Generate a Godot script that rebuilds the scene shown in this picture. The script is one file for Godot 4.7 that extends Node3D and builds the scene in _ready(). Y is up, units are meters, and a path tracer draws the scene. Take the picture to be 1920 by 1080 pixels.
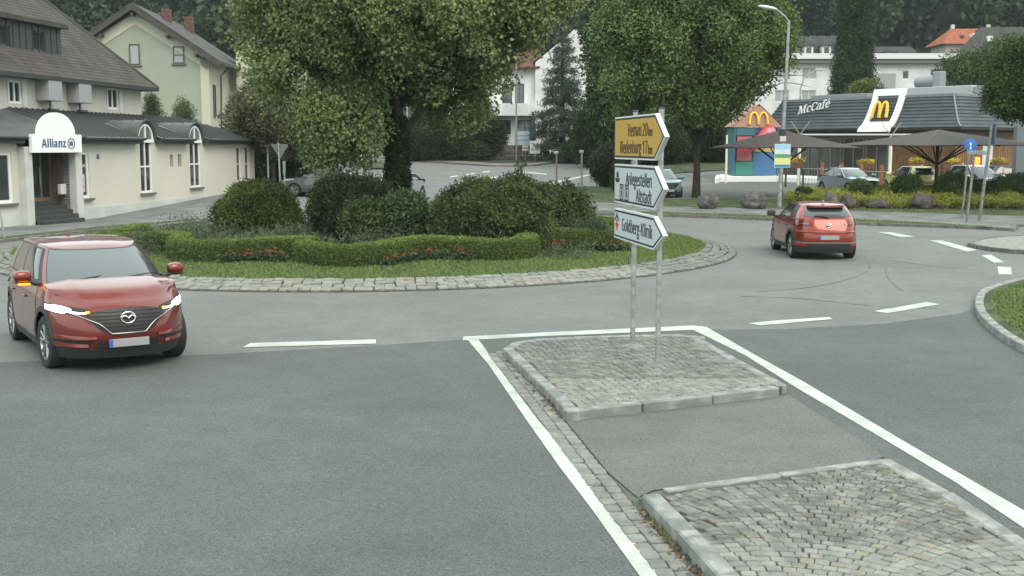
extends Node3D

# ---------------------------------------------------------------- geometry
class Geo:
	var v := PackedVector3Array()
	var n := PackedVector3Array()
	var uv := PackedVector2Array()
	var ix := PackedInt32Array()

	# corners counter-clockwise as seen from the front
	func tri(a: Vector3, b: Vector3, c: Vector3) -> void:
		var m := (b - a).cross(c - a).normalized()
		var k := v.size()
		v.append(a); v.append(b); v.append(c)
		n.append(m); n.append(m); n.append(m)
		for i in 3: uv.append(Vector2.ZERO)
		ix.append(k); ix.append(k + 2); ix.append(k + 1)

	func quad(a: Vector3, b: Vector3, c: Vector3, d: Vector3, u := false) -> void:
		var m := (c - a).cross(d - b).normalized()
		var k := v.size()
		v.append(a); v.append(b); v.append(c); v.append(d)
		for i in 4: n.append(m)
		if u:
			uv.append(Vector2(0, 1)); uv.append(Vector2(1, 1)); uv.append(Vector2(1, 0)); uv.append(Vector2(0, 0))
		else:
			for i in 4: uv.append(Vector2.ZERO)
		for j in [0, 2, 1, 0, 3, 2]: ix.append(k + j)

	# box between two corners, chamfered by bev
	func box(lo: Vector3, hi: Vector3, t := Transform3D(), bev := 0.0) -> void:
		if bev <= 0.0:
			var p := []
			for i in 8: p.append(t * Vector3(hi.x if i & 1 else lo.x, hi.y if i & 2 else lo.y, hi.z if i & 4 else lo.z))
			quad(p[4], p[5], p[7], p[6]); quad(p[1], p[0], p[2], p[3]); quad(p[0], p[4], p[6], p[2])
			quad(p[5], p[1], p[3], p[7]); quad(p[6], p[7], p[3], p[2]); quad(p[0], p[1], p[5], p[4])
			return
		var c := (lo + hi) / 2.0
		var h := (hi - lo) / 2.0
		bev = minf(bev, minf(h.x, minf(h.y, h.z)) * 0.9)
		var q := {}
		for sx in [-1, 1]:
			for sy in [-1, 1]:
				for sz in [-1, 1]:
					var s := Vector3(sx, sy, sz)
					var o := s * h
					q[Vector3i(sx, sy, sz)] = [c + o - s * Vector3(0, bev, bev), c + o - s * Vector3(bev, 0, bev), c + o - s * Vector3(bev, bev, 0)]
		for ax in 3:
			var b1 := (ax + 1) % 3
			var b2 := (ax + 2) % 3
			for s in [-1, 1]:
				var f := []
				for w in [[-1, -1], [1, -1], [1, 1], [-1, 1]]:
					var k := Vector3i.ZERO
					k[ax] = s; k[b1] = w[0] * s; k[b2] = w[1]
					f.append(t * q[k][ax])
				quad(f[0], f[1], f[2], f[3])
			for s1 in [-1, 1]:
				for s2 in [-1, 1]:
					var ka := Vector3i.ZERO
					ka[ax] = -1; ka[b1] = s1; ka[b2] = s2
					var kb := ka
					kb[ax] = 1
					var a1: Vector3 = t * q[ka][b1]
					var a2: Vector3 = t * q[ka][b2]
					var c1: Vector3 = t * q[kb][b1]
					var c2: Vector3 = t * q[kb][b2]
					if s1 * s2 > 0: quad(a1, a2, c2, c1)
					else: quad(a2, a1, c1, c2)
		for k in q:
			if k.x * k.y * k.z > 0: tri(t * q[k][0], t * q[k][1], t * q[k][2])
			else: tri(t * q[k][0], t * q[k][2], t * q[k][1])

	# rows of points, smooth; faces outward when (row direction) x (column direction) points out
	func grid(rows: Array, close := false, u := false, flip := false) -> void:
		var h := rows.size()
		var w: int = rows[0].size()
		var k := v.size()
		var base := PackedVector3Array()
		for r in rows: base.append_array(r)
		var nn := PackedVector3Array()
		nn.resize(base.size())
		var ww := w if close else w - 1
		for j in h - 1:
			for i in ww:
				var a := j * w + i
				var b := j * w + (i + 1) % w
				var c := (j + 1) * w + (i + 1) % w
				var d := (j + 1) * w + i
				var m := (base[c] - base[a]).cross(base[d] - base[b])
				if flip: m = -m
				nn[a] += m; nn[b] += m; nn[c] += m; nn[d] += m
				if flip:
					for e in [a, b, c, a, c, d]: ix.append(k + e)
				else:
					for e in [a, c, b, a, d, c]: ix.append(k + e)
		for i in nn.size(): n.append(nn[i].normalized())
		v.append_array(base)
		for j in h:
			for i in w: uv.append(Vector2(float(i) / (w - 1), 1.0 - float(j) / (h - 1)) if u else Vector2.ZERO)

	# path with a radius at each point
	func tube(path: Array, radii: Array, sides := 8, caps := true) -> void:
		var rows := []
		var ref := Vector3.RIGHT
		for i in path.size():
			var dir: Vector3 = (path[mini(i + 1, path.size() - 1)] - path[maxi(i - 1, 0)]).normalized()
			if absf(dir.dot(ref)) > 0.95: ref = Vector3.FORWARD if absf(dir.z) < 0.9 else Vector3.UP
			var a := dir.cross(ref).normalized()
			ref = a.cross(dir).normalized()
			var row := PackedVector3Array()
			for s in sides:
				var t := TAU * s / sides
				row.append(path[i] + (ref * cos(t) + a * sin(t)) * float(radii[i]))
			rows.append(row)
		grid(rows, true, false, true)
		if caps:
			for e in [0, path.size() - 1]:
				for s in sides:
					var p: Vector3 = rows[e][s]
					var q: Vector3 = rows[e][(s + 1) % sides]
					if e == 0: tri(path[0], p, q)
					else: tri(path[e], q, p)

	# profile of (radius, height) turned about y of t
	func lathe(prof: Array, sides := 24, t := Transform3D()) -> void:
		var rows := []
		for p in prof:
			var row := PackedVector3Array()
			for s in sides:
				var a := TAU * s / sides
				row.append(t * Vector3(p.x * cos(a), p.y, -p.x * sin(a)))
			rows.append(row)
		grid(rows, true)

	# flat outline in x,y pushed along z from z0 to z1
	func plate(poly: PackedVector2Array, z0: float, z1: float, t := Transform3D(), back := true) -> void:
		if Geometry2D.is_polygon_clockwise(poly): poly.reverse()
		var id := Geometry2D.triangulate_polygon(poly)
		for i in range(0, id.size(), 3):
			var a := poly[id[i]]
			var b := poly[id[i + 1]]
			var c := poly[id[i + 2]]
			if (b - a).cross(c - a) < 0.0:
				var e := b
				b = c; c = e
			tri(t * Vector3(a.x, a.y, z1), t * Vector3(b.x, b.y, z1), t * Vector3(c.x, c.y, z1))
			if back: tri(t * Vector3(a.x, a.y, z0), t * Vector3(c.x, c.y, z0), t * Vector3(b.x, b.y, z0))
		for i in poly.size():
			var a := poly[i]
			var b := poly[(i + 1) % poly.size()]
			quad(t * Vector3(a.x, a.y, z0), t * Vector3(b.x, b.y, z0), t * Vector3(b.x, b.y, z1), t * Vector3(a.x, a.y, z1))

	func add(o: Geo, t := Transform3D()) -> void:
		var k := v.size()
		for i in o.v.size():
			v.append(t * o.v[i])
			n.append((t.basis * o.n[i]).normalized())
		uv.append_array(o.uv)
		for i in o.ix: ix.append(k + i)

	func mesh(m: Material) -> ArrayMesh:
		var am := ArrayMesh.new()
		if v.is_empty(): return am
		var a := []
		a.resize(Mesh.ARRAY_MAX)
		a[Mesh.ARRAY_VERTEX] = v
		a[Mesh.ARRAY_NORMAL] = n
		a[Mesh.ARRAY_TEX_UV] = uv
		a[Mesh.ARRAY_INDEX] = ix
		am.add_surface_from_arrays(Mesh.PRIMITIVE_TRIANGLES, a)
		am.surface_set_material(0, m)
		return am

# ---------------------------------------------------------------- objects
var used := {}
var rng := RandomNumberGenerator.new()

func numbered(called: String) -> String:
	var k: int = used.get(called, 0)
	used[called] = k + 1
	return called if k == 0 else "%s_%03d" % [called, k]

func tag(o: Node, label := "", category := "", group := "", kind := "") -> Node:
	if label: o.set_meta("label", label)
	if category: o.set_meta("category", category)
	if group: o.set_meta("group", group)
	if kind: o.set_meta("kind", kind)
	return o

func thing(called: String, label: String, category: String, at := Vector3.ZERO, turn := 0.0, group := "") -> Node3D:
	var o := Node3D.new()
	o.name = numbered(called)
	add_child(o)
	o.position = at
	o.rotation.y = turn
	tag(o, label, category, group)
	return o

func put(called: String, m: Mesh, parent: Node, t := Transform3D()) -> MeshInstance3D:
	var o := MeshInstance3D.new()
	if parent == self:
		o.name = numbered(called)
	else:
		var k := 0
		var nm := called
		var taken: Dictionary = parent.get_meta("_n") if parent.has_meta("_n") else {}
		k = taken.get(called, 0)
		taken[called] = k + 1
		parent.set_meta("_n", taken)
		if k > 0: nm = "%s_%03d" % [called, k]
		o.name = nm
	o.mesh = m
	o.transform = t
	parent.add_child(o, true)
	return o

func obj(called: String, g: Geo, m: Material, parent: Node = self, t := Transform3D()) -> MeshInstance3D:
	return put(called, g.mesh(m), parent, t)

func struct(called: String, g: Geo, m: Material) -> MeshInstance3D:
	var o := obj(called, g, m, self)
	o.set_meta("kind", "structure")
	return o

func dup(o: Node3D, called: String, label: String, at: Vector3, turn := 0.0, s := 1.0, group := "") -> Node3D:
	var c: Node3D = o.duplicate()
	c.name = numbered(called)
	add_child(c)
	c.position = at
	c.rotation.y = turn
	c.scale = Vector3.ONE * s
	c.set_meta("label", label)
	if group: c.set_meta("group", group)
	return c

func bx(lo: Vector3, hi: Vector3, bev := 0.0) -> Geo:
	var g := Geo.new()
	g.box(lo, hi, Transform3D(), bev)
	return g

func tx(x: float, y: float, z: float, ry := 0.0) -> Transform3D:
	return Transform3D(Basis(Vector3.UP, ry), Vector3(x, y, z))

# writing: flat letters with a little depth, centred on the origin in x,y, facing +z
func writing(text: String, height: float, depth: float, m: Material, font := "Droid Sans", width := 0.0, bold := false) -> Array:
	var tm := TextMesh.new()
	var sf := SystemFont.new()
	sf.font_names = PackedStringArray([font])
	if bold: sf.font_weight = 700
	tm.font = sf
	tm.text = text
	tm.font_size = 32
	tm.pixel_size = 1.0 / 32.0
	tm.depth = depth / height
	tm.curve_step = 2.0
	tm.material = m
	var b := tm.get_aabb()
	var sx := height
	if width > 0.0 and b.size.x > 0.0: sx = width / b.size.x
	return [tm, Vector3(sx, height, height), b]

func write_on(parent: Node, called: String, text: String, at: Vector3, height: float, m: Material, width := 0.0, shear := 0.0, depth := 0.01, font := "Droid Sans", turn := 0.0, bold := false) -> MeshInstance3D:
	var w := writing(text, height, depth, m, font, width, bold)
	var b := Basis(Vector3(w[1].x, 0, 0), Vector3(shear * w[1].y, w[1].y, 0), Vector3(0, 0, w[1].z))
	return put(called, w[0], parent, Transform3D(Basis(Vector3.UP, turn) * b, at))

# ---------------------------------------------------------------- ground
func height(d: float) -> float:
	if d < 47.0: return 0.0
	if d < 175.0: return 0.035 * (d - 47.0)
	return 4.48 + 0.38 * (d - 175.0)

func on(x: float, z: float, lift := 0.0) -> Vector3:
	return Vector3(x, height(-z) + lift, z)

func flat_sheet(g: Geo, poly: PackedVector2Array, lift: float) -> void:
	for band in [[-60.0, 47.0], [47.0, 175.0], [175.0, 700.0]]:
		var strip := PackedVector2Array([Vector2(-900, -band[0]), Vector2(900, -band[0]), Vector2(900, -band[1]), Vector2(-900, -band[1])])
		for piece in Geometry2D.intersect_polygons(poly, strip):
			var id := Geometry2D.triangulate_polygon(piece)
			for i in range(0, id.size(), 3):
				var a: Vector2 = piece[id[i]]
				var b: Vector2 = piece[id[i + 1]]
				var c: Vector2 = piece[id[i + 2]]
				var pa := on(a.x, a.y, lift)
				var pb := on(b.x, b.y, lift)
				var pc := on(c.x, c.y, lift)
				if (pb - pa).cross(pc - pa).y < 0.0: g.tri(pa, pc, pb)
				else: g.tri(pa, pb, pc)

func sheet(poly: Array, lift: float) -> Geo:
	var g := Geo.new()
	flat_sheet(g, PackedVector2Array(poly), lift)
	return g

# raised slab with upright sides
func slab(poly: Array, lift: float, from := 0.0) -> Geo:
	var g := sheet(poly, lift)
	var pp := PackedVector2Array(poly)
	if Geometry2D.is_polygon_clockwise(pp): pp.reverse()
	for i in pp.size():
		var a := pp[i]
		var b := pp[(i + 1) % pp.size()]
		var cuts := [a]
		for k in [-47.0, -175.0]:
			if (a.y - k) * (b.y - k) < 0.0: cuts.append(a.lerp(b, (k - a.y) / (b.y - a.y)))
		cuts.append(b)
		for j in cuts.size() - 1:
			var p: Vector2 = cuts[j]
			var q: Vector2 = cuts[j + 1]
			g.quad(on(q.x, q.y, from), on(p.x, p.y, from), on(p.x, p.y, lift), on(q.x, q.y, lift))
	return g

# a row of stones along a polyline; each a part of its own
func stones_along(parent: Node, called: String, line: Array, each: float, wide: float, low: float, high: float, mats: Array, gap := 0.008, bev := 0.012, close := false, jit := 0.0, side := 0.0) -> void:
	var pts := line.duplicate()
	if close: pts.append(line[0])
	var total := 0.0
	for i in pts.size() - 1: total += pts[i].distance_to(pts[i + 1])
	var count := maxi(1, roundi(total / each))
	var step := total / count
	var meshes := []
	for k in 3 * mats.size():
		var g := Geo.new()
		var j := jit
		g.box(Vector3(-step / 2 + gap / 2 + rng.randf() * j, low, -wide / 2 + rng.randf() * j), Vector3(step / 2 - gap / 2 - rng.randf() * j, high - rng.randf() * j * 0.5, wide / 2 - rng.randf() * j), Transform3D(), bev)
		meshes.append(g.mesh(mats[k % mats.size()]))
	for k in count:
		var p := along(pts, (k + 0.5) * step)
		var d: Vector2 = p[1]
		var c: Vector2 = p[0] + Vector2(d.y, -d.x) * side
		put(called, meshes[rng.randi() % meshes.size()], parent, Transform3D(Basis(Vector3.UP, atan2(-d.y, d.x) + rng.randfn() * jit), on(c.x, c.y)))

func along(pts: Array, s: float) -> Array:
	for i in pts.size() - 1:
		var l: float = pts[i].distance_to(pts[i + 1])
		if s <= l or i == pts.size() - 2:
			return [pts[i].lerp(pts[i + 1], s / l), (pts[i + 1] - pts[i]).normalized()]
		s -= l
	return [pts[0], Vector2.RIGHT]

# smooth curve through points
func smooth(pts: Array, per := 6, close := false) -> Array:
	var out := []
	var m := pts.size()
	var last := m if close else m - 1
	for i in last:
		var a = pts[(i - 1 + m) % m] if close or i > 0 else pts[0]
		var b = pts[i]
		var c = pts[(i + 1) % m]
		var d = pts[(i + 2) % m] if close or i + 2 < m else pts[m - 1]
		for k in per: out.append(b.cubic_interpolate(c, a, d, float(k) / per))
	if not close: out.append(pts[m - 1])
	return out

func ring(c: Vector2, r: float, n := 96) -> Array:
	var out := []
	for i in n: out.append(c + Vector2(cos(TAU * i / n), sin(TAU * i / n)) * r)
	return out

# ---------------------------------------------------------------- materials
func lin(r: float, g: float, b: float) -> Color:
	return Color(r, g, b).linear_to_srgb()

func mat(c: Color, rough := 0.8, metal := 0.0, spec := 0.5) -> StandardMaterial3D:
	var m := StandardMaterial3D.new()
	m.albedo_color = c
	m.roughness = rough
	m.metallic = metal
	m.metallic_specular = spec
	return m

func noise_tex(size: int, freq: float, octaves: int, stops: Array, sd: int, kind := FastNoiseLite.TYPE_SIMPLEX_SMOOTH) -> NoiseTexture2D:
	var f := FastNoiseLite.new()
	f.noise_type = kind
	f.seed = sd
	f.frequency = freq
	f.fractal_octaves = octaves
	f.fractal_gain = 0.6
	var t := NoiseTexture2D.new()
	t.width = size
	t.height = size
	t.seamless = true
	t.noise = f
	var g := Gradient.new()
	g.offsets = PackedFloat32Array(stops.map(func(s): return s[0]))
	g.colors = PackedColorArray(stops.map(func(s): return s[1]))
	t.color_ramp = g
	return t

# one fine pattern and a coarse one over it, laid on by place in the world
var tex_cache := {}
func grainy(c: Color, fine: float, fine_m: float, coarse: float, coarse_m: float, rough := 0.9, sd := 1, bump := 0.0) -> StandardMaterial3D:
	var m := mat(c, rough)
	var kf := "f%.2f" % fine
	if not tex_cache.has(kf):
		tex_cache[kf] = noise_tex(512, 0.09, 4, [[0.2, Color(1 - fine, 1 - fine, 1 - fine)], [0.5, Color(1 - fine * 0.4, 1 - fine * 0.4, 1 - fine * 0.4)], [0.8, Color.WHITE]], sd)
	m.albedo_texture = tex_cache[kf]
	m.uv1_triplanar = true
	m.uv1_world_triplanar = true
	m.uv1_scale = Vector3.ONE / fine_m
	if coarse > 0.0:
		m.detail_enabled = true
		m.detail_blend_mode = BaseMaterial3D.BLEND_MODE_MUL
		var kc := "c%.2f" % coarse
		if not tex_cache.has(kc):
			tex_cache[kc] = noise_tex(256, 0.012, 5, [[0.25, Color(1 - coarse, 1 - coarse * 0.95, 1 - coarse * 0.95)], [0.75, Color.WHITE]], sd + 7)
		m.detail_albedo = tex_cache[kc]
		m.detail_uv_layer = BaseMaterial3D.DETAIL_UV_2
		m.uv2_triplanar = true
		m.uv2_world_triplanar = true
		m.uv2_scale = Vector3.ONE / coarse_m
	if bump > 0.0:
		m.heightmap_enabled = true
		m.heightmap_texture = m.albedo_texture
		m.heightmap_scale = bump
	return m

# aggregate: speckle of pale and dark grains, with a little slow change of tone
func asphalt(c: Color, spread: float, metres: float, sd: int) -> StandardMaterial3D:
	var r := RandomNumberGenerator.new()
	r.seed = sd
	var slow := FastNoiseLite.new()
	slow.seed = sd
	slow.frequency = 0.012
	slow.fractal_octaves = 3
	var im := Image.create(512, 512, false, Image.FORMAT_RGB8)
	for y in 512:
		for x in 512:
			var wx := absf(x - 256.0) / 256.0
			var wy := absf(y - 256.0) / 256.0
			var edge := (1.0 - smoothstep(0.8, 1.0, wx)) * (1.0 - smoothstep(0.8, 1.0, wy))
			var v := 0.84 + r.randfn() * spread + slow.get_noise_2d(x, y) * 0.05 * edge
			if r.randf() < 0.012: v += 0.2
			elif r.randf() < 0.015: v -= 0.25
			v = clampf(v, 0.3, 1.0)
			im.set_pixel(x, y, Color(v, v, v * 0.995))
	var m := mat(c, 0.92)
	m.albedo_texture = ImageTexture.create_from_image(im)
	m.uv1_triplanar = true
	m.uv1_world_triplanar = true
	m.uv1_scale = Vector3.ONE / metres
	m.detail_enabled = true
	m.detail_blend_mode = BaseMaterial3D.BLEND_MODE_MUL
	m.detail_albedo = noise_tex(256, 0.02, 5, [[0.2, Color(0.93, 0.935, 0.935)], [0.6, Color.WHITE]], sd + 7)
	m.detail_uv_layer = BaseMaterial3D.DETAIL_UV_2
	m.uv2_triplanar = true
	m.uv2_world_triplanar = true
	m.uv2_scale = Vector3.ONE / 23.0
	return m

# ---------------------------------------------------------------- leaves
func leaf_mat(c: Color, back := 0.25) -> StandardMaterial3D:
	var m := mat(c, 0.55, 0.0, 0.35)
	m.vertex_color_use_as_albedo = true
	m.backlight_enabled = true
	m.backlight = Color(back, back, back * 0.6)
	return m

# a spray of n pointed leaves about the origin
func spray(n: int, reach: float, length: float, wide: float, m: Material, up := 0.5) -> ArrayMesh:
	var g := Geo.new()
	for i in n:
		var p := Vector3(rng.randf_range(-1, 1), rng.randf_range(-1, 1), rng.randf_range(-1, 1)).limit_length(1.0) * reach
		var d := (p.normalized() + Vector3(rng.randf_range(-1, 1), rng.randf_range(-0.9, 0.5), rng.randf_range(-1, 1))).normalized()
		var nn := (Vector3(rng.randf_range(-1, 1), rng.randf_range(-0.4, 1) + up, rng.randf_range(-1, 1))).normalized()
		var s := d.cross(nn).normalized()
		nn = s.cross(d)
		var l := length * rng.randf_range(0.7, 1.25)
		var w := wide * rng.randf_range(0.8, 1.2)
		var tip := p + d * l - nn * l * 0.15
		var ml := p + d * l * 0.45 - s * w * 0.5 + nn * w * 0.18
		var mr := p + d * l * 0.45 + s * w * 0.5 + nn * w * 0.18
		g.tri(p, mr, tip)
		g.tri(p, tip, ml)
	return g.mesh(m)

func many(called: String, parent: Node, m: Mesh, where: Array, tint: Array, kind := "stuff") -> MultiMeshInstance3D:
	var mm := MultiMesh.new()
	mm.transform_format = MultiMesh.TRANSFORM_3D
	mm.use_colors = not tint.is_empty()
	mm.mesh = m
	mm.instance_count = where.size()
	for i in where.size():
		mm.set_instance_transform(i, where[i])
		if not tint.is_empty(): mm.set_instance_color(i, tint[i])
	var o := MultiMeshInstance3D.new()
	o.name = numbered(called) if parent == self else called
	o.multimesh = mm
	parent.add_child(o, true)
	if kind: o.set_meta("kind", kind)
	return o

var clump := FastNoiseLite.new()

func spin(s: float) -> Basis:
	var q := Quaternion(rng.randf_range(-1, 1), rng.randf_range(-1, 1), rng.randf_range(-1, 1), rng.randf_range(-1, 1) + 0.001).normalized()
	return Basis(q).scaled(Vector3.ONE * s)

# leaf sprays through a set of lobes [centre, radii]; gaps by noise, two tones mixed clump by clump
func crown(called: String, parent: Node, lobes: Array, count: int, m: Mesh, dark: Color, light: Color, size := 1.0, shell := 0.55, thr := -0.15, freq := 0.5, floor_y := -1e9) -> MultiMeshInstance3D:
	clump.noise_type = FastNoiseLite.TYPE_SIMPLEX
	clump.frequency = freq
	clump.fractal_octaves = 2
	clump.seed = rng.randi() % 100000
	var where := []
	var tint := []
	var weights := []
	var total := 0.0
	for l in lobes:
		var r: Vector3 = l[1]
		total += pow(r.x * r.y * r.z, 0.667)
		weights.append(total)
	var guard := 0
	while where.size() < count and guard < count * 4:
		guard += 1
		var pick := rng.randf() * total
		var k := 0
		while weights[k] < pick: k += 1
		var d := Vector3(rng.randfn(), rng.randfn(), rng.randfn()).normalized()
		var f := shell + (1.0 - shell) * sqrt(rng.randf())
		f *= 1.0 + 0.3 * clump.get_noise_3dv(d * 2.2 / freq + lobes[k][0])
		var p: Vector3 = lobes[k][0] + d * lobes[k][1] * f
		if p.y < floor_y: continue
		var c := clump.get_noise_3dv(p)
		if c < thr: continue
		where.append(Transform3D(spin(size * rng.randf_range(0.75, 1.3)), p))
		var mix := clampf(0.42 + c * 1.0 + rng.randfn() * 0.22, 0.0, 1.0)
		tint.append(dark.lerp(light, mix))
	return many(called, parent, m, where, tint)

# limbs that fork; collects twig ends
func limb(g: Geo, from: Vector3, dir: Vector3, length: float, r: float, level: int, ends: Array, spread := 0.6, lift := 0.15) -> void:
	var path := [from]
	var radii := [r]
	var p := from
	var d := dir
	for i in 3:
		d = (d + Vector3(rng.randfn(), rng.randfn() * 0.6 + lift, rng.randfn()) * 0.13).normalized()
		p += d * length / 3.0
		path.append(p)
		radii.append(r * (1.0 - 0.2 * (i + 1)))
	g.tube(path, radii, 8 if level > 1 else 5, level == 0)
	if level == 0:
		ends.append(p)
		return
	var forks := 3 if level > 1 else 2
	for i in forks:
		var a := TAU * (i + rng.randf() * 0.7) / forks
		var s := d.cross(Vector3.UP if absf(d.y) < 0.9 else Vector3.RIGHT).normalized()
		var o := (s * cos(a) + s.cross(d) * sin(a)) * spread
		limb(g, path[2 if i == 0 else 3], (d + o).normalized(), length * 0.72, r * 0.45, level - 1, ends, spread, lift)


# ---------------------------------------------------------------- the scene
var M := {}

func _ready() -> void:
	rng.seed = 4711
	var cam := Camera3D.new()
	cam.name = "camera"
	cam.position = Vector3(0, 3.0, 0)
	cam.rotation.x = -0.12263
	cam.fov = 28.19
	cam.near = 0.1
	cam.far = 1500.0
	add_child(cam)
	cam.current = true

	var env := Environment.new()
	env.background_mode = Environment.BG_SKY
	var sky := Sky.new()
	var sm := ProceduralSkyMaterial.new()
	sm.sky_top_color = Color(0.93, 0.99, 0.985)
	sm.sky_horizon_color = Color(0.90, 0.945, 0.94)
	sm.sky_curve = 0.25
	sm.ground_bottom_color = Color(0.3, 0.32, 0.3)
	sm.ground_horizon_color = Color(0.6, 0.63, 0.62)
	var clouds := FastNoiseLite.new()
	clouds.noise_type = FastNoiseLite.TYPE_SIMPLEX_SMOOTH
	clouds.seed = 5
	clouds.frequency = 0.006
	clouds.fractal_octaves = 5
	var cover := NoiseTexture2D.new()
	cover.width = 1024
	cover.height = 512
	cover.seamless = true
	cover.noise = clouds
	var cg := Gradient.new()
	cg.offsets = PackedFloat32Array([0.3, 0.75])
	cg.colors = PackedColorArray([Color(0.05, 0.055, 0.055), Color(0.22, 0.22, 0.22)])
	cover.color_ramp = cg
	sm.sky_cover = cover
	sm.sky_cover_modulate = Color(1, 1, 1, 0.35)
	sky.sky_material = sm
	env.sky = sky
	env.background_energy_multiplier = 1.0
	env.tonemap_mode = Environment.TONE_MAPPER_LINEAR
	env.tonemap_exposure = 2.25
	env.fog_enabled = true
	env.fog_density = 0.0002
	env.fog_light_color = Color(0.72, 0.78, 0.79)
	env.sdfgi_enabled = true
	env.ssao_enabled = true
	env.ssil_enabled = true
	var we := WorldEnvironment.new()
	we.name = "environment"
	we.environment = env
	add_child(we)

	var sun := DirectionalLight3D.new()
	sun.name = "sun"
	sun.light_color = Color(1.0, 0.98, 0.95)
	sun.light_energy = 0.45
	sun.light_angular_distance = 45.0
	sun.shadow_enabled = true
	sun.rotation_degrees = Vector3(-46, 30, 0)
	add_child(sun)

	make_materials()
	build_ground()
	build_islands()
	build_office()
	build_far_houses()
	build_restaurant()
	build_central_island()
	build_trees()
	build_hill()
	build_signs()
	build_cars()
	build_right_planting()
	for o in find_children("*", "", true, false):
		if o.has_meta("_n"): o.remove_meta("_n")

func make_materials() -> void:
	M.asphalt_old = asphalt(lin(0.205, 0.217, 0.21), 0.085, 5.3, 3)
	M.asphalt_new = asphalt(lin(0.12, 0.134, 0.132), 0.1, 4.7, 4)
	M.asphalt_walk = asphalt(lin(0.164, 0.169, 0.161), 0.1, 4.3, 5)
	M.paving = grainy(lin(0.26, 0.268, 0.258), 0.35, 0.6, 0.2, 6.0, 0.95, 6)
	M.pink_paving = grainy(lin(0.30, 0.25, 0.23), 0.35, 0.6, 0.2, 6.0, 0.95, 8)
	M.soil = grainy(lin(0.085, 0.07, 0.05), 0.6, 0.5, 0.3, 3.0, 1.0, 9)
	M.grass = grainy(lin(0.11, 0.16, 0.045), 0.55, 0.5, 0.4, 5.0, 0.95, 10)
	M.dry_grass = grainy(lin(0.14, 0.16, 0.06), 0.55, 0.5, 0.4, 3.0, 0.95, 11)
	M.ground = grainy(lin(0.06, 0.085, 0.035), 0.6, 1.2, 0.5, 12.0, 1.0, 12)
	M.paint = grainy(lin(0.57, 0.6, 0.55), 0.2, 0.16, 0.13, 2.3, 0.7, 13)
	M.joint = grainy(lin(0.16, 0.158, 0.14), 0.5, 0.2, 0.3, 1.0, 1.0, 14)
	M.kerb = [grainy(lin(0.43, 0.445, 0.415), 0.36, 0.3, 0.25, 1.1, 0.9, 15, 0.3), grainy(lin(0.4, 0.415, 0.39), 0.36, 0.3, 0.25, 1.1, 0.9, 16, 0.3), grainy(lin(0.45, 0.46, 0.41), 0.36, 0.3, 0.25, 1.1, 0.9, 17, 0.3)]
	M.kerb_dark = [grainy(lin(0.3, 0.29, 0.26), 0.45, 0.3, 0.3, 1.2, 0.95, 18), grainy(lin(0.25, 0.24, 0.215), 0.45, 0.3, 0.3, 1.2, 0.95, 18)]
	M.sett = []
	for c in [lin(0.335, 0.343, 0.305), lin(0.3, 0.31, 0.28), lin(0.37, 0.37, 0.325), lin(0.33, 0.33, 0.29), lin(0.36, 0.33, 0.255), lin(0.275, 0.28, 0.255), lin(0.35, 0.355, 0.315)]:
		M.sett.append(grainy(c, 0.35, 0.22, 0.15, 0.9, 0.9, 20, 0.2))
	M.sett_tint = grainy(Color.WHITE, 0.45, 0.22, 0.3, 0.9, 0.9, 20, 0.3)
	M.sett_tint.vertex_color_use_as_albedo = true
	M.steel = mat(lin(0.5, 0.52, 0.52), 0.42, 0.75)
	M.galv = grainy(lin(0.5, 0.52, 0.51), 0.2, 0.4, 0.2, 0.8, 0.5, 21)
	M.galv.metallic = 0.55
	M.chrome = mat(lin(0.75, 0.76, 0.76), 0.15, 1.0)
	M.black = mat(lin(0.012, 0.013, 0.014), 0.5)
	M.plastic = mat(lin(0.03, 0.031, 0.032), 0.6)
	M.rubber = mat(lin(0.018, 0.018, 0.019), 0.85)
	M.glass = mat(lin(0.03, 0.037, 0.04), 0.06, 0.0, 0.8)
	M.white = mat(lin(0.8, 0.81, 0.79), 0.5)
	M.concrete = grainy(lin(0.36, 0.36, 0.34), 0.35, 0.4, 0.25, 2.0, 0.95, 22)
	M.bark = grainy(lin(0.085, 0.07, 0.055), 0.6, 0.5, 0.3, 1.2, 1.0, 23)
	M.wood = grainy(lin(0.36, 0.19, 0.07), 0.3, 0.5, 0.2, 1.5, 0.6, 24)

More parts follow.
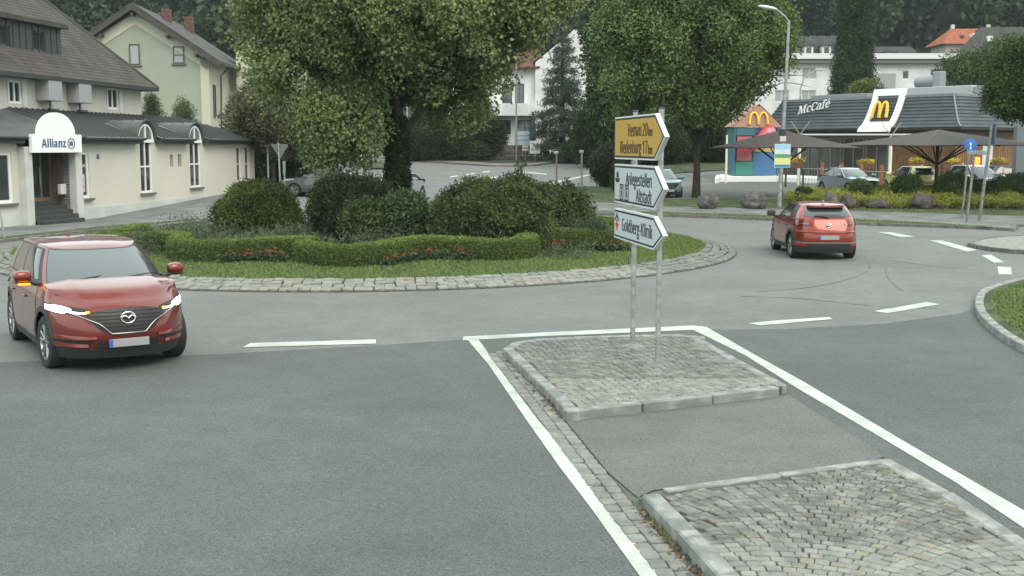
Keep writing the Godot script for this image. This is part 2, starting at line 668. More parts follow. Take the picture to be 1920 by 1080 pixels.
# ---------------------------------------------------------------- ground and roads
func build_ground() -> void:
	var g := Geo.new()
	var rows := []
	var depths := [-40.0, 0.0, 20.0, 47.0, 70.0, 100.0, 140.0, 175.0, 220.0, 280.0, 360.0, 450.0]
	depths.reverse()
	for d in depths:
		var r := PackedVector3Array()
		for i in 21: r.append(on(-500.0 + 50.0 * i, -d, -0.02))
		rows.append(r)
	g.grid(rows, false, false, true)
	struct("ground", g, M.ground)

	# all carriageways: one sheet of old asphalt, the roundabout and its arms
	var road := struct("road", sheet([Vector2(-60, 24), Vector2(70, 24), Vector2(70, -60), Vector2(40, -72), Vector2(40, -124), Vector2(-60, -124), Vector2(-60, -70)], 0.0), M.asphalt_old)
	# the newer, darker surface of the arm in the foreground
	var arm_left := [Vector2(-30, 20), Vector2(-30, -17)] + [Vector2(-7.165, -15.798), Vector2(-5.801, -16.166), Vector2(-4.196, -16.463), Vector2(-2.107, -17.185), Vector2(-0.735, -17.719), Vector2(1.916, -18.501), Vector2(3.093, -18.665), Vector2(4.596, -18.776), Vector2(6.373, -19.353), Vector2(8.112, -20.55), Vector2(9.017, -21.677)] + [Vector2(9.2, -18.0), Vector2(30, -14), Vector2(30, 20)]
	obj("newer_asphalt", sheet(arm_left, 0.004), M.asphalt_new, road)

	# painted lines
	var dashes := [
		[Vector2(-4.049, -16.999), Vector2(-4.014, -17.375), Vector2(-2.129, -17.719), Vector2(-2.083, -17.327)], [Vector2(4.033, -19.353), Vector2(4.529, -19.655), Vector2(5.62, -20.093), Vector2(5.607, -19.84), Vector2(4.183, -19.118)],
		[Vector2(6.642, -20.821), Vector2(6.789, -20.55), Vector2(8.19, -21.752), Vector2(8.043, -22.055)], [Vector2(12.225, -28.732), Vector2(12.505, -28.604), Vector2(11.801, -26.914), Vector2(11.486, -26.914)], [Vector2(13.039, -31.728), Vector2(13.371, -31.886), Vector2(12.843, -29.805), Vector2(12.521, -29.667)],
		[Vector2(13.448, -36.835), Vector2(13.808, -36.835), Vector2(13.587, -33.383), Vector2(13.073, -32.869)], [Vector2(12.922, -40.555), Vector2(13.367, -40.301), Vector2(13.504, -38.376), Vector2(12.998, -38.148)], [Vector2(-15.501, -33.21), Vector2(-14.906, -34.276), Vector2(-14.565, -33.558), Vector2(-15.038, -32.207)]]
	for d in dashes: obj("lane_dash", sheet(d, 0.008), M.paint, road)
	obj("edge_line", sheet([Vector2(-0.712, -17.769), Vector2(-0.546, -17.819), Vector2(-0.446, -17.185), Vector2(-0.205, -15.523), Vector2(0.293, -12.345), Vector2(0.596, -10.672), Vector2(0.793, -9.331), Vector2(0.93, -8.467), Vector2(1.04, -7.764), Vector2(1.156, -6.996), Vector2(1.027, -6.996), Vector2(0.894, -7.764), Vector2(0.649, -9.331), Vector2(0.451, -10.489), Vector2(0.164, -12.345), Vector2(-0.333, -15.679)], 0.009), M.paint, road)
	obj("edge_line", sheet([Vector2(-0.779, -17.972), Vector2(0.345, -18.339), Vector2(3.041, -19.118), Vector2(3.111, -18.776), Vector2(2.988, -18.665), Vector2(0.339, -17.972), Vector2(-0.764, -17.619)], 0.0085), M.paint, road)
	obj("edge_line", sheet([Vector2(3.05, -19.118), Vector2(3.255, -18.946), Vector2(3.511, -16.42), Vector2(3.727, -14.58), Vector2(4.034, -11.22), Vector2(4.242, -9.203), Vector2(4.489, -7.472), Vector2(4.235, -7.029), Vector2(4.047, -8.763), Vector2(3.984, -9.991), Vector2(3.868, -11.22), Vector2(3.557, -14.085), Vector2(3.37, -16.334), Vector2(2.97, -18.721)], 0.009), M.paint, road)
	# lines of the junction far behind
	for d in [[Vector2(-4.144, -76.476), Vector2(-3.668, -77.655), Vector2(-3.612, -76.476), Vector2(-4.012, -75.332)], [Vector2(-3.177, -78.87), Vector2(-2.617, -80.766), Vector2(-2.576, -79.492), Vector2(-3.056, -77.655)], [Vector2(-2.09, -82.081), Vector2(-1.609, -82.754), Vector2(-1.583, -81.418), Vector2(-2.056, -80.766)], [Vector2(0.95, -82.081), Vector2(2.392, -79.492), Vector2(2.355, -78.258), Vector2(0.935, -80.766)], [Vector2(-2.523, -72.616), Vector2(1.14, -82.081), Vector2(1.122, -80.766), Vector2(-2.322, -71.583)], [Vector2(2.273, -70.087), Vector2(5.52, -79.492), Vector2(5.435, -78.258), Vector2(2.291, -68.652)]]:
		obj("lane_dash", sheet(d, 0.01), M.paint, road)
	# cracks sealed with bitumen
	M.seal = mat(lin(0.1, 0.108, 0.106), 0.8)
	for line in [[Vector2(5.112, -23.704), Vector2(6.136, -24.247), Vector2(7.259, -25.41), Vector2(8.418, -27.259), Vector2(9.109, -28.993), Vector2(9.437, -30.372)], [Vector2(9.437, -30.372), Vector2(10.123, -30.086), Vector2(10.747, -28.732), Vector2(11.515, -27.977)], [Vector2(4.625, -22.933), Vector2(5.727, -22.606), Vector2(6.874, -21.53), Vector2(7.981, -21.241)], [Vector2(9.404, -28.732), Vector2(8.686, -26.357), Vector2(8.172, -23.882)]]:
		var s := smooth(line, 5)
		var left := []
		var right := []
		for i in s.size():
			var q: Vector2 = (s[mini(i + 1, s.size() - 1)] - s[maxi(i - 1, 0)]).normalized()
			var w := rng.randf_range(0.008, 0.032)
			left.append(s[i] + Vector2(q.y, -q.x) * w)
			right.append(s[i] - Vector2(q.y, -q.x) * w)
		right.reverse()
		obj("crack_seal", sheet(left + right, 0.006), M.seal, road)

	# pavement before the office on the left
	var kerb_left := smooth([Vector2(-16.058, -33.734), Vector2(-16.032, -35.807), Vector2(-15.291, -38.148), Vector2(-14.547, -40.555), Vector2(-13.125, -42.709), Vector2(-12.154, -45.42), Vector2(-12.238, -50.628), Vector2(-12.416, -55.7), Vector2(-12.862, -61.887), Vector2(-13.332, -65.95), Vector2(-13.966, -70.087)], 4)
	var pv := struct("pavement_left", slab(kerb_left + [Vector2(-14.2, -72), Vector2(-60, -72), Vector2(-60, -30)], 0.1), M.paving)
	stones_along(pv, "kerb_stone", kerb_left, 1.0, 0.14, -0.05, 0.115, M.kerb_dark, 0.01, 0.012, false, 0.0, 0.06)
	var verge := [Vector2(-16.838, -35.404), Vector2(-16.5, -36.876), Vector2(-15.705, -39.203), Vector2(-14.999, -41.841), Vector2(-13.581, -44.218), Vector2(-12.756, -46.879)] + [Vector2(-12.504, -46.185), Vector2(-13.3, -43.296), Vector2(-14.657, -40.879), Vector2(-15.416, -38.475), Vector2(-16.168, -36.125), Vector2(-16.198, -34.043)]
	tuft_sheet("verge_left", verge, 0.104, 40.0)

	# pavement, verge and lawns on the right
	var kerb_right := smooth([Vector2(1.864, -50.121), Vector2(3.23, -49.623), Vector2(4.021, -49.135), Vector2(6.463, -48.42), Vector2(10.07, -47.051), Vector2(13.366, -44.174), Vector2(15.71, -42.709), Vector2(17.245, -41.605), Vector2(17.754, -41.073), Vector2(18.311, -41.605), Vector2(18.817, -42.994)], 4)
	var pr := struct("pavement_right", slab(kerb_right + [Vector2(20.895, -43.576), Vector2(27.934, -44.789)] + [Vector2(60, -54), Vector2(40, -57)] + [Vector2(21.245, -61.887), Vector2(12.739, -59.679), Vector2(7.846, -58.291), Vector2(5.411, -58.291), Vector2(2.706, -58.291), Vector2(1.569, -56.326)], 0.1), M.paving)
	stones_along(pr, "kerb_stone", kerb_right.slice(0, 41), 1.0, 0.14, -0.05, 0.115, M.kerb_dark, 0.01, 0.012, false, 0.0, 0.06)
	tuft_sheet("verge_right", [Vector2(2.572, -50.302), Vector2(6.609, -49.538), Vector2(10.334, -48.315), Vector2(13.965, -46.185), Vector2(16.142, -43.906), Vector2(17.337, -41.841), Vector2(17.685, -41.285), Vector2(17.222, -41.561), Vector2(15.757, -42.849), Vector2(13.422, -44.376), Vector2(10.112, -47.263), Vector2(6.495, -48.675), Vector2(2.559, -50.045)], 0.104, 60.0)
	tuft_sheet("lawn_behind_pavement", [Vector2(1.197, -64.53), Vector2(4.395, -65.388), Vector2(5.984, -64.53), Vector2(5.484, -59.097), Vector2(7.721, -56.381), Vector2(9.796, -57.036), Vector2(12.825, -56.381), Vector2(17.55, -59.097), Vector2(28.722, -64.53), Vector2(37.302, -67.636), Vector2(25.756, -46.529), Vector2(21.358, -47.842), Vector2(15.352, -50.045), Vector2(11.694, -51.358), Vector2(7.311, -52.458), Vector2(4.303, -54.501), Vector2(3.327, -55.114), Vector2(1.059, -57.036)], 0.104, 18.0)
	struct("planting_soil", sheet([Vector2(13.767, -57.036), Vector2(18.098, -59.097), Vector2(26.406, -60.554), Vector2(32.42, -61.31), Vector2(26.252, -49.538), Vector2(22.089, -50.562), Vector2(16.228, -51.358), Vector2(14.545, -52.179), Vector2(13.125, -53.315)], 0.12), M.soil)
	# car park of the restaurant and the access road beside it
	struct("car_park", sheet([Vector2(8.117, -58.291), Vector2(12.891, -60.397), Vector2(21.376, -62.271), Vector2(46.132, -69.124), Vector2(55.606, -83.439), Vector2(36.905, -84.842), Vector2(19.269, -77.061), Vector2(12.334, -69.124), Vector2(9.234, -65.95)], 0.012), M.asphalt_walk)
	tuft_sheet("lawn_by_access_road", [Vector2(8.358, -82.081), Vector2(12.82, -91.785), Vector2(18.76, -99.957), Vector2(15.808, -84.135), Vector2(11.114, -79.492), Vector2(7.733, -75.9)], 0.05, 5.0)
	struct("footway_behind_road", sheet([Vector2(9.781, -96.153), Vector2(14.379, -103.012), Vector2(25.67, -113.402), Vector2(24.315, -107.386), Vector2(13.427, -96.153), Vector2(9.093, -89.349)], 0.03), M.paving)

	# far side of the junction
	var far_side := [Vector2(-25.146, -113.402), Vector2(-20.277, -109.715), Vector2(-15.713, -106.258), Vector2(-12.379, -103.012), Vector2(-8.157, -98.018), Vector2(-4.712, -92.627), Vector2(-1.229, -88.565), Vector2(1.653, -89.349), Vector2(4.488, -97.077), Vector2(7.215, -104.072), Vector2(11.033, -108.538)]
	struct("pavement_far", slab(far_side + [Vector2(22, -150), Vector2(-60, -150), Vector2(-60, -112)], 0.12), M.pink_paving)
	struct("garden_ground", sheet([Vector2(-26.569, -119.868), Vector2(-12.98, -108.052), Vector2(-4.903, -96.421), Vector2(-1.275, -91.92), Vector2(1.716, -92.786), Vector2(4.592, -99.339), Vector2(7.407, -106.88)] + [Vector2(22, -149), Vector2(-60, -149), Vector2(-60, -120)], 0.13), M.ground)
	var nose := smooth([Vector2(-12.659, -65.95), Vector2(-11.08, -66.386), Vector2(-9.418, -67.727), Vector2(-8.491, -71.583), Vector2(-8.653, -75.332), Vector2(-10.094, -80.766), Vector2(-12.171, -84.842), Vector2(-14.374, -86.293)], 4)
	struct("pavement_island", slab(nose + [Vector2(-17.359, -89.349)], 0.1), M.pink_paving)
	tuft_sheet("grass_island_far", [Vector2(-13.308, -94.357), Vector2(-11.451, -95.247), Vector2(-8.405, -91.785), Vector2(-7.774, -84.842), Vector2(-10.208, -84.842)], 0.11, 6.0)
	tuft_sheet("grass_strip_far", [Vector2(-9.351, -74.773), Vector2(-6.055, -72.616), Vector2(-5.56, -70.579), Vector2(-7.145, -70.087), Vector2(-8.563, -71.077)], 0.11, 6.0)

# a lawn: a sheet of earth and grass with tufts growing on it
var tuft_mesh: ArrayMesh
func tuft_sheet(called: String, poly: Array, lift: float, per_m2: float, m: Material = null, hgt := 1.0) -> void:
	struct(called, sheet(poly, lift), m if m else M.grass)
	var pp := PackedVector2Array(poly)
	var lo := pp[0]
	var hi := pp[0]
	for p in pp:
		lo = lo.min(p)
		hi = hi.max(p)
	var count := mini(int((hi.x - lo.x) * (hi.y - lo.y) * per_m2), 30000)
	grass_tufts("grass", count, func() -> Variant:
		var q := Vector2(rng.randf_range(lo.x, hi.x), rng.randf_range(lo.y, hi.y))
		return on(q.x, q.y, lift) if Geometry2D.is_point_in_polygon(q, pp) else null, hgt)

func grass_tufts(called: String, count: int, pick: Callable, hgt := 1.0) -> void:
	if tuft_mesh == null:
		var g := Geo.new()
		for i in 7:
			var a := rng.randf() * TAU
			var p := Vector3(rng.randf_range(-0.05, 0.05), -0.01, rng.randf_range(-0.05, 0.05))
			var s := Vector3(cos(a), 0, sin(a)) * 0.008
			g.tri(p - s, p + s, p + Vector3(rng.randf_range(-0.05, 0.05), rng.randf_range(0.03, 0.07), rng.randf_range(-0.05, 0.05)))
		tuft_mesh = g.mesh(leaf_mat(Color.WHITE, 0.2))
	var where := []
	var tint := []
	for i in count:
		var p = pick.call()
		if p == null: continue
		var s := rng.randf_range(0.7, 1.4) * hgt
		where.append(Transform3D(Basis(Vector3.UP, rng.randf() * TAU).scaled(Vector3(s, s, s)), p))
		tint.append(Color(0.085, 0.14, 0.032).lerp(Color(0.175, 0.23, 0.07), rng.randf()))
	if where.is_empty(): return
	var o := many(called, self, tuft_mesh, where, tint)
	tag(o, "short green grass with pale blades", "grass", "", "stuff")

# ---------------------------------------------------------------- kerbed islands
# stones at given places: the 300 nearest the camera as parts, the others joined
func place_stones(parent: Node, called: String, where: Array, meshes: Array, tints: Array, limit := 290) -> void:
	where.sort_custom(func(a, b): return a.origin.z > b.origin.z)
	for i in mini(limit, where.size()):
		put(called, meshes[rng.randi() % meshes.size()], parent, where[i])
	if where.size() > limit:
		var col := []
		var rest := where.slice(limit)
		for i in rest.size(): col.append(tints[rng.randi() % tints.size()])
		many(called + "_paving", parent, tint_sett(meshes[0]), rest, col)

func tint_sett(m: ArrayMesh) -> ArrayMesh:
	var c: ArrayMesh = m.duplicate()
	c.surface_set_material(0, M.sett_tint)
	return c

func sett_tints() -> Array:
	return [0, 1, 2, 3, 0, 6, 1, 2, 3, 6, 0, 5, 4, 1].map(func(k): return M.sett[k].albedo_color.srgb_to_linear())

# worn stone: a block whose top corners are uneven and rounded
func sett_mesh(lx: float, lz: float, top: float, deep: float, m: Material) -> ArrayMesh:
	var g := Geo.new()
	var j := 0.1
	var rings := []
	var corner := []
	for i in 8:
		var a: Array = [[-1, -1], [0, -1.06], [1, -1], [1.06, 0], [1, 1], [0, 1.06], [-1, 1], [-1.06, 0]][i]
		corner.append(Vector3(a[0] * lx / 2 * (1 - rng.randf() * j), 0, a[1] * lz / 2 * (1 - rng.randf() * j)))
	for lv in [[1.0, -deep], [1.0, top - 0.011], [0.965, top - 0.003], [0.86, top]]:
		var r := PackedVector3Array()
		for c in corner: r.append(Vector3(c.x * lv[0], lv[1] + (rng.randf_range(-0.002, 0.002) if lv[1] > 0 else 0.0), c.z * lv[0]))
		rings.append(r)
	g.grid(rings, true, false, true)
	for i in 8: g.tri(Vector3(0, top + 0.002, 0), rings[3][(i + 1) % 8], rings[3][i])
	return g.mesh(m)

func sett_kinds(lx: float, lz: float, top: float, deep: float) -> Array:
	var out := []
	for k in [0, 1, 2, 3, 0, 6, 1, 2, 3, 6, 0, 5, 4, 1]: out.append(sett_mesh(lx, lz, top, deep, M.sett[k]))
	return out

# setts laid in segmental arches inside an outline
func arch_setts(poly: PackedVector2Array, c: Vector2, turn: float, size: float, span: float) -> Array:
	var out := []
	var across := Vector2(cos(turn), sin(turn))
	var down := Vector2(-sin(turn), cos(turn))
	for col in range(-6, 7):
		for row in range(-110, 110):
			var per := roundi(span / size)
			for k in per:
				var u := (k + 0.5 + (0.5 if row % 2 else 0.0)) / per * 2.0 - 1.0
				if u > 1.0: continue
				var bow := 0.2 * span * (1.0 - u * u)
				var p := c + across * (col * span + u * span / 2) + down * (row * size * 1.02 - bow)
				p += Vector2(rng.randfn(), rng.randfn()) * size * 0.05
				if not Geometry2D.is_point_in_polygon(p, poly): continue
				var tilt := atan2(0.2 * 2.0 * u * 2.0, 1.0)
				var b := Basis(Vector3.UP, -(turn + tilt) + rng.randfn() * 0.07) * Basis(Vector3.RIGHT, rng.randfn() * 0.012)
				var k2 := sqrt(1.0 + 0.64 * u * u)
				out.append(Transform3D(b * Basis.from_scale(Vector3(k2 * rng.randf_range(0.92, 1.05), 1, rng.randf_range(0.93, 1.05) / k2)), Vector3(p.x, rng.randfn() * 0.0016, p.y)))
	return out

func build_islands() -> void:
	# the splitter island in front of the camera: two kerbed parts with a crossing between them
	var first := [Vector2(-0.131, -16.275), Vector2(0.528, -12.796), Vector2(0.601, -12.293), Vector2(0.762, -12.344), Vector2(3.229, -13.552), Vector2(3.357, -13.739), Vector2(2.853, -17.204), Vector2(2.622, -17.503), Vector2(1.644, -17.453), Vector2(0.592, -17.204), Vector2(0.184, -16.962), Vector2(0, -16.727)]
	var isl := struct("traffic_island", slab(Geometry2D.offset_polygon(PackedVector2Array(first), -0.05)[0], 0.1), M.joint)
	var left := [Vector2(-0.131, -16.275), Vector2(0.528, -12.796), Vector2(0.607, -12.293)]
	var front := [Vector2(0.607, -12.293), Vector2(3.229, -13.552)]
	var right := [Vector2(3.357, -13.739), Vector2(3.145, -15.128), Vector2(2.853, -17.204)]
	var back := smooth([Vector2(2.853, -17.204), Vector2(2.622, -17.503), Vector2(1.644, -17.453), Vector2(0.592, -17.204), Vector2(0.184, -16.962), Vector2(0, -16.727), Vector2(-0.131, -16.275)], 3)
	stones_along(isl, "kerb_stone", left, 1.0, 0.15, -0.1, 0.125, M.kerb, 0.012, 0.015, false, 0.0, 0.075)
	stones_along(isl, "kerb_stone", front, 1.0, 0.15, -0.1, 0.125, M.kerb, 0.014, 0.015, false, 0.004, 0.075)
	stones_along(isl, "kerb_stone", right, 1.0, 0.15, -0.1, 0.122, M.kerb, 0.012, 0.015, false, 0.0, 0.075)
	stones_along(isl, "kerb_stone", back, 0.5, 0.15, -0.1, 0.12, M.kerb, 0.006, 0.012, false, 0.0, 0.075)
	var inner := Geometry2D.offset_polygon(PackedVector2Array(first), -0.16)[0]
	var kinds := sett_kinds(0.094, 0.09, 0.118, -0.06)
	var spots := arch_setts(inner, Vector2(2.205, -15.037), 0.35, 0.096, 1.7)
	place_stones(isl, "sett", spots, kinds, sett_tints())

	var second := [Vector2(1.08, -9.316), Vector2(1.243, -9.436), Vector2(3.428, -10.39), Vector2(3.475, -10.354), Vector2(3.593, -9.967), Vector2(3.72, -9.227), Vector2(3.795, -8.209), Vector2(3.869, -7.265), Vector2(3.576, -6.441), Vector2(1.569, -6.441), Vector2(1.391, -7.454), Vector2(1.275, -8.197)]
	var isl2 := struct("traffic_island_near", slab(Geometry2D.offset_polygon(PackedVector2Array(second), -0.05)[0], 0.1), M.joint)
	var left2 := [Vector2(1.081, -9.286), Vector2(1.275, -8.197), Vector2(1.391, -7.454), Vector2(1.531, -6.553)]
	stones_along(isl2, "kerb_stone", left2, 1.0, 0.16, -0.1, 0.128, M.kerb, 0.012, 0.016, false, 0.0, 0.08)
	stones_along(isl2, "kerb_stone", [Vector2(3.428, -10.39), Vector2(1.268, -9.452)], 1.0, 0.1, -0.1, 0.125, M.kerb, 0.014, 0.01, false, 0.0, 0.05)
	stones_along(isl2, "kerb_stone", [Vector2(3.869, -7.265), Vector2(3.795, -8.209), Vector2(3.72, -9.227), Vector2(3.593, -9.967), Vector2(3.472, -10.39)], 1.0, 0.16, -0.1, 0.122, [M.kerb[2], M.kerb[0]], 0.012, 0.015, false, 0.0, 0.08)
	var inner2 := Geometry2D.offset_polygon(PackedVector2Array(second), -0.165)[0]
	var kinds2 := sett_kinds(0.1, 0.096, 0.12, -0.06)
	place_stones(isl2, "sett", arch_setts(inner2, Vector2(2.468, -8.539), 0.35, 0.102, 1.9), kinds2, sett_tints())

	# the crossing between the two parts
	struct("crossing", sheet([Vector2(0.587, -12.345), Vector2(0.767, -12.419), Vector2(3.353, -13.652), Vector2(3.629, -10.862), Vector2(3.49, -10.747), Vector2(1.238, -9.751), Vector2(1.076, -9.551), Vector2(0.888, -10.312)], 0.014), M.asphalt_walk)
	# channel of setts along the left kerbs
	var ch := struct("gutter", sheet([Vector2(-0.298, -16.638), Vector2(-0.109, -16.55), Vector2(0.605, -12.345), Vector2(0.893, -10.382), Vector2(1.059, -9.189), Vector2(1.306, -7.714), Vector2(1.454, -6.787), Vector2(1.163, -6.787), Vector2(0.984, -7.764), Vector2(0.775, -9.331), Vector2(0.668, -10.507), Vector2(0.359, -12.597), Vector2(0.07, -14.788)], 0.005), M.joint)
	var gs := []
	for k in 6: gs.append(sett_mesh(0.17, 0.125, 0.022, 0.05, M.sett[[1, 5, 5, 1, 0, 5][k]]))
	var gw := []
	for off in [0.06, 0.19]:
		var line := [Vector2(-0.118, -16.682), Vector2(0.577, -12.394), Vector2(0.879, -10.382), Vector2(1.059, -9.189), Vector2(1.306, -7.714), Vector2(1.454, -6.787)]
		var total := 0.0
		for i in line.size() - 1: total += line[i].distance_to(line[i + 1])
		for k in int(total / 0.185):
			var q := along(line, (k + 0.5) * 0.185 + off)
			var d: Vector2 = q[1]
			var c: Vector2 = q[0] - Vector2(d.y, -d.x) * (off + 0.02)
			gw.append(Transform3D(Basis(Vector3.UP, atan2(-d.y, d.x) + rng.randfn() * 0.05), Vector3(c.x, rng.randfn() * 0.003, c.y)))
	place_stones(ch, "sett", gw, gs, sett_tints())
	# weeds and grit along the kerb foot
	var kerb_foot := [Vector2(0.54, -12.912), Vector2(0.599, -12.345)] + [Vector2(1.076, -9.507), Vector2(1.241, -8.303), Vector2(1.372, -7.665)]
	grass_tufts("weeds", 40, func() -> Variant:
		var q: Vector2 = Vector2(1.082, -9.477).lerp(Vector2(1.356, -7.744), rng.randf() * rng.randf()) + Vector2(rng.randfn(), rng.randfn()) * 0.03
		return Vector3(q.x, 0.02, q.y), 0.6)
	var m := Geo.new()
	for i in 5: m.tri(Vector3(rng.randfn(), 0.3, rng.randfn()) * 0.012, Vector3(rng.randfn(), 0.8, rng.randfn()) * 0.012, Vector3(rng.randfn(), 0.2, rng.randfn()) * 0.016)
	var lm := mat(Color.WHITE, 0.9)
	lm.vertex_color_use_as_albedo = true
	var wh := []
	var ti := []
	for i in 420:
		var seg := rng.randi() % 2
		var q: Vector2
		if seg == 0: q = Vector2(1.081, -9.189).lerp(Vector2(1.356, -7.567), rng.randf())
		else: q = Vector2(-0.077, -16.292).lerp(Vector2(0.562, -12.444), rng.randf())
		q += Vector2(rng.randfn() - 0.6, rng.randfn()) * 0.04
		wh.append(Transform3D(spin(rng.randf_range(0.5, 1.3)), Vector3(q.x, 0.025, q.y)))
		ti.append(Color(0.12, 0.09, 0.05).lerp(Color(0.22, 0.19, 0.13), rng.randf()))
	tag(many("leaf_litter", self, m.mesh(lm), wh, ti), "dry brown leaf litter and grit at the foot of the kerb", "litter", "", "stuff")

	# grass corner on the right with its pale kerb
	var kc := smooth([Vector2(11.942, -25.514), Vector2(11.233, -24.992), Vector2(10.693, -24.393), Vector2(10.079, -23.638), Vector2(9.551, -22.841), Vector2(9.107, -21.936), Vector2(8.676, -20.882), Vector2(8.323, -19.857), Vector2(7.995, -18.636), Vector2(7.771, -17.554), Vector2(7.647, -16.634), Vector2(7.602, -15.479), Vector2(7.784, -14.436)], 4)
	var corner := struct("corner_island", slab(kc + [Vector2(16, -14), Vector2(18, -25)], 0.1), M.grass)
	stones_along(corner, "kerb_stone", kc, 0.8, 0.15, -0.1, 0.125, [M.kerb[2], M.kerb[0]], 0.008, 0.015, false, 0.0, -0.075)
	var gl := struct("gutter_right", sheet([Vector2(9.559, -23.269), Vector2(8.875, -21.677), Vector2(8.444, -20.417), Vector2(8.049, -19.003), Vector2(7.787, -17.769), Vector2(7.616, -16.638), Vector2(7.575, -15.409), Vector2(7.839, -15.959), Vector2(7.859, -17.092), Vector2(7.959, -17.972), Vector2(8.144, -19.06), Vector2(8.512, -20.417), Vector2(8.926, -21.603), Vector2(9.421, -22.768)], 0.007), M.sett[2])
	gl.name = "gutter_right"
	var cp := PackedVector2Array(Geometry2D.offset_polygon(PackedVector2Array(kc + [Vector2(16, -14), Vector2(18, -25)]), -0.16)[0])
	grass_tufts("grass", 14000, func() -> Variant:
		var q := Vector2(rng.randf_range(7.5, 14), rng.randf_range(-26, -15))
		return Vector3(q.x, 0.1, q.y) if Geometry2D.is_point_in_polygon(q, cp) else null)
	# splitter island of the next arm, far right
	var far := smooth([Vector2(13.961, -34.568), Vector2(14.492, -35.565), Vector2(15.397, -36.622), Vector2(16.333, -37.286), Vector2(17.938, -37.742), Vector2(15.179, -31.881), Vector2(14.434, -32.215), Vector2(14.051, -32.73), Vector2(13.882, -33.624)], 3, true)
	var isl3 := struct("traffic_island_far", slab(far, 0.1), M.sett[2])
	var fr: Array = far.duplicate()
	stones_along(isl3, "kerb_stone", fr, 0.8, 0.14, -0.1, 0.12, M.kerb_dark, 0.008, 0.012, true, 0.0, 0.07)


# ---------------------------------------------------------------- cars
func pick(tab: Array, x: float) -> float:
	if x <= tab[0][0]: return tab[0][1]
	for i in tab.size() - 1:
		if x <= tab[i + 1][0]:
			var t: float = (x - tab[i][0]) / (tab[i + 1][0] - tab[i][0])
			return lerpf(tab[i][1], tab[i + 1][1], t)
	return tab[-1][1]

# a panel over a surface f(u, v), lifted off it, its rim bent back
func patch(f: Callable, nu: int, nv: int, off: float, rim := 0.012, mid := Vector3(0, 0.7, 0)) -> Geo:
	var g := Geo.new()
	var pts := []
	for j in nv + 1:
		var r := PackedVector3Array()
		for i in nu + 1: r.append(f.call(float(i) / nu, float(j) / nv))
		pts.append(r)
	var nrm := []
	for j in nv + 1:
		var r := PackedVector3Array()
		for i in nu + 1:
			var a: Vector3 = pts[j][mini(i + 1, nu)] - pts[j][maxi(i - 1, 0)]
			var b: Vector3 = pts[mini(j + 1, nv)][i] - pts[maxi(j - 1, 0)][i]
			r.append(a.cross(b).normalized())
		nrm.append(r)
	var c: Vector3 = pts[nv / 2][nu / 2]
	var s := 1.0 if nrm[nv / 2][nu / 2].dot(c - mid) > 0 else -1.0
	var rows := []
	for j in nv + 1:
		var r := PackedVector3Array()
		for i in nu + 1: r.append(pts[j][i] + nrm[j][i] * s * off)
		rows.append(r)
	g.grid(rows, false, true, s < 0)
	if rim > 0:
		var edge := []
		for i in nu + 1: edge.append([0, i])
		for j in range(1, nv + 1): edge.append([j, nu])
		for i in range(nu - 1, -1, -1): edge.append([nv, i])
		for j in range(nv - 1, -1, -1): edge.append([j, 0])
		for k in edge.size() - 1:
			var e: Array = edge[k]
			var h: Array = edge[k + 1]
			var a: Vector3 = rows[e[0]][e[1]]
			var b: Vector3 = rows[h[0]][h[1]]
			var da: Vector3 = nrm[e[0]][e[1]] * s * rim
			var db: Vector3 = nrm[h[0]][h[1]] * s * rim
			if s > 0: g.quad(a - da, b - db, b, a)
			else: g.quad(b - db, a - da, a, b)
	return g

var wheel_meshes := {}
func wheel(parent: Node, at: Vector3, r: float, side: float, steer := 0.0) -> void:
	if not wheel_meshes.has(r):
		var ty := Geo.new()
		ty.lathe([Vector2(r * 0.68, 0.10), Vector2(r * 0.72, 0.112), Vector2(r * 0.9, 0.118), Vector2(r * 0.975, 0.1), Vector2(r, 0.075), Vector2(r, -0.075), Vector2(r * 0.975, -0.1), Vector2(r * 0.9, -0.115), Vector2(r * 0.66, -0.1)], 36)
		var rim := Geo.new()
		rim.lathe([Vector2(r * 0.7, 0.1), Vector2(r * 0.66, 0.108), Vector2(r * 0.63, 0.1), Vector2(r * 0.62, 0.02), Vector2(r * 0.62, -0.09)], 36)
		for k in 5:
			for s in [-1, 1]:
				var a = TAU * k / 5 + s * 0.16
				var b = TAU * k / 5 + s * 0.24
				rim.tube([Vector3(cos(a) * 0.05, 0.075, sin(a) * 0.05), Vector3(cos(b) * r * 0.4, 0.085, sin(b) * r * 0.4), Vector3(cos(b) * r * 0.65, 0.09, sin(b) * r * 0.65)], [0.024, 0.018, 0.022], 6)
		rim.lathe([Vector2(0.0, 0.092), Vector2(0.03, 0.09), Vector2(0.06, 0.07), Vector2(0.06, 0.0)], 16)
		var dark := Geo.new()
		dark.lathe([Vector2(0, 0.0), Vector2(r * 0.63, 0.0)], 24)
		dark.lathe([Vector2(0, 0.03), Vector2(r * 0.45, 0.03), Vector2(r * 0.45, 0.0)], 24)
		wheel_meshes[r] = [ty.mesh(M.rubber), rim.mesh(mat(lin(0.3, 0.31, 0.32), 0.3, 0.85)), dark.mesh(mat(lin(0.05, 0.05, 0.052), 0.6, 0.5))]
	var w := Node3D.new()
	w.name = "wheel"
	parent.add_child(w, true)
	w.transform = Transform3D(Basis(Vector3.UP, steer) * Basis(Vector3.BACK, -side * PI / 2), at)
	put("tyre", wheel_meshes[r][0], w)
	put("rim", wheel_meshes[r][1], w)
	put("brake_disc", wheel_meshes[r][2], w)

func paint(c: Color, flake := 0.35) -> StandardMaterial3D:
	var m := mat(c, 0.38, flake)
	m.clearcoat_enabled = true
	m.clearcoat = 1.0
	m.clearcoat_roughness = 0.07
	return m

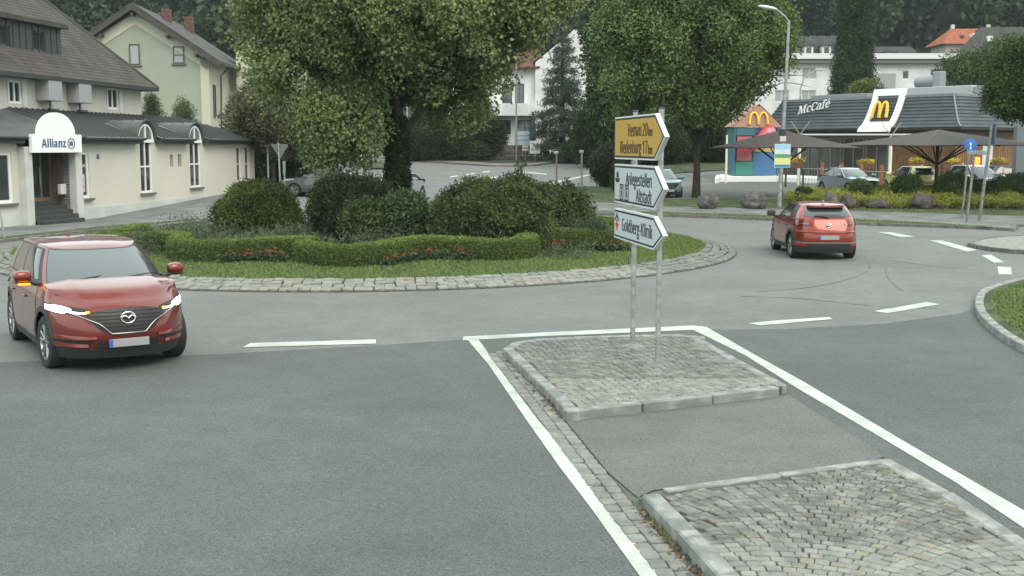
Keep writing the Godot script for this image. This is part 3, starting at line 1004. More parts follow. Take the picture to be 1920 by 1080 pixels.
func build_car(called: String, label: String, group: String, q: Dictionary, at: Vector3, turn: float) -> Node3D:
	var car := thing(called, label, "car", at, turn, group)
	var L: float = q.L / 2.0
	var W: float = q.W / 2.0
	var R: float = q.wheel
	var zf: float = q.front_axle
	var zr: float = q.rear_axle
	var ar := R + 0.065
	var nf: float = q.get("nf", 3.6)
	var nr := 4.6
	var V: float = q.get("nose", 0.16)
	var body_m: Material = q.paint
	var prof: Array = q.get("prof", [[0.2, 0.93], [0.36, 0.985], [0.55, 1.0], [0.78, 0.992], [0.92, 0.985], [1.02, 0.955], [1.12, 0.92]])
	var dzf: Array = q.get("dzf", [[0.2, -0.12], [0.34, -0.03], [0.5, 0.0], [0.66, -0.02], [0.82, -0.06], [0.9, -0.11], [1.0, -0.3]])
	var dzr: Array = q.get("dzr", [[0.2, 0.14], [0.34, 0.05], [0.5, 0.0], [0.72, 0.0], [0.86, 0.05], [1.0, 0.1], [1.12, 0.16]])
	var top: Array = q.top
	var floor_y: float = q.get("floor", 0.24)
	var bottom := func(z: float) -> float:
		for c in [zf, zr]:
			if absf(z - c) < ar: return maxf(floor_y, R + sqrt(ar * ar - (z - c) * (z - c)))
		return floor_y
	# a point of the body shell from its outline place (x, z) and height
	var shell := func(x: float, z: float, y: float) -> Vector3:
		var k := pick(prof, y)
		var zz := z
		if z > 0:
			var s := smoothstep(0.55 * L, L, z)
			zz += pick(dzf, y) * s - V * pow(absf(x) / W, 1.7) * smoothstep(0.6 * L, L, z)
		else:
			zz += pick(dzr, y) * smoothstep(0.6 * L, L, -z)
		return Vector3(x * k, y, zz)
	var out_z := func(x: float) -> float: return L * pow(maxf(0.0, 1.0 - pow(absf(x) / W, nf)), 1.0 / nf)
	var out_zr := func(x: float) -> float: return -L * pow(maxf(0.0, 1.0 - pow(absf(x) / W, nr)), 1.0 / nr)
	var out_x := func(z: float) -> float:
		var n := nf if z > 0 else nr
		return W * pow(maxf(0.0, 1.0 - pow(absf(z) / L, n)), 1.0 / n)
	var front := func(x: float, y: float) -> Vector3:
		var xn := clampf(x / pick(prof, y), -W * 0.999, W * 0.999)
		return shell.call(xn, out_z.call(xn), y)
	var rear := func(x: float, y: float) -> Vector3:
		var xn := clampf(x / pick(prof, y), -W * 0.999, W * 0.999)
		return shell.call(xn, out_zr.call(xn), y)
	var side := func(s: float, z: float, y: float) -> Vector3: return shell.call(s * float(out_x.call(z)), z, y)

	# the shell: outline stations from the nose round the left flank to the tail, mirrored
	var half := []
	var cf := W * pow(0.5, 1.0 / nf)
	var cr := W * pow(0.5, 1.0 / nr)
	for i in 11: half.append(Vector2(cf * i / 10.0, out_z.call(cf * i / 10.0)))
	var zs := []
	var z0: float = half[-1].y
	var z1 := -L * pow(0.5, 1.0 / nr)
	var z := z0 - 0.04
	while z > z1 + 0.02:
		zs.append(z)
		z -= 0.055
	for c in [zf, zr]:
		for e in [-ar - 0.0005, -ar + 0.0005, ar - 0.0005, ar + 0.0005]: zs.append(c + e)
	zs.sort()
	zs.reverse()
	for zz in zs: half.append(Vector2(out_x.call(zz), zz))
	for i in range(10, -1, -1): half.append(Vector2(cr * i / 10.0, out_zr.call(cr * i / 10.0)))
	var ringp := half.duplicate()
	for i in range(half.size() - 2, 0, -1): ringp.append(Vector2(-half[i].x, half[i].y))
	var rows := []
	for j in 15:
		var v := j / 14.0
		var r := PackedVector3Array()
		for p in ringp: r.append(shell.call(p.x, p.y, lerpf(bottom.call(p.y), pick(top, p.y), v)))
		rows.append(r)
	var g := Geo.new()
	g.grid(rows, true, false, true)
	var zw: float = q.screen_base
	# deck behind the bonnet, hidden by the cabin, closes the shell
	var body := obj("body", g, body_m, car)
	var dark := Geo.new()
	dark.box(Vector3(-W * 0.74, floor_y - 0.03, -L * 0.86), Vector3(W * 0.74, 0.8, L * 0.84))
	dark.box(Vector3(-W * 0.9, 0.32, zr + ar + 0.02), Vector3(W * 0.9, 0.85, zf - ar - 0.02))
	obj("underbody", dark, M.black, car)

	# bonnet, between the nose and the foot of the windscreen
	var crown_h: float = q.get("bonnet_crown", 0.045)
	var bon := func(u: float, t: float) -> Vector3:
		var uu := u * 2.0 - 1.0
		var x := uu * cf
		var yf := pick(top, z0)
		var fr: Vector3 = shell.call(x, out_z.call(x), pick(top, out_z.call(x)))
		var zc := lerpf(z0, zw, t)
		var lf: Vector3 = shell.call(float(out_x.call(zc)), zc, pick(top, zc))
		var rt := Vector3(-lf.x, lf.y, lf.z)
		var bl: Vector3 = shell.call(float(out_x.call(zw)), zw, pick(top, zw))
		var ba := Vector3(bl.x * uu, bl.y, bl.z + 0.2 * (1.0 - uu * uu))
		var s := u
		var c00: Vector3 = shell.call(-cf, z0, yf)
		var c10: Vector3 = shell.call(cf, z0, yf)
		var p := fr * (1 - t) + ba * t + rt * (1 - s) + lf * s - (c00 * (1 - s) * (1 - t) + c10 * s * (1 - t) + Vector3(-bl.x, bl.y, bl.z) * (1 - s) * t + bl * s * t)
		var rise := smoothstep(0.0, 0.35, t)
		p.y += crown_h * (1.0 - pow(absf(uu), 3.0)) * rise + 0.012 * exp(-pow((absf(uu) - 0.62) / 0.09, 2.0)) * rise
		return p
	obj("bonnet", patch(bon, 28, 16, 0.0, 0.02), body_m, car)

	# cabin
	var Wb: float = W * q.get("cabin_base", 0.925)
	var Wt: float = W * q.get("cabin_top", 0.66)
	var gf: float = zw + 0.2
	var gr: float = q.tail_base
	var tf: float = q.roof_front
	var tr: float = q.roof_rear
	var rh: float = q.roof
	var nc := 5.0
	var c5 := pow(0.5, 1.0 / nc)
	var cab := func(kind: int, a: float, t: float) -> Vector3:
		# kind 0 windscreen a -1..1, 1 left flank a 1..-1 front to rear, -1 right flank, 2 tail
		var p := Vector2.ZERO
		if kind == 0: p = Vector2(a * c5, pow(maxf(0.0, 1.0 - pow(absf(a * c5), nc)), 1.0 / nc))
		elif kind == 2: p = Vector2(a * c5, -pow(maxf(0.0, 1.0 - pow(absf(a * c5), nc)), 1.0 / nc))
		else: p = Vector2(kind * pow(maxf(0.0, 1.0 - pow(absf(a * c5), nc)), 1.0 / nc), a * c5)
		var zb := (gf + gr) / 2.0 + p.y * (gf - gr) / 2.0
		var zt := (tf + tr) / 2.0 + p.y * (tf - tr) / 2.0
		if p.y > 0:
			zb -= 0.2 * pow(absf(p.x), 2.2) * smoothstep(0.5, 1.0, p.y)
			zt -= 0.1 * pow(absf(p.x), 2.2) * smoothstep(0.5, 1.0, p.y)
		else:
			zb += 0.08 * pow(absf(p.x), 2.2) * smoothstep(0.5, 1.0, -p.y)
			zt += 0.06 * pow(absf(p.x), 2.2) * smoothstep(0.5, 1.0, -p.y)
		var yb := pick(top, zb) - 0.03 + (0.05 * (1.0 - p.x * p.x) if p.y > 0.6 else 0.0)
		var yt := rh - 0.07 * pow(absf(p.y), 3.0)
		var b := 0.045 * sin(PI * t)
		return Vector3(lerpf(p.x * Wb, p.x * Wt, t) + b * p.x * 0.6, lerpf(yb, yt, t) + 0.0, lerpf(zb, zt, t) + b * p.y * 0.7)
	var loop := []
	for i in 13: loop.append([0, i / 12.0])
	for i in range(1, 33): loop.append([1, 1.0 - i / 16.0])
	for i in range(1, 25): loop.append([2, 1.0 - i / 12.0])
	for i in range(1, 33): loop.append([-1, -1.0 + i / 16.0])
	for i in range(1, 12): loop.append([0, -1.0 + i / 12.0])
	rows = []
	for j in 11:
		var r := PackedVector3Array()
		for p in loop: r.append(cab.call(p[0], p[1], j / 10.0))
		rows.append(r)
	g = Geo.new()
	g.grid(rows, true, false, true)
	var cabin := obj("cabin", g, body_m, car)
	var roof := func(u: float, t: float) -> Vector3:
		var a := u * 2.0 - 1.0
		var f: Vector3 = cab.call(0, a, 1.0)
		var b: Vector3 = cab.call(2, a, 1.0)
		var l: Vector3 = cab.call(1, 1.0 - 2.0 * t, 1.0)
		var r: Vector3 = cab.call(-1, 1.0 - 2.0 * t, 1.0)
		var p = f * (1 - t) + b * t + r * (1 - u) + l * u - (cab.call(0, -1.0, 1.0) * (1 - u) * (1 - t) + cab.call(0, 1.0, 1.0) * u * (1 - t) + cab.call(2, -1.0, 1.0) * (1 - u) * t + cab.call(2, 1.0, 1.0) * u * t)
		p.y += 0.05 * (1.0 - pow(absf(a), 2.6)) * pow(maxf(0.0, sin(PI * clampf(t, 0.0, 1.0))), 0.4)
		return p
	obj("roof", patch(roof, 20, 20, 0.0, 0.0), body_m, car)

	var sg: Material = q.get("screen", M.glass)
	var gl = M.glass
	var wsf := func(u: float, v: float) -> Vector3: return cab.call(0, lerpf(-0.985, 0.985, u), lerpf(0.03, 0.93, v))
	var fr_ := obj("screen_surround", patch(func(u, v): return cab.call(0, lerpf(-1.0, 1.0, u), lerpf(0.0, 0.97, v)), 20, 8, 0.003, 0.004), M.black, car)
	obj("windscreen", patch(wsf, 24, 10, 0.008, 0.006), sg, car)
	for s in [1, -1]:
		obj("window_surround", patch(func(u, v): return cab.call(s, lerpf(0.93, -0.84, u), lerpf(0.06, 0.93, v)), 30, 6, 0.003, 0.004), M.black, car)
		for span in q.get("windows", [[0.86, 0.16], [0.12, -0.42], [-0.47, -0.78]]):
			obj("side_window", patch(func(u, v): return cab.call(s, lerpf(span[0], span[1], u), lerpf(0.11, 0.88, v)), 12, 6, 0.007, 0.004), gl, car)
	obj("rear_window", patch(func(u, v): return cab.call(2, lerpf(-0.9, 0.9, u), lerpf(0.2, 0.88, v)), 16, 6, 0.008, 0.006), q.get("rear_glass", gl), car)
	# doors
	for s in [1, -1]:
		for span in q.get("doors", [[0.98, 0.03], [0.02, -0.98]]):
			var d := obj("door", patch(func(u, v):
				var zz := lerpf(span[0], span[1], u)
				var low: float = maxf(0.38, float(bottom.call(zz)) + 0.07)
				return side.call(float(s), zz, lerpf(low, pick(top, zz) - 0.012, v)), 16, 10, 0.005, 0.006), body_m, car)
			var hz: float = lerpf(span[0], span[1], 0.82)
			var hp: Vector3 = side.call(float(s), hz, 0.88)
			obj("handle", bx(Vector3(-0.02, -0.016, -0.09), Vector3(0.02, 0.016, 0.09), 0.012), body_m, d, Transform3D(Basis.IDENTITY, hp + Vector3(s * 0.018, 0, 0)))
		# dark cladding on sill and arches
		if q.get("cladding", true):
			obj("sill_trim", patch(func(u, v): return side.call(float(s), lerpf(zf - ar - 0.02, zr + ar + 0.02, u), lerpf(floor_y, 0.36, v)), 12, 2, 0.008), M.plastic, car)
			for c in [zf, zr]:
				obj("arch_trim", patch(func(u, v):
					var an := lerpf(-0.28, PI + 0.28, u)
					var rr := lerpf(ar - 0.005, ar + 0.065, v)
					return side.call(float(s), c + cos(an) * rr, maxf(floor_y, R + sin(an) * rr)), 28, 2, 0.012, 0.02), M.plastic, car)
		var mz: float = q.mirror_z
		var mb: Vector3 = Vector3(s * (W + 0.11), pick(top, mz) + 0.09, mz)
		var mg := Geo.new()
		for pass_ in 1:
			var mr := []
			for j in 9:
				var r := PackedVector3Array()
				var a := -PI / 2 + PI * j / 8.0
				for i in 16:
					var b := TAU * i / 16
					var p := Vector3(cos(a) * cos(b), sin(a), cos(a) * sin(b))
					var sgn := func(x: float, e: float) -> float: return signf(x) * pow(absf(x), e)
					r.append(mb + Vector3(sgn.call(p.x, 0.6) * 0.12, sgn.call(p.y, 0.7) * 0.085, (sgn.call(p.z, 0.7) * (0.11 if p.z > 0 else 0.05))))
				mr.append(r)
			mg.grid(mr, true, false, true)
		var mi := obj("mirror", mg, q.get("mirror_paint", body_m), car)
		var arm := Geo.new()
		arm.tube([mb + Vector3(-s * 0.05, -0.06, 0), mb + Vector3(-s * 0.2, -0.11, 0.02)], [0.03, 0.045], 8)
		arm.box(mb + Vector3(-0.11, -0.088, -0.05), mb + Vector3(0.11, -0.055, 0.08), Transform3D(), 0.015)
		obj("mirror_foot", arm, M.plastic, mi)
		for c in [zf, zr]: wheel(car, Vector3(s * (float(out_x.call(c)) - 0.125), R, c), R, s, q.get("steer", 0.0) if c == zf else 0.0)
	# sharkfin
	var fin := Geo.new()
	fin.plate(PackedVector2Array([Vector2(-0.09, 0), Vector2(0.09, 0), Vector2(0.03, 0.04), Vector2(-0.05, 0.05)]), -0.02, 0.02, Transform3D(Basis(Vector3.UP, PI / 2), Vector3(0, rh + 0.035, tr + 0.25)))
	obj("aerial", fin, body_m, car)

	if q.has("face"): car_face(car, q, front, side, body_m, W, L)
	if q.has("tail"): car_tail(car, q, rear, side, cab, body_m, W, L)
	return car

func car_face(car: Node3D, q: Dictionary, front: Callable, side: Callable, body_m: Material, W: float, L: float) -> void:
	var gy0: float = q.get("gy", 0.49)
	var gy1: float = gy0 + 0.32
	var grille := obj("grille", patch(func(u, v):
		var w := lerpf(0.28, 0.54, pow(v, 0.7)) * (1.0 - 0.12 * smoothstep(0.85, 1.0, v))
		var uu: float = u * 2.0 - 1.0
		return front.call(uu * w, lerpf(gy0, gy1 - 0.05 * pow(absf(uu), 2.5), v)), 24, 10, 0.006, 0.012), M.black, car)
	var mesh_g := Geo.new()
	for k in 6:
		var y := gy0 + 0.045 + k * 0.046
		var path := []
		var w := lerpf(0.28, 0.51, pow((y - gy0) / (gy1 - gy0), 0.75)) * 0.94
		for i in 13: path.append(front.call(lerpf(-w, w, i / 12.0), y) + Vector3(0, 0, 0.012))
		var rad := []
		for i in 13: rad.append(0.006)
		mesh_g.tube(path, rad, 5, false)
	obj("grille_bar", mesh_g, M.plastic, grille)
	if q.face > 1:
		# bright wing under the grille that runs out below the lamps
		var wing := []
		for i in 33:
			var a := lerpf(-1.0, 1.0, i / 32.0)
			var t := absf(a)
			var x := signf(a) * (t / 0.62 * 0.36 if t < 0.62 else 0.36 + (t - 0.62) / 0.38 * 0.38)
			var y := gy0 - 0.008 if t < 0.4 else gy0 - 0.008 + 0.30 * pow((t - 0.4) / 0.6, 0.8)
			wing.append(front.call(x, minf(y, gy0 + 0.275)) + Vector3(0, 0, 0.022))
		var wr := []
		for i in 33: wr.append(0.013 - 0.004 * absf(i - 16) / 16.0)
		var wg := Geo.new()
		wg.tube(wing, wr, 8)
		obj("grille_wing", wg, mat(lin(0.3, 0.31, 0.31), 0.25, 1.0), car)
		emblem(car, front.call(0.0, gy0 + 0.195) + Vector3(0, 0, 0.03), 0.092, 0.0, -0.06)
	# lamps
	for s in [1, -1]:
		var hl := obj("headlamp", patch(func(u, v):
			var x := lerpf(0.66, W * 0.945, u)
			return front.call(s * x, lerpf(0.815 + 0.025 * u - 0.02 * sin(PI * u), 0.862 + 0.035 * u + 0.015 * sin(PI * u), v)), 14, 5, 0.014, 0.02), q.lamp, car)
		obj("daylight_strip", patch(func(u, v):
			var x := lerpf(0.5, 0.68, u)
			return front.call(s * x, lerpf(0.798 + 0.012 * u, 0.812 + 0.018 * u, v)), 8, 2, 0.013, 0.02), q.lamp, hl)
		if q.face > 1:
			obj("headlamp_housing", patch(func(u, v):
				var x := lerpf(0.46, W * 0.96, u)
				return front.call(s * x, lerpf(0.78 + 0.03 * u, 0.85 + 0.07 * pow(u, 0.7), v)), 14, 4, 0.007, 0.02), M.black, hl)
			obj("fog_slot", patch(func(u, v): return front.call(s * lerpf(0.44, W * 0.93, u), lerpf(0.415, 0.455 + 0.02 * u, v)), 12, 3, 0.006), M.black, car)
			for e in [[0.362, 0.4, 0.5], [0.466, 0.5, 0.4]]:
				obj("bumper_lip", patch(func(u, v): return front.call(s * lerpf(e[2], W * 0.92, u), lerpf(e[0], e[1] + 0.025 * u, v)) + Vector3(0, 0, 0.018 * (1.0 - v)), 12, 3, 0.01, 0.03), body_m, car)
	obj("lower_grille", patch(func(u, v): return front.call(lerpf(-0.4, 0.4, u), lerpf(0.31, 0.44, v)), 14, 4, 0.006), M.black, car)
	obj("bumper_skirt", patch(func(u, v): return front.call(lerpf(-W * 0.94, W * 0.94, u), lerpf(0.2, 0.335 + 0.03 * pow(absf(u * 2 - 1), 3.0), v)), 30, 4, 0.008, 0.03), M.plastic, car)
	var pl: Vector3 = front.call(0.0, 0.41)
	plate_on(car, pl + Vector3(0, 0, 0.03), 0.0)
	# wipers and the mirror behind the glass
	var wp := Geo.new()
	for s in [-0.5, 0.15]:
		var y := pick(q.top, q.screen_base) + 0.035
		wp.tube([Vector3(s, y, q.screen_base + 0.15), Vector3(s + 0.3, y + 0.035, q.screen_base + 0.12), Vector3(s + 0.55, y + 0.045, q.screen_base + 0.02)], [0.012, 0.009, 0.007], 5)
	obj("wiper", wp, M.black, car)

func plate_on(car: Node3D, at: Vector3, turn: float) -> void:
	var t := Transform3D(Basis(Vector3.UP, turn), at)
	var pl := obj("number_plate", bx(Vector3(-0.26, -0.056, -0.012), Vector3(0.26, 0.056, 0.004), 0.006), mat(lin(0.27, 0.28, 0.28), 0.5), car, t)
	obj("plate_strip", bx(Vector3(-0.257, -0.052, 0), Vector3(-0.215, 0.052, 0.006)), mat(lin(0.03, 0.09, 0.4), 0.5), pl)

func emblem(car: Node3D, at: Vector3, r: float, turn: float, lean := 0.0) -> void:
	var g := Geo.new()
	var path := []
	var rad := []
	for i in 29:
		var a := TAU * i / 28
		path.append(Vector3(cos(a) * r, sin(a) * r * 0.8, 0))
		rad.append(0.011)
	g.tube(path, rad, 6, false)
	var wing := [Vector3(-r * 0.95, r * 0.1, 0.004), Vector3(-r * 0.5, r * 0.3, 0.006), Vector3(-r * 0.2, r * 0.12, 0.008), Vector3(0, -r * 0.12, 0.01), Vector3(r * 0.2, r * 0.12, 0.008), Vector3(r * 0.5, r * 0.3, 0.006), Vector3(r * 0.95, r * 0.1, 0.004)]
	g.tube(wing, [0.008, 0.013, 0.014, 0.014, 0.014, 0.013, 0.008], 6)
	obj("emblem", g, M.chrome, car, Transform3D(Basis(Vector3.UP, turn) * Basis(Vector3.RIGHT, lean), at))

func car_tail(car: Node3D, q: Dictionary, rear: Callable, side: Callable, cab: Callable, body_m: Material, W: float, L: float) -> void:
	var lamp := mat(lin(0.1, 0.012, 0.012), 0.12, 0.0, 0.7)
	var pale := mat(lin(0.17, 0.11, 0.1), 0.15, 0.2, 0.7)
	for s in [1, -1]:
		var tl := obj("tail_lamp", patch(func(u, v): return rear.call(s * lerpf(0.42, W * 0.95, u), lerpf(0.925 - 0.02 * u, 0.985 + 0.065 * u, v)), 12, 4, 0.016, 0.02), lamp, car)
		obj("lamp_insert", patch(func(u, v): return rear.call(s * lerpf(0.5, 0.7, u), lerpf(0.955, 0.98, v)), 6, 2, 0.02, 0.004), pale, tl)
		obj("reflector", patch(func(u, v): return rear.call(s * lerpf(0.56, W * 0.93, u), lerpf(0.4, 0.44, v)), 8, 2, 0.02), mat(lin(0.45, 0.02, 0.02), 0.2), car)
	obj("tailgate_lip", patch(func(u, v): return rear.call(lerpf(-W * 0.9, W * 0.9, u), lerpf(0.73, 0.785, v)) - Vector3(0, 0, 0.035 * sin(PI * v)), 18, 4, 0.0, 0.02), body_m, car)
	obj("bumper_skirt", patch(func(u, v): return rear.call(lerpf(-W * 0.95, W * 0.95, u), lerpf(0.2, 0.46, v)), 30, 5, 0.008, 0.03), M.plastic, car)
	obj("bumper_trim", patch(func(u, v): return rear.call(lerpf(-W * 0.93, W * 0.93, u), lerpf(0.455, 0.485, v)), 30, 2, 0.014, 0.02), mat(lin(0.3, 0.31, 0.3), 0.35, 0.6), car)
	plate_on(car, rear.call(0.0, 0.61) + Vector3(0, 0, -0.012), PI)
	emblem(car, rear.call(0.0, 0.93) + Vector3(0, 0, -0.03), 0.07, PI)
	if q.has("badges"):
		write_on(car, "badge", q.badges[0], rear.call(0.52, 0.86) + Vector3(0, 0, -0.016), 0.07, M.chrome, 0.0, 0.0, 0.006, "Droid Sans", PI, true)
		write_on(car, "badge", q.badges[1], rear.call(-0.56, 0.86) + Vector3(0, 0, -0.016), 0.04, M.chrome, 0.0, 0.0, 0.006, "Droid Sans", PI, true)
	var sp := patch(func(u, v):
		var p: Vector3 = cab.call(2, lerpf(-0.93, 0.93, u), 0.93)
		return p + Vector3(0, 0.05 - 0.02 * v, lerpf(0.12, -0.16, v)), 16, 4, 0.0, 0.035, Vector3(0, 0.2, -1.0))
	obj("spoiler", sp, body_m, car)
	var wp := Geo.new()
	var a: Vector3 = cab.call(2, 0.0, 0.18)
	var b: Vector3 = cab.call(2, 0.55, 0.3)
	wp.tube([a + Vector3(0, 0, -0.03), (a + b) / 2 + Vector3(0, 0.03, -0.03), b + Vector3(0, 0, -0.025)], [0.022, 0.014, 0.008], 6)
	obj("rear_wiper", wp, M.black, car)

func build_cars() -> void:
	var red := paint(lin(0.165, 0.021, 0.012), 0.6)
	var lit := mat(Color(1, 1, 1), 0.2)
	lit.emission_enabled = true
	lit.emission = Color(0.95, 0.98, 1.0)
	lit.emission_energy_multiplier = 3.5
	var lamp_off := mat(lin(0.5, 0.52, 0.53), 0.12, 0.2, 0.8)
	var screen := mat(lin(0.05, 0.062, 0.066), 0.08, 0.0, 0.75)
	M.screen = screen
	var suv := {"L": 4.55, "W": 1.9, "nf": 4.6, "wheel": 0.36, "front_axle": 1.36, "rear_axle": -1.34, "paint": red, "lamp": lit, "face": 2, "tail": 1, "screen": screen, "gy": 0.545,
		"top": [[-2.28, 1.1], [-1.8, 1.14], [0.8, 1.12], [1.2, 1.13], [1.6, 1.095], [1.95, 1.035], [2.15, 0.975], [2.275, 0.93]], "nose": 0.22, "bonnet_crown": 0.06, "dzf": [[0.2, -0.12], [0.34, -0.03], [0.5, 0.0], [0.66, -0.015], [0.78, -0.05], [0.86, -0.1], [0.93, -0.19], [1.0, -0.32]], "screen_base": 1.12, "tail_base": -2.16, "roof_front": 0.42, "roof_rear": -1.72, "cabin_top": 0.71, "cabin_base": 0.94, "roof": 1.605, "mirror_z": 0.78, "steer": 0.06}
	var a := build_car("red_suv", "red SUV with lit headlamps coming round the roundabout on the left", "red cars on the roundabout", suv, Vector3(-6.32, 0, -17.05), 0.56)
	# indicator lit in the mirror on the car's right side
	var amber := mat(lin(0.9, 0.35, 0.02), 0.3)
	amber.emission_enabled = true
	amber.emission = Color(1.0, 0.5, 0.05)
	amber.emission_energy_multiplier = 2.0
	obj("mirror_indicator", bx(Vector3(-1.13, 1.1, 0.85), Vector3(-0.97, 1.122, 0.895), 0.008), amber, a)
	for s in [1, -1]: obj("side_marker", bx(Vector3(-0.025, -0.012, -0.01), Vector3(0.025, 0.012, 0.012)), amber, a, Transform3D(Basis.IDENTITY, Vector3(s * 0.5, 0.835, 2.19)))

	var small := {"L": 4.28, "W": 1.77, "wheel": 0.335, "front_axle": 1.29, "rear_axle": -1.28, "paint": paint(lin(0.23, 0.026, 0.012), 0.55), "lamp": lamp_off, "face": 2, "tail": 1, "badges": ["CX-3", "SKYACTIV"], "mirror_paint": M.plastic,
		"top": [[-2.14, 1.08], [-1.7, 1.13], [0.8, 1.02], [1.25, 1.01], [1.8, 0.95], [2.14, 0.87]], "screen_base": 1.05, "tail_base": -2.0, "roof_front": 0.3, "roof_rear": -1.55, "roof": 1.48, "mirror_z": 0.72,
		"dzr": [[0.2, 0.14], [0.34, 0.05], [0.5, 0.0], [0.62, 0.0], [0.72, 0.01], [0.82, 0.035], [0.92, 0.07], [1.02, 0.115], [1.12, 0.165]], "windows": [[0.86, 0.16], [0.12, -0.42]]}
	build_car("red_crossover", "red crossover seen from behind, driving away round the right of the roundabout", "red cars on the roundabout", small, Vector3(8.45, 0, -32.35), deg_to_rad(178.0))

	var sedan := {"L": 4.5, "W": 1.78, "wheel": 0.32, "front_axle": 1.35, "rear_axle": -1.3, "paint": paint(lin(0.33, 0.37, 0.4), 0.6), "lamp": lamp_off, "face": 1, "tail": 1, "cladding": false, "screen": screen,
		"top": [[-2.25, 0.9], [-1.8, 0.98], [0.8, 0.94], [1.25, 0.93], [1.8, 0.87], [2.25, 0.76]], "screen_base": 1.05, "tail_base": -1.95, "roof_front": 0.25, "roof_rear": -1.3, "roof": 1.42, "mirror_z": 0.7}
	build_car("parked_car", "silver grey parked car facing the road between the boulders", "cars in the restaurant car park", sedan, on(Vector2(17.743, -58.632).x, Vector2(17.743, -58.632).y - 2.0), deg_to_rad(14))
	var hatch := sedan.duplicate()
	hatch.merge({"L": 3.9, "W": 1.72, "front_axle": 1.2, "rear_axle": -1.2, "paint": paint(lin(0.62, 0.61, 0.18), 0.1), "top": [[-1.95, 0.95], [0.7, 0.94], [1.1, 0.93], [1.95, 0.82]], "screen_base": 0.9, "tail_base": -1.85, "roof_front": 0.2, "roof_rear": -1.45, "roof": 1.45, "mirror_z": 0.6}, true)
	build_car("parked_car", "yellow parked hatchback in front of the big parasol", "cars in the restaurant car park", hatch, on(Vector2(21.458, -62).x, -62.0), deg_to_rad(188))
	var van := sedan.duplicate()
	van.merge({"paint": paint(lin(0.42, 0.47, 0.52), 0.4), "roof": 1.6, "roof_rear": -1.7, "tail_base": -2.1}, true)
	build_car("parked_car", "pale blue grey parked car behind the three sign posts", "cars in the restaurant car park", van, on(Vector2(24.241, -60).x, -60.0), deg_to_rad(10))
	var dark := sedan.duplicate()
	dark.merge({"paint": paint(lin(0.02, 0.022, 0.026), 0.3)}, true)
	build_car("parked_car", "black parked car at the far right by the grey pylon", "cars in the restaurant car park", dark, on(Vector2(27.234, -63).x, -63.0), deg_to_rad(100))
	var blue := hatch.duplicate()
	blue.merge({"paint": paint(lin(0.22, 0.36, 0.42), 0.5), "W": 1.68}, true)
	build_car("moving_car", "light blue car half hidden behind the direction sign", "cars on the far roads", blue, on(Vector2(7.609, -58).x, -59.0), deg_to_rad(6))
	var grey := sedan.duplicate()
	grey.merge({"paint": paint(lin(0.1, 0.115, 0.115), 0.6), "L": 4.6}, true)
	build_car("moving_car", "dark grey car half hidden behind the left shrubs of the island", "cars on the far roads", grey, on(Vector2(-9.819, -60).x, -60.0), deg_to_rad(-95))
	var silver := sedan.duplicate()
	silver.merge({"roof": 1.34, "paint": paint(lin(0.45, 0.5, 0.53), 0.6)}, true)
	build_car("moving_car", "silver car glimpsed between the island tree trunk and the clipped shrub", "cars on the far roads", silver, on(Vector2(-5.761, -57).x, -57.0), deg_to_rad(-20))


# ---------------------------------------------------------------- buildings
# a wall in its own axes: x along, y up, z out; openings are [x0, y0, x1, y1]
func wall_with(g: Geo, x0: float, x1: float, y0: float, y1: float, zf: float, thick: float, holes: Array) -> void:
	var xs := [x0, x1]
	var ys := [y0, y1]
	for h in holes:
		xs.append_array([h[0], h[2]])
		ys.append_array([h[1], h[3]])
	xs.sort()
	ys.sort()
	for i in xs.size() - 1:
		for j in ys.size() - 1:
			if xs[i + 1] - xs[i] < 1e-4 or ys[j + 1] - ys[j] < 1e-4: continue
			var c := Vector2((xs[i] + xs[i + 1]) / 2, (ys[j] + ys[j + 1]) / 2)
			var open := false
			for h in holes:
				if c.x > h[0] and c.x < h[2] and c.y > h[1] and c.y < h[3]: open = true
			if not open: g.quad(Vector3(xs[i], ys[j], zf), Vector3(xs[i + 1], ys[j], zf), Vector3(xs[i + 1], ys[j + 1], zf), Vector3(xs[i], ys[j + 1], zf))
	for h in holes:
		var b := zf - thick
		g.quad(Vector3(h[0], h[1], zf), Vector3(h[0], h[1], b), Vector3(h[0], h[3], b), Vector3(h[0], h[3], zf))
		g.quad(Vector3(h[2], h[1], b), Vector3(h[2], h[1], zf), Vector3(h[2], h[3], zf), Vector3(h[2], h[3], b))
		g.quad(Vector3(h[0], h[1], b), Vector3(h[0], h[1], zf), Vector3(h[2], h[1], zf), Vector3(h[2], h[1], b))
		g.quad(Vector3(h[0], h[3], zf), Vector3(h[0], h[3], b), Vector3(h[2], h[3], b), Vector3(h[2], h[3], zf))

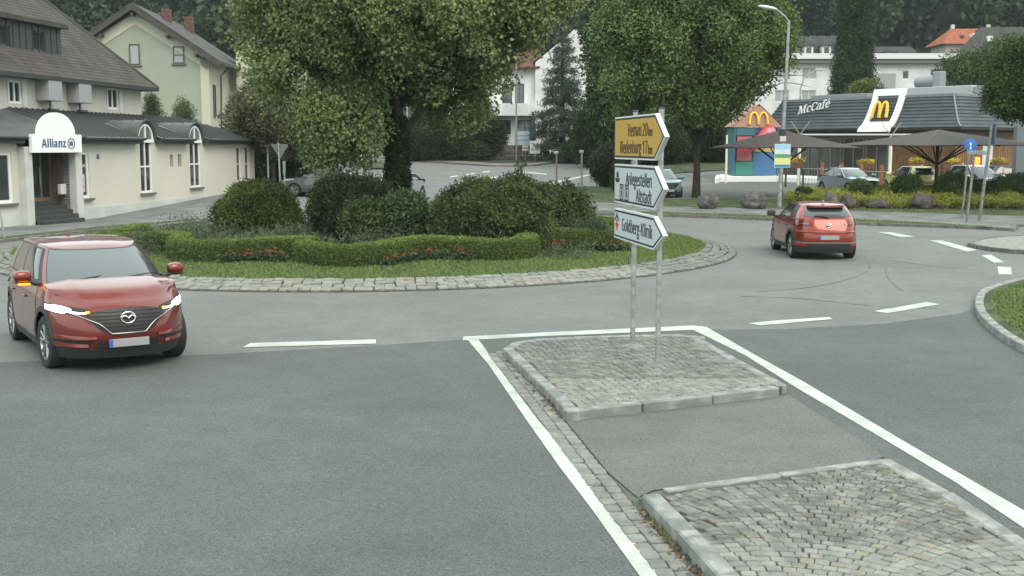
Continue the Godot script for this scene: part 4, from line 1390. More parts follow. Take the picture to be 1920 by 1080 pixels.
# window set back in a hole: frame (with mullions), pane and sill
func window(parent: Node, h: Array, zf: float, deep: float, frame_m: Material, cols := 2, rows := 1, sill := true, pane_m: Material = null, bar := 0.07, t := Transform3D()) -> Node3D:
	var f := Geo.new()
	var z := zf - deep
	f.box(Vector3(h[0], h[1], z), Vector3(h[0] + bar, h[3], z + 0.06))
	f.box(Vector3(h[2] - bar, h[1], z), Vector3(h[2], h[3], z + 0.06))
	f.box(Vector3(h[0] + bar, h[1], z), Vector3(h[2] - bar, h[1] + bar, z + 0.06))
	f.box(Vector3(h[0] + bar, h[3] - bar, z), Vector3(h[2] - bar, h[3], z + 0.06))
	for i in range(1, cols):
		var x := lerpf(h[0], h[2], float(i) / cols)
		f.box(Vector3(x - bar * 0.5, h[1] + bar, z), Vector3(x + bar * 0.5, h[3] - bar, z + 0.055))
	for i in range(1, rows):
		var y := lerpf(h[1], h[3], float(i) / rows)
		f.box(Vector3(h[0] + bar, y - bar * 0.4, z), Vector3(h[2] - bar, y + bar * 0.4, z + 0.05))
	var w := obj("window", f, frame_m, parent, t)
	obj("pane", bx(Vector3(h[0] + 0.01, h[1] + 0.01, z - 0.02), Vector3(h[2] - 0.01, h[3] - 0.01, z + 0.015)), pane_m if pane_m else M.pane, w)
	if sill: obj("sill", bx(Vector3(h[0] - 0.12, h[1] - 0.1, zf - deep), Vector3(h[2] + 0.12, h[1] - 0.01, zf + 0.14), 0.01), M.sill, w)
	return w

func prism_roof(g: Geo, x0: float, x1: float, z0: float, z1: float, eave: float, ridge: float, thick := 0.22) -> void:
	# ridge along z between z0 and z1, eaves at x0 and x1
	var xm := (x0 + x1) / 2
	var t := Vector3(0, thick, 0)
	for s in [[x0, xm], [x1, xm]]:
		var a := Vector3(s[0], eave, z0)
		var b := Vector3(s[0], eave, z1)
		var c := Vector3(s[1], ridge, z1)
		var d := Vector3(s[1], ridge, z0)
		if s[0] < xm:
			g.quad(a + t, b + t, c + t, d + t); g.quad(b, a, d, c)
			g.quad(b, c, c + t, b + t); g.quad(d, a, a + t, d + t)
			g.quad(a, b, b + t, a + t)
		else:
			g.quad(b + t, a + t, d + t, c + t); g.quad(a, b, c, d)
			g.quad(c, b, b + t, c + t); g.quad(a, d, d + t, a + t)
			g.quad(b, a, a + t, b + t)

func build_office() -> void:
	M.pane = mat(lin(0.035, 0.042, 0.045), 0.05, 0.0, 0.7)
	M.sill = grainy(lin(0.16, 0.16, 0.155), 0.2, 0.5, 0.1, 1.0, 0.7, 31)
	var plaster := grainy(lin(0.62, 0.59, 0.51), 0.05, 0.5, 0.03, 9.0, 0.95, 32)
	var plaster2 := grainy(lin(0.55, 0.51, 0.455), 0.05, 0.5, 0.03, 9.0, 0.95, 33)
	var plinth := grainy(lin(0.56, 0.58, 0.545), 0.06, 0.5, 0.08, 4.0, 0.95, 34)
	var zinc := grainy(lin(0.12, 0.13, 0.128), 0.2, 0.9, 0.25, 2.5, 0.5, 35)
	zinc.metallic = 0.3
	var zinc_dark := mat(lin(0.045, 0.048, 0.05), 0.5, 0.2)
	var tile := grainy(lin(0.115, 0.1, 0.09), 0.35, 0.4, 0.25, 4.0, 0.9, 36)
	var white := mat(lin(0.74, 0.75, 0.73), 0.5)
	var grey_white := mat(lin(0.55, 0.57, 0.56), 0.6)
	var b := thing("office_building", "cream corner office with zinc roof, arched windows and a white round topped entrance sign", "building", Vector3(-17.2, 0, -45.4), deg_to_rad(81.66))

	# ground floor wall
	var holes := [[0.12, 0.95, 1.1, 2.8], [5.54, 0.96, 6.68, 3.3], [10.75, 1.02, 12.0, 3.3], [8.55, 2.06, 8.9, 2.63], [9.42, 2.06, 9.8, 2.63], [16.7, 1.12, 17.4, 3.0], [17.9, 1.12, 18.6, 3.0], [-4.9, 0.95, -3.35, 2.8]]
	var g := Geo.new()
	wall_with(g, 0.02, 19.3, 0.5, 3.32, 0.0, 0.32, holes.filter(func(h): return h[0] > 0.0))
	g.quad(Vector3(19.3, 0.3, 0), Vector3(19.3, 0.3, -9), Vector3(19.3, 3.32, -9), Vector3(19.3, 3.32, 0))
	obj("wall", g, plaster, b)
	# the front left of the corner, with the portal, stands at an angle
	var T := Transform3D(Basis(Vector3.UP, deg_to_rad(-11)), Vector3(0, 0, 0))
	g = Geo.new()
	wall_with(g, -9.0, -3.05, 0.5, 3.32, 0.0, 0.32, [holes[7]])
	g.quad(Vector3(-9.0, 0.3, -9), Vector3(-9.0, 0.3, 0), Vector3(-9.0, 3.32, 0), Vector3(-9.0, 3.32, -9))
	obj("wall", g, plaster, b, T)
	obj("plinth", bx(Vector3(0.02, -0.4, -0.3), Vector3(19.32, 0.55, 0.03)), plinth, b)
	obj("plinth", bx(Vector3(-9.02, -0.4, -0.3), Vector3(-3.05, 0.55, 0.03)), plinth, b, T)
	for h in [holes[0], holes[7]]:
		var w := window(b, h, 0.0, 0.12, white, 1, 1, true, null, 0.11, T if h[0] < 0.0 else Transform3D())
		var poster := obj("poster", bx(Vector3(h[0] + 0.2, h[1] + 0.25, -0.09), Vector3(h[0] + 0.72, h[1] + 0.95, -0.085)), mat(lin(0.55, 0.57, 0.56), 0.6), w)
		obj("poster_print", bx(Vector3(h[0] + 0.24, h[1] + 0.32, -0.085), Vector3(h[0] + 0.68, h[1] + 0.52, -0.08)), mat(lin(0.6, 0.22, 0.1), 0.6), w)
		obj("poster_print", bx(Vector3(h[0] + 0.3, h[1] + 0.6, -0.085), Vector3(h[0] + 0.62, h[1] + 0.82, -0.08)), mat(lin(0.25, 0.3, 0.28), 0.6), w)
		write_on(w, "window_lettering", "Allianz", Vector3(h[0] + 0.5, h[3] - 0.55, -0.08), 0.2, white, 0.62)
	for h in [holes[3], holes[4]]: window(b, h, 0.0, 0.2, M.sill, 1, 1, false)
	for h in [holes[5], holes[6]]: window(b, h, 0.0, 0.14, white, 1, 2, true)
	# house number
	var hn := obj("house_number", bx(Vector3(1.72, 2.5, 0.0), Vector3(1.92, 2.68, 0.02)), mat(lin(0.03, 0.08, 0.3), 0.4), b)
	write_on(hn, "number", "1", Vector3(1.82, 2.59, 0.024), 0.12, white)

	# arched windows under half barrel dormers that stand out to the eaves
	for h in [holes[1], holes[2]]:
		var xm: float = (h[0] + h[2]) / 2
		var r := 0.74
		var zf := 0.03
		var yc := 3.28
		var w := window(b, [h[0], h[1], h[2], 3.28], 0.0, 0.1, white, 2, 2, true, null, 0.085)
		var arch := Geo.new()
		var pane := PackedVector2Array()
		for i in 21:
			var a0 := PI * i / 20
			pane.append(Vector2(xm + cos(a0) * (r - 0.02), yc + sin(a0) * (r - 0.02)))
			if i < 20:
				var a1 := PI * (i + 1) / 20
				var q := []
				for rr in [r, r - 0.09]:
					for aa in [a0, a1]: q.append(Vector3(xm + cos(aa) * rr, yc + sin(aa) * rr, zf))
				arch.quad(q[0], q[1], q[3], q[2])
				arch.quad(q[2], q[3], q[3] - Vector3(0, 0, 0.08), q[2] - Vector3(0, 0, 0.08))
		arch.box(Vector3(xm - r, yc - 0.1, -0.05), Vector3(xm + r, yc + 0.03, zf + 0.03))
		arch.box(Vector3(xm - 0.035, yc + 0.03, zf - 0.08), Vector3(xm + 0.035, yc + r - 0.04, zf - 0.004))
		obj("arch_frame", arch, white, w)
		var pg := Geo.new()
		pg.plate(pane, zf - 0.1, zf - 0.06)
		obj("arch_pane", pg, mat(lin(0.13, 0.15, 0.14), 0.08, 0.0, 0.7), w)
		var bar := Geo.new()
		var inner := []
		for zz in [0.12, -2.6]:
			var row := PackedVector3Array()
			for i in 21: row.append(Vector3(xm + cos(PI * i / 20) * (r + 0.16), yc - 0.02 + sin(PI * i / 20) * (r + 0.16), zz))
			inner.append(row)
		bar.grid(inner)
		var face := Geo.new()
		for i in 20:
			var q := []
			for rr in [r + 0.16, r]:
				for aa in [PI * i / 20, PI * (i + 1) / 20]: q.append(Vector3(xm + cos(aa) * rr, yc - 0.02 + sin(aa) * rr, 0.12 if rr > r else zf + 0.005))
			face.quad(q[0], q[1], q[3], q[2])
		var dm := obj("barrel_dormer", bar, zinc, b)
		obj("dormer_rim", face, mat(lin(0.045, 0.048, 0.05), 0.5, 0.2), dm)
		for k in 6:
			var sg := Geo.new()
			var path := []
			var rad := []
			for i in 13:
				path.append(Vector3(xm + cos(PI * i / 12) * (r + 0.17), yc - 0.02 + sin(PI * i / 12) * (r + 0.17), 0.06 - k * 0.5))
				rad.append(0.025)
			sg.tube(path, rad, 4, false)
			obj("dormer_seam", sg, mat(lin(0.09, 0.095, 0.095), 0.5, 0.2), dm)

	# lean-to roof: seamed zinc sheets, each its own piece
	var eave := func(s: float) -> Vector3: return Vector3(s, 3.38, 0.42)
	var roof := Geo.new()
	var x0 := -4.3
	var x1 := 19.8
	var tl := Vector3(0.4, 4.55, -3.0)
	var tr := Vector3(16.3, 4.55, -3.0)
	var le := T * Vector3(-6.5, 3.35, 0.42)
	var mid_e := Vector3(0.0, 3.35, 0.42)
	var tf := 0.3
	var lo_z := lerpf(0.42, -3.0, tf)
	var lo_y := lerpf(3.35, 4.55, tf)
	var xl := lerpf(0.0, tl.x, tf)
	var xr := lerpf(x1, tr.x, tf)
	roof.quad(Vector3(xl, lo_y, lo_z), Vector3(xr, lo_y, lo_z), tr, tl)
	# the strip along the eaves is cut out for the two arched dormers
	var cuts := [[0.0, 6.11 - 0.88], [6.11 + 0.88, 11.375 - 0.88], [11.375 + 0.88, x1]]
	for q in cuts:
		var ta: float = xl if q[0] == 0.0 else q[0]
		var tb: float = xr if q[1] == x1 else q[1]
		roof.quad(Vector3(q[0], 3.35, 0.42), Vector3(q[1], 3.35, 0.42), Vector3(tb, lo_y, lo_z), Vector3(ta, lo_y, lo_z))
	roof.tri(le, mid_e, tl)
	roof.quad(Vector3(x1, 3.35, 0.42), Vector3(x1, 3.35, -9), Vector3(16.3, 4.55, -9), tr)
	roof.quad(le + Vector3(0, 0, -9), le, tl, Vector3(0.4, 4.55, -9))
	roof.quad(tl, tr, Vector3(16.3, 4.55, -9), Vector3(0.4, 4.55, -9))
	var rf := obj("low_roof", roof, zinc, b)
	var seam_m := mat(lin(0.06, 0.064, 0.066), 0.5, 0.3)
	for k in 49:
		var s := 0.15 + k * 0.4
		var lo := Vector3(s, 3.36, 0.42)
		var hi := Vector3(s, 4.56, -3.0)
		if s < tl.x: hi = lo.lerp(Vector3(s, 4.55, -3.0), clampf((s - x0) / (tl.x - x0), 0.02, 1.0))
		if s > tr.x: hi = lo.lerp(Vector3(s, 4.55, -3.0), clampf((x1 - s) / (x1 - tr.x), 0.02, 1.0))
		if absf(s - 6.11) < 0.9 or absf(s - 11.375) < 0.9: lo = lo.lerp(hi, 0.55)
		var sg := Geo.new()
		sg.tube([lo + Vector3(0, 0.012, 0), hi + Vector3(0, 0.012, 0)], [0.022, 0.022], 4, false)
		obj("roof_seam", sg, seam_m, rf)
	g = Geo.new()
	for q in [[0.05, 5.2], [7.02, 10.46], [12.29, x1]]:
		g = Geo.new()
		g.box(Vector3(q[0], 3.12, 0.0), Vector3(q[1], 3.33, 0.38))
		g.tube([Vector3(q[0], 3.33, 0.46), Vector3(q[1], 3.33, 0.46)], [0.07, 0.07], 8)
		obj("gutter", g, zinc_dark, b)
	g = Geo.new()
	g.box(Vector3(-6.5, 3.12, 0.0), Vector3(-3.05, 3.33, 0.38))
	g.tube([Vector3(-6.5, 3.33, 0.46), Vector3(-3.05, 3.33, 0.46)], [0.07, 0.07], 8)
	obj("gutter", g, zinc_dark, b, T)

	# portal with steps
	for x in [[-3.05, -2.68], [-0.36, 0.01]]: obj("portal_pillar", bx(Vector3(x[0], -0.1, -0.3), Vector3(x[1], 3.0, 0.35), 0.02), plinth, b, T)
	g = Geo.new()
	for k in 6: g.box(Vector3(-2.68, -0.1 + k * 0.165, 0.95 - k * 0.28 - 0.28), Vector3(-0.36, 0.08 + k * 0.165, 0.95 - k * 0.28), Transform3D(), 0.012)
	g.box(Vector3(-2.95, -0.1, 0.93), Vector3(-0.05, 0.06, 1.25), Transform3D(), 0.01)
	obj("steps", g, grainy(lin(0.07, 0.072, 0.074), 0.25, 0.4, 0.2, 1.0, 0.8, 37), b, T)
	g = Geo.new()
	g.quad(Vector3(-2.68, 0.9, -0.73), Vector3(-0.36, 0.9, -0.73), Vector3(-0.36, 0.9, -2.2), Vector3(-2.68, 0.9, -2.2))
	g.quad(Vector3(-2.68, 0.0, 0), Vector3(-2.68, 0.0, -2.2), Vector3(-2.68, 3.3, -2.2), Vector3(-2.68, 3.3, 0))
	g.quad(Vector3(-0.36, 0.0, -2.2), Vector3(-0.36, 0.0, 0), Vector3(-0.36, 3.3, 0), Vector3(-0.36, 3.3, -2.2))
	g.quad(Vector3(-2.68, 0.8, -2.2), Vector3(-0.36, 0.8, -2.2), Vector3(-0.36, 3.3, -2.2), Vector3(-2.68, 3.3, -2.2))
	obj("entrance_recess", g, grainy(lin(0.2, 0.16, 0.13), 0.2, 0.5, 0.1, 1.0, 0.9, 38), b, T)
	var dg := Geo.new()
	var bronze := mat(lin(0.25, 0.17, 0.11), 0.45, 0.3)
	for x in [[-2.66, -2.58], [-1.98, -1.86], [-1.0, -0.9], [-0.46, -0.38]]: dg.box(Vector3(x[0], 0.9, -0.95), Vector3(x[1], 2.95, -0.85))
	dg.box(Vector3(-2.6, 2.87, -0.94), Vector3(-0.4, 2.99, -0.84))
	dg.box(Vector3(-2.6, 0.9, -0.94), Vector3(-0.4, 1.04, -0.84))
	var door := obj("door", dg, bronze, b, T)
	obj("door_glass", bx(Vector3(-2.6, 0.95, -0.92), Vector3(-0.4, 2.95, -0.9)), M.pane, door)
	obj("door_handle", bx(Vector3(-1.06, 1.5, -0.85), Vector3(-1.03, 2.2, -0.79), 0.01), M.steel, door)
	obj("letter_box", bx(Vector3(-0.7, 1.15, -0.3), Vector3(-0.4, 1.55, -0.12), 0.02), mat(lin(0.6, 0.61, 0.6), 0.5), b, T)
	# sign over the portal
	var sp := PackedVector2Array([Vector2(-2.86, 2.78), Vector2(-0.18, 2.78), Vector2(-0.18, 3.46), Vector2(-0.52, 3.46)])
	for i in range(1, 16): sp.append(Vector2(-1.52 + 1.0 * cos(PI * i / 16), 3.46 + 0.82 * sin(PI * i / 16)))
	sp.append(Vector2(-2.52, 3.46)); sp.append(Vector2(-2.86, 3.46))
	var sg2 := Geo.new()
	sg2.plate(sp, 0.38, 0.52)
	var sign := obj("entrance_sign", sg2, mat(lin(0.82, 0.85, 0.83), 0.35), b, T)
	var ink := mat(lin(0.05, 0.09, 0.2), 0.5)
	write_on(sign, "lettering", "Allianz", Vector3(-1.72, 3.12, 0.53), 0.42, ink, 1.3, 0.0, 0.012, "Droid Sans", 0.0, true)
	var lg := Geo.new()
	var circle := []
	var cr := []
	for i in 25:
		circle.append(Vector3(-0.78 + 0.19 * cos(TAU * i / 24), 3.12 + 0.19 * sin(TAU * i / 24), 0.53))
		cr.append(0.018)
	lg.tube(circle, cr, 5, false)
	for k in 3: lg.box(Vector3(-0.875 + k * 0.07, 3.03, 0.52), Vector3(-0.835 + k * 0.07, 3.19 + (0.03 if k == 1 else 0.0), 0.54))
	obj("logo", lg, ink, sign)

	# upper storey, set back
	var z2 := -3.0
	var uh := [[0.56, 4.72, 1.5, 5.66], [8.6, 4.75, 9.7, 5.75], [3.5, 4.62, 3.95, 5.0], [5.95, 4.64, 6.4, 5.02], [-2.6, 4.72, -1.6, 5.66]]
	g = Geo.new()
	wall_with(g, -9.0, 12.0, -0.3, 6.0, z2, 0.3, uh)
	g.quad(Vector3(12, 3.0, z2), Vector3(12, 3.0, -15), Vector3(12, 6.0, -15), Vector3(12, 6.0, z2))
	g.quad(Vector3(-9, -0.3, -15), Vector3(-9, -0.3, z2), Vector3(-9, 6.0, z2), Vector3(-9, 6.0, -15))
	obj("upper_wall", g, plaster2, b)
	for i in 5: window(b, uh[i], z2, 0.1 if i in [0, 1, 4] else 0.18, white, 2 if i in [0, 1, 4] else 1, 1, i > 1 and i < 4, null, 0.1)
	for h in [uh[0], uh[1], uh[4]]:
		obj("window_surround", bx(Vector3(h[0] - 0.12, h[1] - 0.12, z2), Vector3(h[0], h[3] + 0.1, z2 + 0.04)), grey_white, b)
		obj("window_surround", bx(Vector3(h[2], h[1] - 0.12, z2), Vector3(h[2] + 0.3, h[3] + 0.1, z2 + 0.04)), grey_white, b)
	for x in [2.5, 4.95]:
		var ob := obj("oriel_box", bx(Vector3(x, 4.9, z2), Vector3(x + 1.05, 5.9, z2 + 0.62), 0.02), mat(lin(0.3, 0.31, 0.32), 0.6), b)
		obj("window_surround", bx(Vector3(x + 1.1, 4.55, z2), Vector3(x + 1.5, 5.85, z2 + 0.05)), grey_white, b)
	# steep hipped roof with laps of tiles and a long box dormer
	g = Geo.new()
	var E := [Vector3(-9.7, 5.9, z2 + 0.62), Vector3(12.65, 5.9, z2 + 0.62), Vector3(12.65, 5.9, -15.6), Vector3(-9.7, 5.9, -15.6)]
	var Rd := [Vector3(-3.2, 13.0, -9.3), Vector3(6.2, 13.0, -9.3)]
	for k in 48:
		var t0 := k / 48.0
		var t1 := (k + 1) / 48.0
		for e in [[0, 1, 0, 1], [1, 2, 1, 1], [3, 0, 0, 0]]:
			var up := Vector3(0, 0.022, 0)
			g.quad(E[e[0]].lerp(Rd[e[2]], t0) + up, E[e[1]].lerp(Rd[e[3]], t0) + up, E[e[1]].lerp(Rd[e[3]], t1), E[e[0]].lerp(Rd[e[2]], t1))
			g.quad(E[e[0]].lerp(Rd[e[2]], t0), E[e[1]].lerp(Rd[e[3]], t0), E[e[1]].lerp(Rd[e[3]], t0) + up, E[e[0]].lerp(Rd[e[2]], t0) + up)
	g.quad(E[2], E[3], Rd[0], Rd[1])
	var mainroof := obj("roof", g, tile, b)
	g = Geo.new()
	g.box(Vector3(-9.75, 5.74, z2 + 0.0), Vector3(12.7, 5.92, z2 + 0.64))
	g.box(Vector3(12.0, 5.74, -15.5), Vector3(12.7, 5.92, z2))
	obj("eaves_board", g, zinc_dark, mainroof)
	g = Geo.new()
	g.tube([E[1], Rd[1]], [0.09, 0.09], 6)
	obj("hip_ridge", g, tile, mainroof)
	var dz := -3.45
	g = Geo.new()
	wall_with(g, -6.0, 5.5, 6.75, 8.15, dz, 0.2, [[0.75, 7.0, 1.6, 7.85], [3.3, 7.0, 4.1, 7.85], [-3.0, 7.0, -2.1, 7.85]])
	g.quad(Vector3(5.5, 6.75, dz), Vector3(5.5, 6.75, -6.0), Vector3(5.5, 8.15, -6.0), Vector3(5.5, 8.15, dz))
	var dorm := obj("box_dormer", g, mat(lin(0.05, 0.055, 0.056), 0.55, 0.2), b)
	g = Geo.new()
	g.quad(Vector3(-6.2, 8.3, dz + 0.25), Vector3(5.75, 8.3, dz + 0.25), Vector3(5.75, 8.6, -7.0), Vector3(-6.2, 8.6, -7.0))
	g.box(Vector3(-6.2, 8.12, dz), Vector3(5.75, 8.29, dz + 0.25))
	g.box(Vector3(5.5, 8.12, -7.0), Vector3(5.75, 8.29, dz))
	obj("dormer_roof", g, tile, dorm)
	for k in 24:
		var x := -5.9 + k * 0.48
		obj("cladding_seam", bx(Vector3(x, 6.8, dz), Vector3(x + 0.03, 8.12, dz + 0.03)), zinc_dark, dorm)
	for h in [[0.75, 7.0, 1.6, 7.85], [3.3, 7.0, 4.1, 7.85], [-3.0, 7.0, -2.1, 7.85]]: window(b, h, dz, 0.12, zinc_dark, 1, 1, false)

func build_far_houses() -> void:
	var shade := mat(lin(0.3, 0.33, 0.34), 0.7)
	var green := grainy(lin(0.315, 0.35, 0.275), 0.06, 0.6, 0.03, 9.0, 0.95, 41)
	var cream := grainy(lin(0.53, 0.525, 0.42), 0.06, 0.6, 0.03, 9.0, 0.95, 42)
	var slate := grainy(lin(0.10, 0.095, 0.09), 0.3, 0.5, 0.25, 5.0, 0.9, 43)
	var white := grainy(lin(0.72, 0.735, 0.73), 0.08, 0.8, 0.08, 6.0, 0.9, 44)
	var frame := mat(lin(0.6, 0.61, 0.6), 0.6)
	var dark_frame := mat(lin(0.06, 0.06, 0.06), 0.6)
	var brick := grainy(lin(0.2, 0.105, 0.08), 0.3, 0.4, 0.2, 1.0, 0.95, 45)
	var timber := mat(lin(0.06, 0.05, 0.045), 0.8)
	# --- green gabled house
	var b := thing("gabled_house", "old green gabled house with cream quoins behind the office", "building", Vector3(-20.84, 1.0, -80.0), deg_to_rad(3))
	var holes := [[-5.3, 7.55, -4.6, 8.95], [-2.35, 7.65, -1.6, 8.8]]
	var g := Geo.new()
	wall_with(g, -9.7, 0.0, 0.0, 8.05, 0.0, 0.25, [])
	g.tri(Vector3(-9.7, 8.05, 0), Vector3(0, 8.05, 0), Vector3(-4.85, 11.1, 0))
	obj("wall", g, green, b)
	g = Geo.new()
	g.quad(Vector3(0, 0, 0), Vector3(0, 0, -14), Vector3(0, 8.1, -14), Vector3(0, 8.1, 0))
	obj("side_wall", g, cream, b)
	window(b, holes[0], 0.0, -0.03, dark_frame, 1, 1, true, shade)
	window(b, holes[1], 0.0, -0.03, dark_frame, 1, 2, true, shade)
	# cream band up the corner and under the verges
	g = Geo.new()
	g.box(Vector3(-0.55, 0.0, -0.02), Vector3(0.03, 8.1, 0.05))
	for s in [0, 1]:
		var a := Vector2(0.0 if s else -9.7, 7.95)
		var c := Vector2(-4.85, 11.0)
		g.plate(PackedVector2Array([a, c, c + Vector2(0, -0.75), a + Vector2(0, -0.75)]), 0.0, 0.05)
	obj("cream_trim", g, cream, b)
	g = Geo.new()
	prism_roof(g, -10.6, 0.9, 0.7, -14.5, 7.62, 11.45, 0.2)
	var rf := obj("roof", g, slate, b)
	g = Geo.new()
	for s in [0, 1]:
		var a := Vector2(0.95 if s else -10.65, 7.6)
		var c := Vector2(-4.85, 11.45)
		g.plate(PackedVector2Array([a, c, c + Vector2(0, -0.28), a + Vector2(0, -0.28)]), 0.72, 0.78)
	for x in [-9.0, -7.0, -4.85, -2.6, -0.7]: g.box(Vector3(x - 0.08, 11.3 - absf(x + 4.85) * 0.66 - 0.5, 0.0), Vector3(x + 0.08, 11.3 - absf(x + 4.85) * 0.66 - 0.3, 0.72))
	obj("verge_board", g, timber, rf)
	for p in [[-4.4, -5.5, 11.95], [-4.0, -11.0, 12.0]]:
		obj("chimney", bx(Vector3(p[0], 9.5, p[1] - 0.7), Vector3(p[0] + 0.6, p[2], p[1]), 0.02), brick, rf)
	g = Geo.new()
	g.tube([Vector3(0.8, 7.6, -3.0), Vector3(0.25, 7.0, -3.0), Vector3(0.1, 0.0, -3.0)], [0.06, 0.06, 0.06], 6)
	obj("downpipe", g, timber, b)
	window(b, [0.6, 4.2, 1.3, 6.3], 0.0, 0.0, dark_frame, 1, 2, true, null, 0.08, Transform3D(Basis(Vector3.UP, PI / 2), Vector3(0.03, 0, -0.6)))
	# cross wing with two narrow windows under its own gable
	g = Geo.new()
	var wh := [[1.75, 7.4, 2.0, 9.0], [2.55, 7.4, 2.8, 9.0], [1.7, 3.6, 2.8, 5.6]]
	wall_with(g, 0.6, 5.2, 0.0, 9.2, -7.0, 0.2, wh)
	g.tri(Vector3(0.6, 9.2, -7.0), Vector3(5.2, 9.2, -7.0), Vector3(2.9, 11.0, -7.0))
	g.quad(Vector3(5.2, 0, -7), Vector3(5.2, 0, -12), Vector3(5.2, 9.2, -12), Vector3(5.2, 9.2, -7))
	obj("wing_wall", g, cream, b)
	for h in wh: window(b, h, -7.0, 0.1, dark_frame, 1, 1, true)
	g = Geo.new()
	prism_roof(g, 0.1, 5.7, -6.4, -13.0, 9.0, 11.3, 0.2)
	obj("wing_roof", g, slate, b)

	# --- white house in the middle
	b = thing("white_house", "white rendered house with a balcony and red tiled roof behind the blue spruce", "building", Vector3(2.1, 1.9, -105.0), 0.0)
	var red_tile := grainy(lin(0.19, 0.085, 0.06), 0.35, 0.5, 0.3, 4.0, 0.9, 46)
	holes = [[-3.0, 5.0, -2.1, 6.75], [-1.85, 5.0, -1.0, 6.75], [-3.4, 2.2, -2.2, 3.5], [-1.6, 2.2, -0.3, 3.5], [-5.6, 5.0, -4.6, 6.75]]
	g = Geo.new()
	wall_with(g, -8.0, 0.0, 0.0, 8.3, 0.0, 0.25, holes)
	obj("wall", g, white, b)
	for h in holes: window(b, h, 0.0, 0.15, dark_frame, 2, 1, false)
	g = Geo.new()
	g.box(Vector3(-4.2, 3.85, 0.0), Vector3(0.25, 4.95, 1.3))
	obj("balcony", g, white, b)
	g = Geo.new()
	var gh := [[2.2, 5.2, 3.2, 6.6], [2.2, 2.2, 3.2, 3.6]]
	wall_with(g, 0.0, 5.6, 0.0, 8.6, 0.6, 0.25, gh)
	g.tri(Vector3(0, 8.6, 0.6), Vector3(5.6, 8.6, 0.6), Vector3(3.6, 11.6, 0.6))
	g.quad(Vector3(5.6, 0, 0.6), Vector3(5.6, 0, -9), Vector3(5.6, 8.6, -9), Vector3(5.6, 8.6, 0.6))
	g.quad(Vector3(0, 0, -0.2), Vector3(0, 0, 0.6), Vector3(0, 8.6, 0.6), Vector3(0, 8.6, -0.2))
	obj("gable_wall", g, white, b)
	for h in gh: window(b, h, 0.6, 0.15, dark_frame, 2, 1, false)
	g = Geo.new()
	g.quad(Vector3(-8.5, 8.2, 0.7), Vector3(0.4, 8.2, 0.7), Vector3(0.4, 11.0, -4.5), Vector3(-8.5, 11.0, -4.5))
	g.quad(Vector3(-8.5, 8.05, 0.7), Vector3(0.4, 8.05, 0.7), Vector3(0.4, 8.2, 0.7), Vector3(-8.5, 8.2, 0.7))
	g.quad(Vector3(5.9, 8.4, 0.65), Vector3(5.9, 8.4, -9.0), Vector3(3.6, 11.75, -9.0), Vector3(3.6, 11.75, 0.65))
	g.quad(Vector3(-0.2, 8.6, -9.0), Vector3(-0.2, 8.6, 0.65), Vector3(3.6, 11.75, 0.65), Vector3(3.6, 11.75, -9.0))
	obj("roof", g, red_tile, b)
	# terrace banner with waves of colour
	var bn := thing("terrace_banner", "pale blue printed banner hung along the white house terrace", "banner", Vector3(1.1, 0, -103.0))
	obj("cloth", bx(Vector3(-0.9, 2.6, 0), Vector3(0.9, 4.35, 0.03)), mat(lin(0.42, 0.5, 0.55), 0.7), bn)
	g = Geo.new()
	for y in [3.0, 3.5, 3.9]: g.box(Vector3(-0.85, y, 0.03), Vector3(0.85, y + 0.14, 0.034))
	obj("printed_band", g, mat(lin(0.2, 0.35, 0.38), 0.7), bn)
	var um := thing("closed_parasol", "closed dark blue parasol standing on the white house terrace", "parasol", Vector3(1.85, 1.9, -102.5))
	g = Geo.new()
	g.lathe([Vector2(0, 4.2), Vector2(0.08, 4.1), Vector2(0.28, 2.4), Vector2(0.3, 1.7), Vector2(0.1, 1.6), Vector2(0, 1.6)], 12)
	obj("canopy", g, mat(lin(0.02, 0.035, 0.06), 0.8), um)
	g = Geo.new()
	g.tube([Vector3(0, 0, 0), Vector3(0, 1.7, 0)], [0.03, 0.03], 6)
	obj("pole", g, M.steel, um)
	# low stone wall of its garden
	var sw := thing("garden_wall", "low grey stone wall before the white house terrace", "wall", Vector3(0, 0, 0))
	var stone := [grainy(lin(0.2, 0.175, 0.16), 0.4, 0.4, 0.3, 2.0, 0.95, 47), grainy(lin(0.16, 0.145, 0.135), 0.4, 0.4, 0.3, 2.0, 0.95, 47), grainy(lin(0.24, 0.2, 0.17), 0.4, 0.4, 0.3, 2.0, 0.95, 47)]
	for k in 3: stones_along(sw, "stone", [Vector2(-2.1, -98.5), Vector2(3.2, -98.0)], 0.6, 0.4, 0.0 + k * 0.45, 0.44 + k * 0.45, stone, 0.02, 0.03, false, 0.02)

	# --- white apartment block
	b = thing("apartment_block", "white flat roofed apartment block above the restaurant roof", "building", Vector3(31.6, 2.9, -130.0), 0.0)
	var recess := mat(lin(0.30, 0.31, 0.31), 0.8)
	holes = []
	for y in [2.6, 5.1, 7.6]:
		for x in [0.8, 3.8, -2.2]: holes.append([x, y, x + 1.6, y + 1.25])
	for y in [2.6, 5.0, 7.6]: holes.append([12.0, y, 12.7, y + 0.9])
	holes.append([15.1, 7.7, 16.4, 8.7]); holes.append([15.1, 5.2, 16.4, 6.2])
	g = Geo.new()
	wall_with(g, -8.0, 17.0, 0.0, 9.3, 0.0, 0.3, holes)
	g.quad(Vector3(17, 0, 0), Vector3(17, 0, -12), Vector3(17, 9.3, -12), Vector3(17, 9.3, 0))
	obj("wall", g, white, b)
	for h in holes: window(b, h, 0.0, 0.14, frame, 2 if h[2] - h[0] > 1 else 1, 1, false, shade if h[0] < 10 else M.pane)
	obj("stair_panel", bx(Vector3(9.3, 0, 0.0), Vector3(11.2, 8.2, 0.15)), recess, b)
	g = Geo.new()
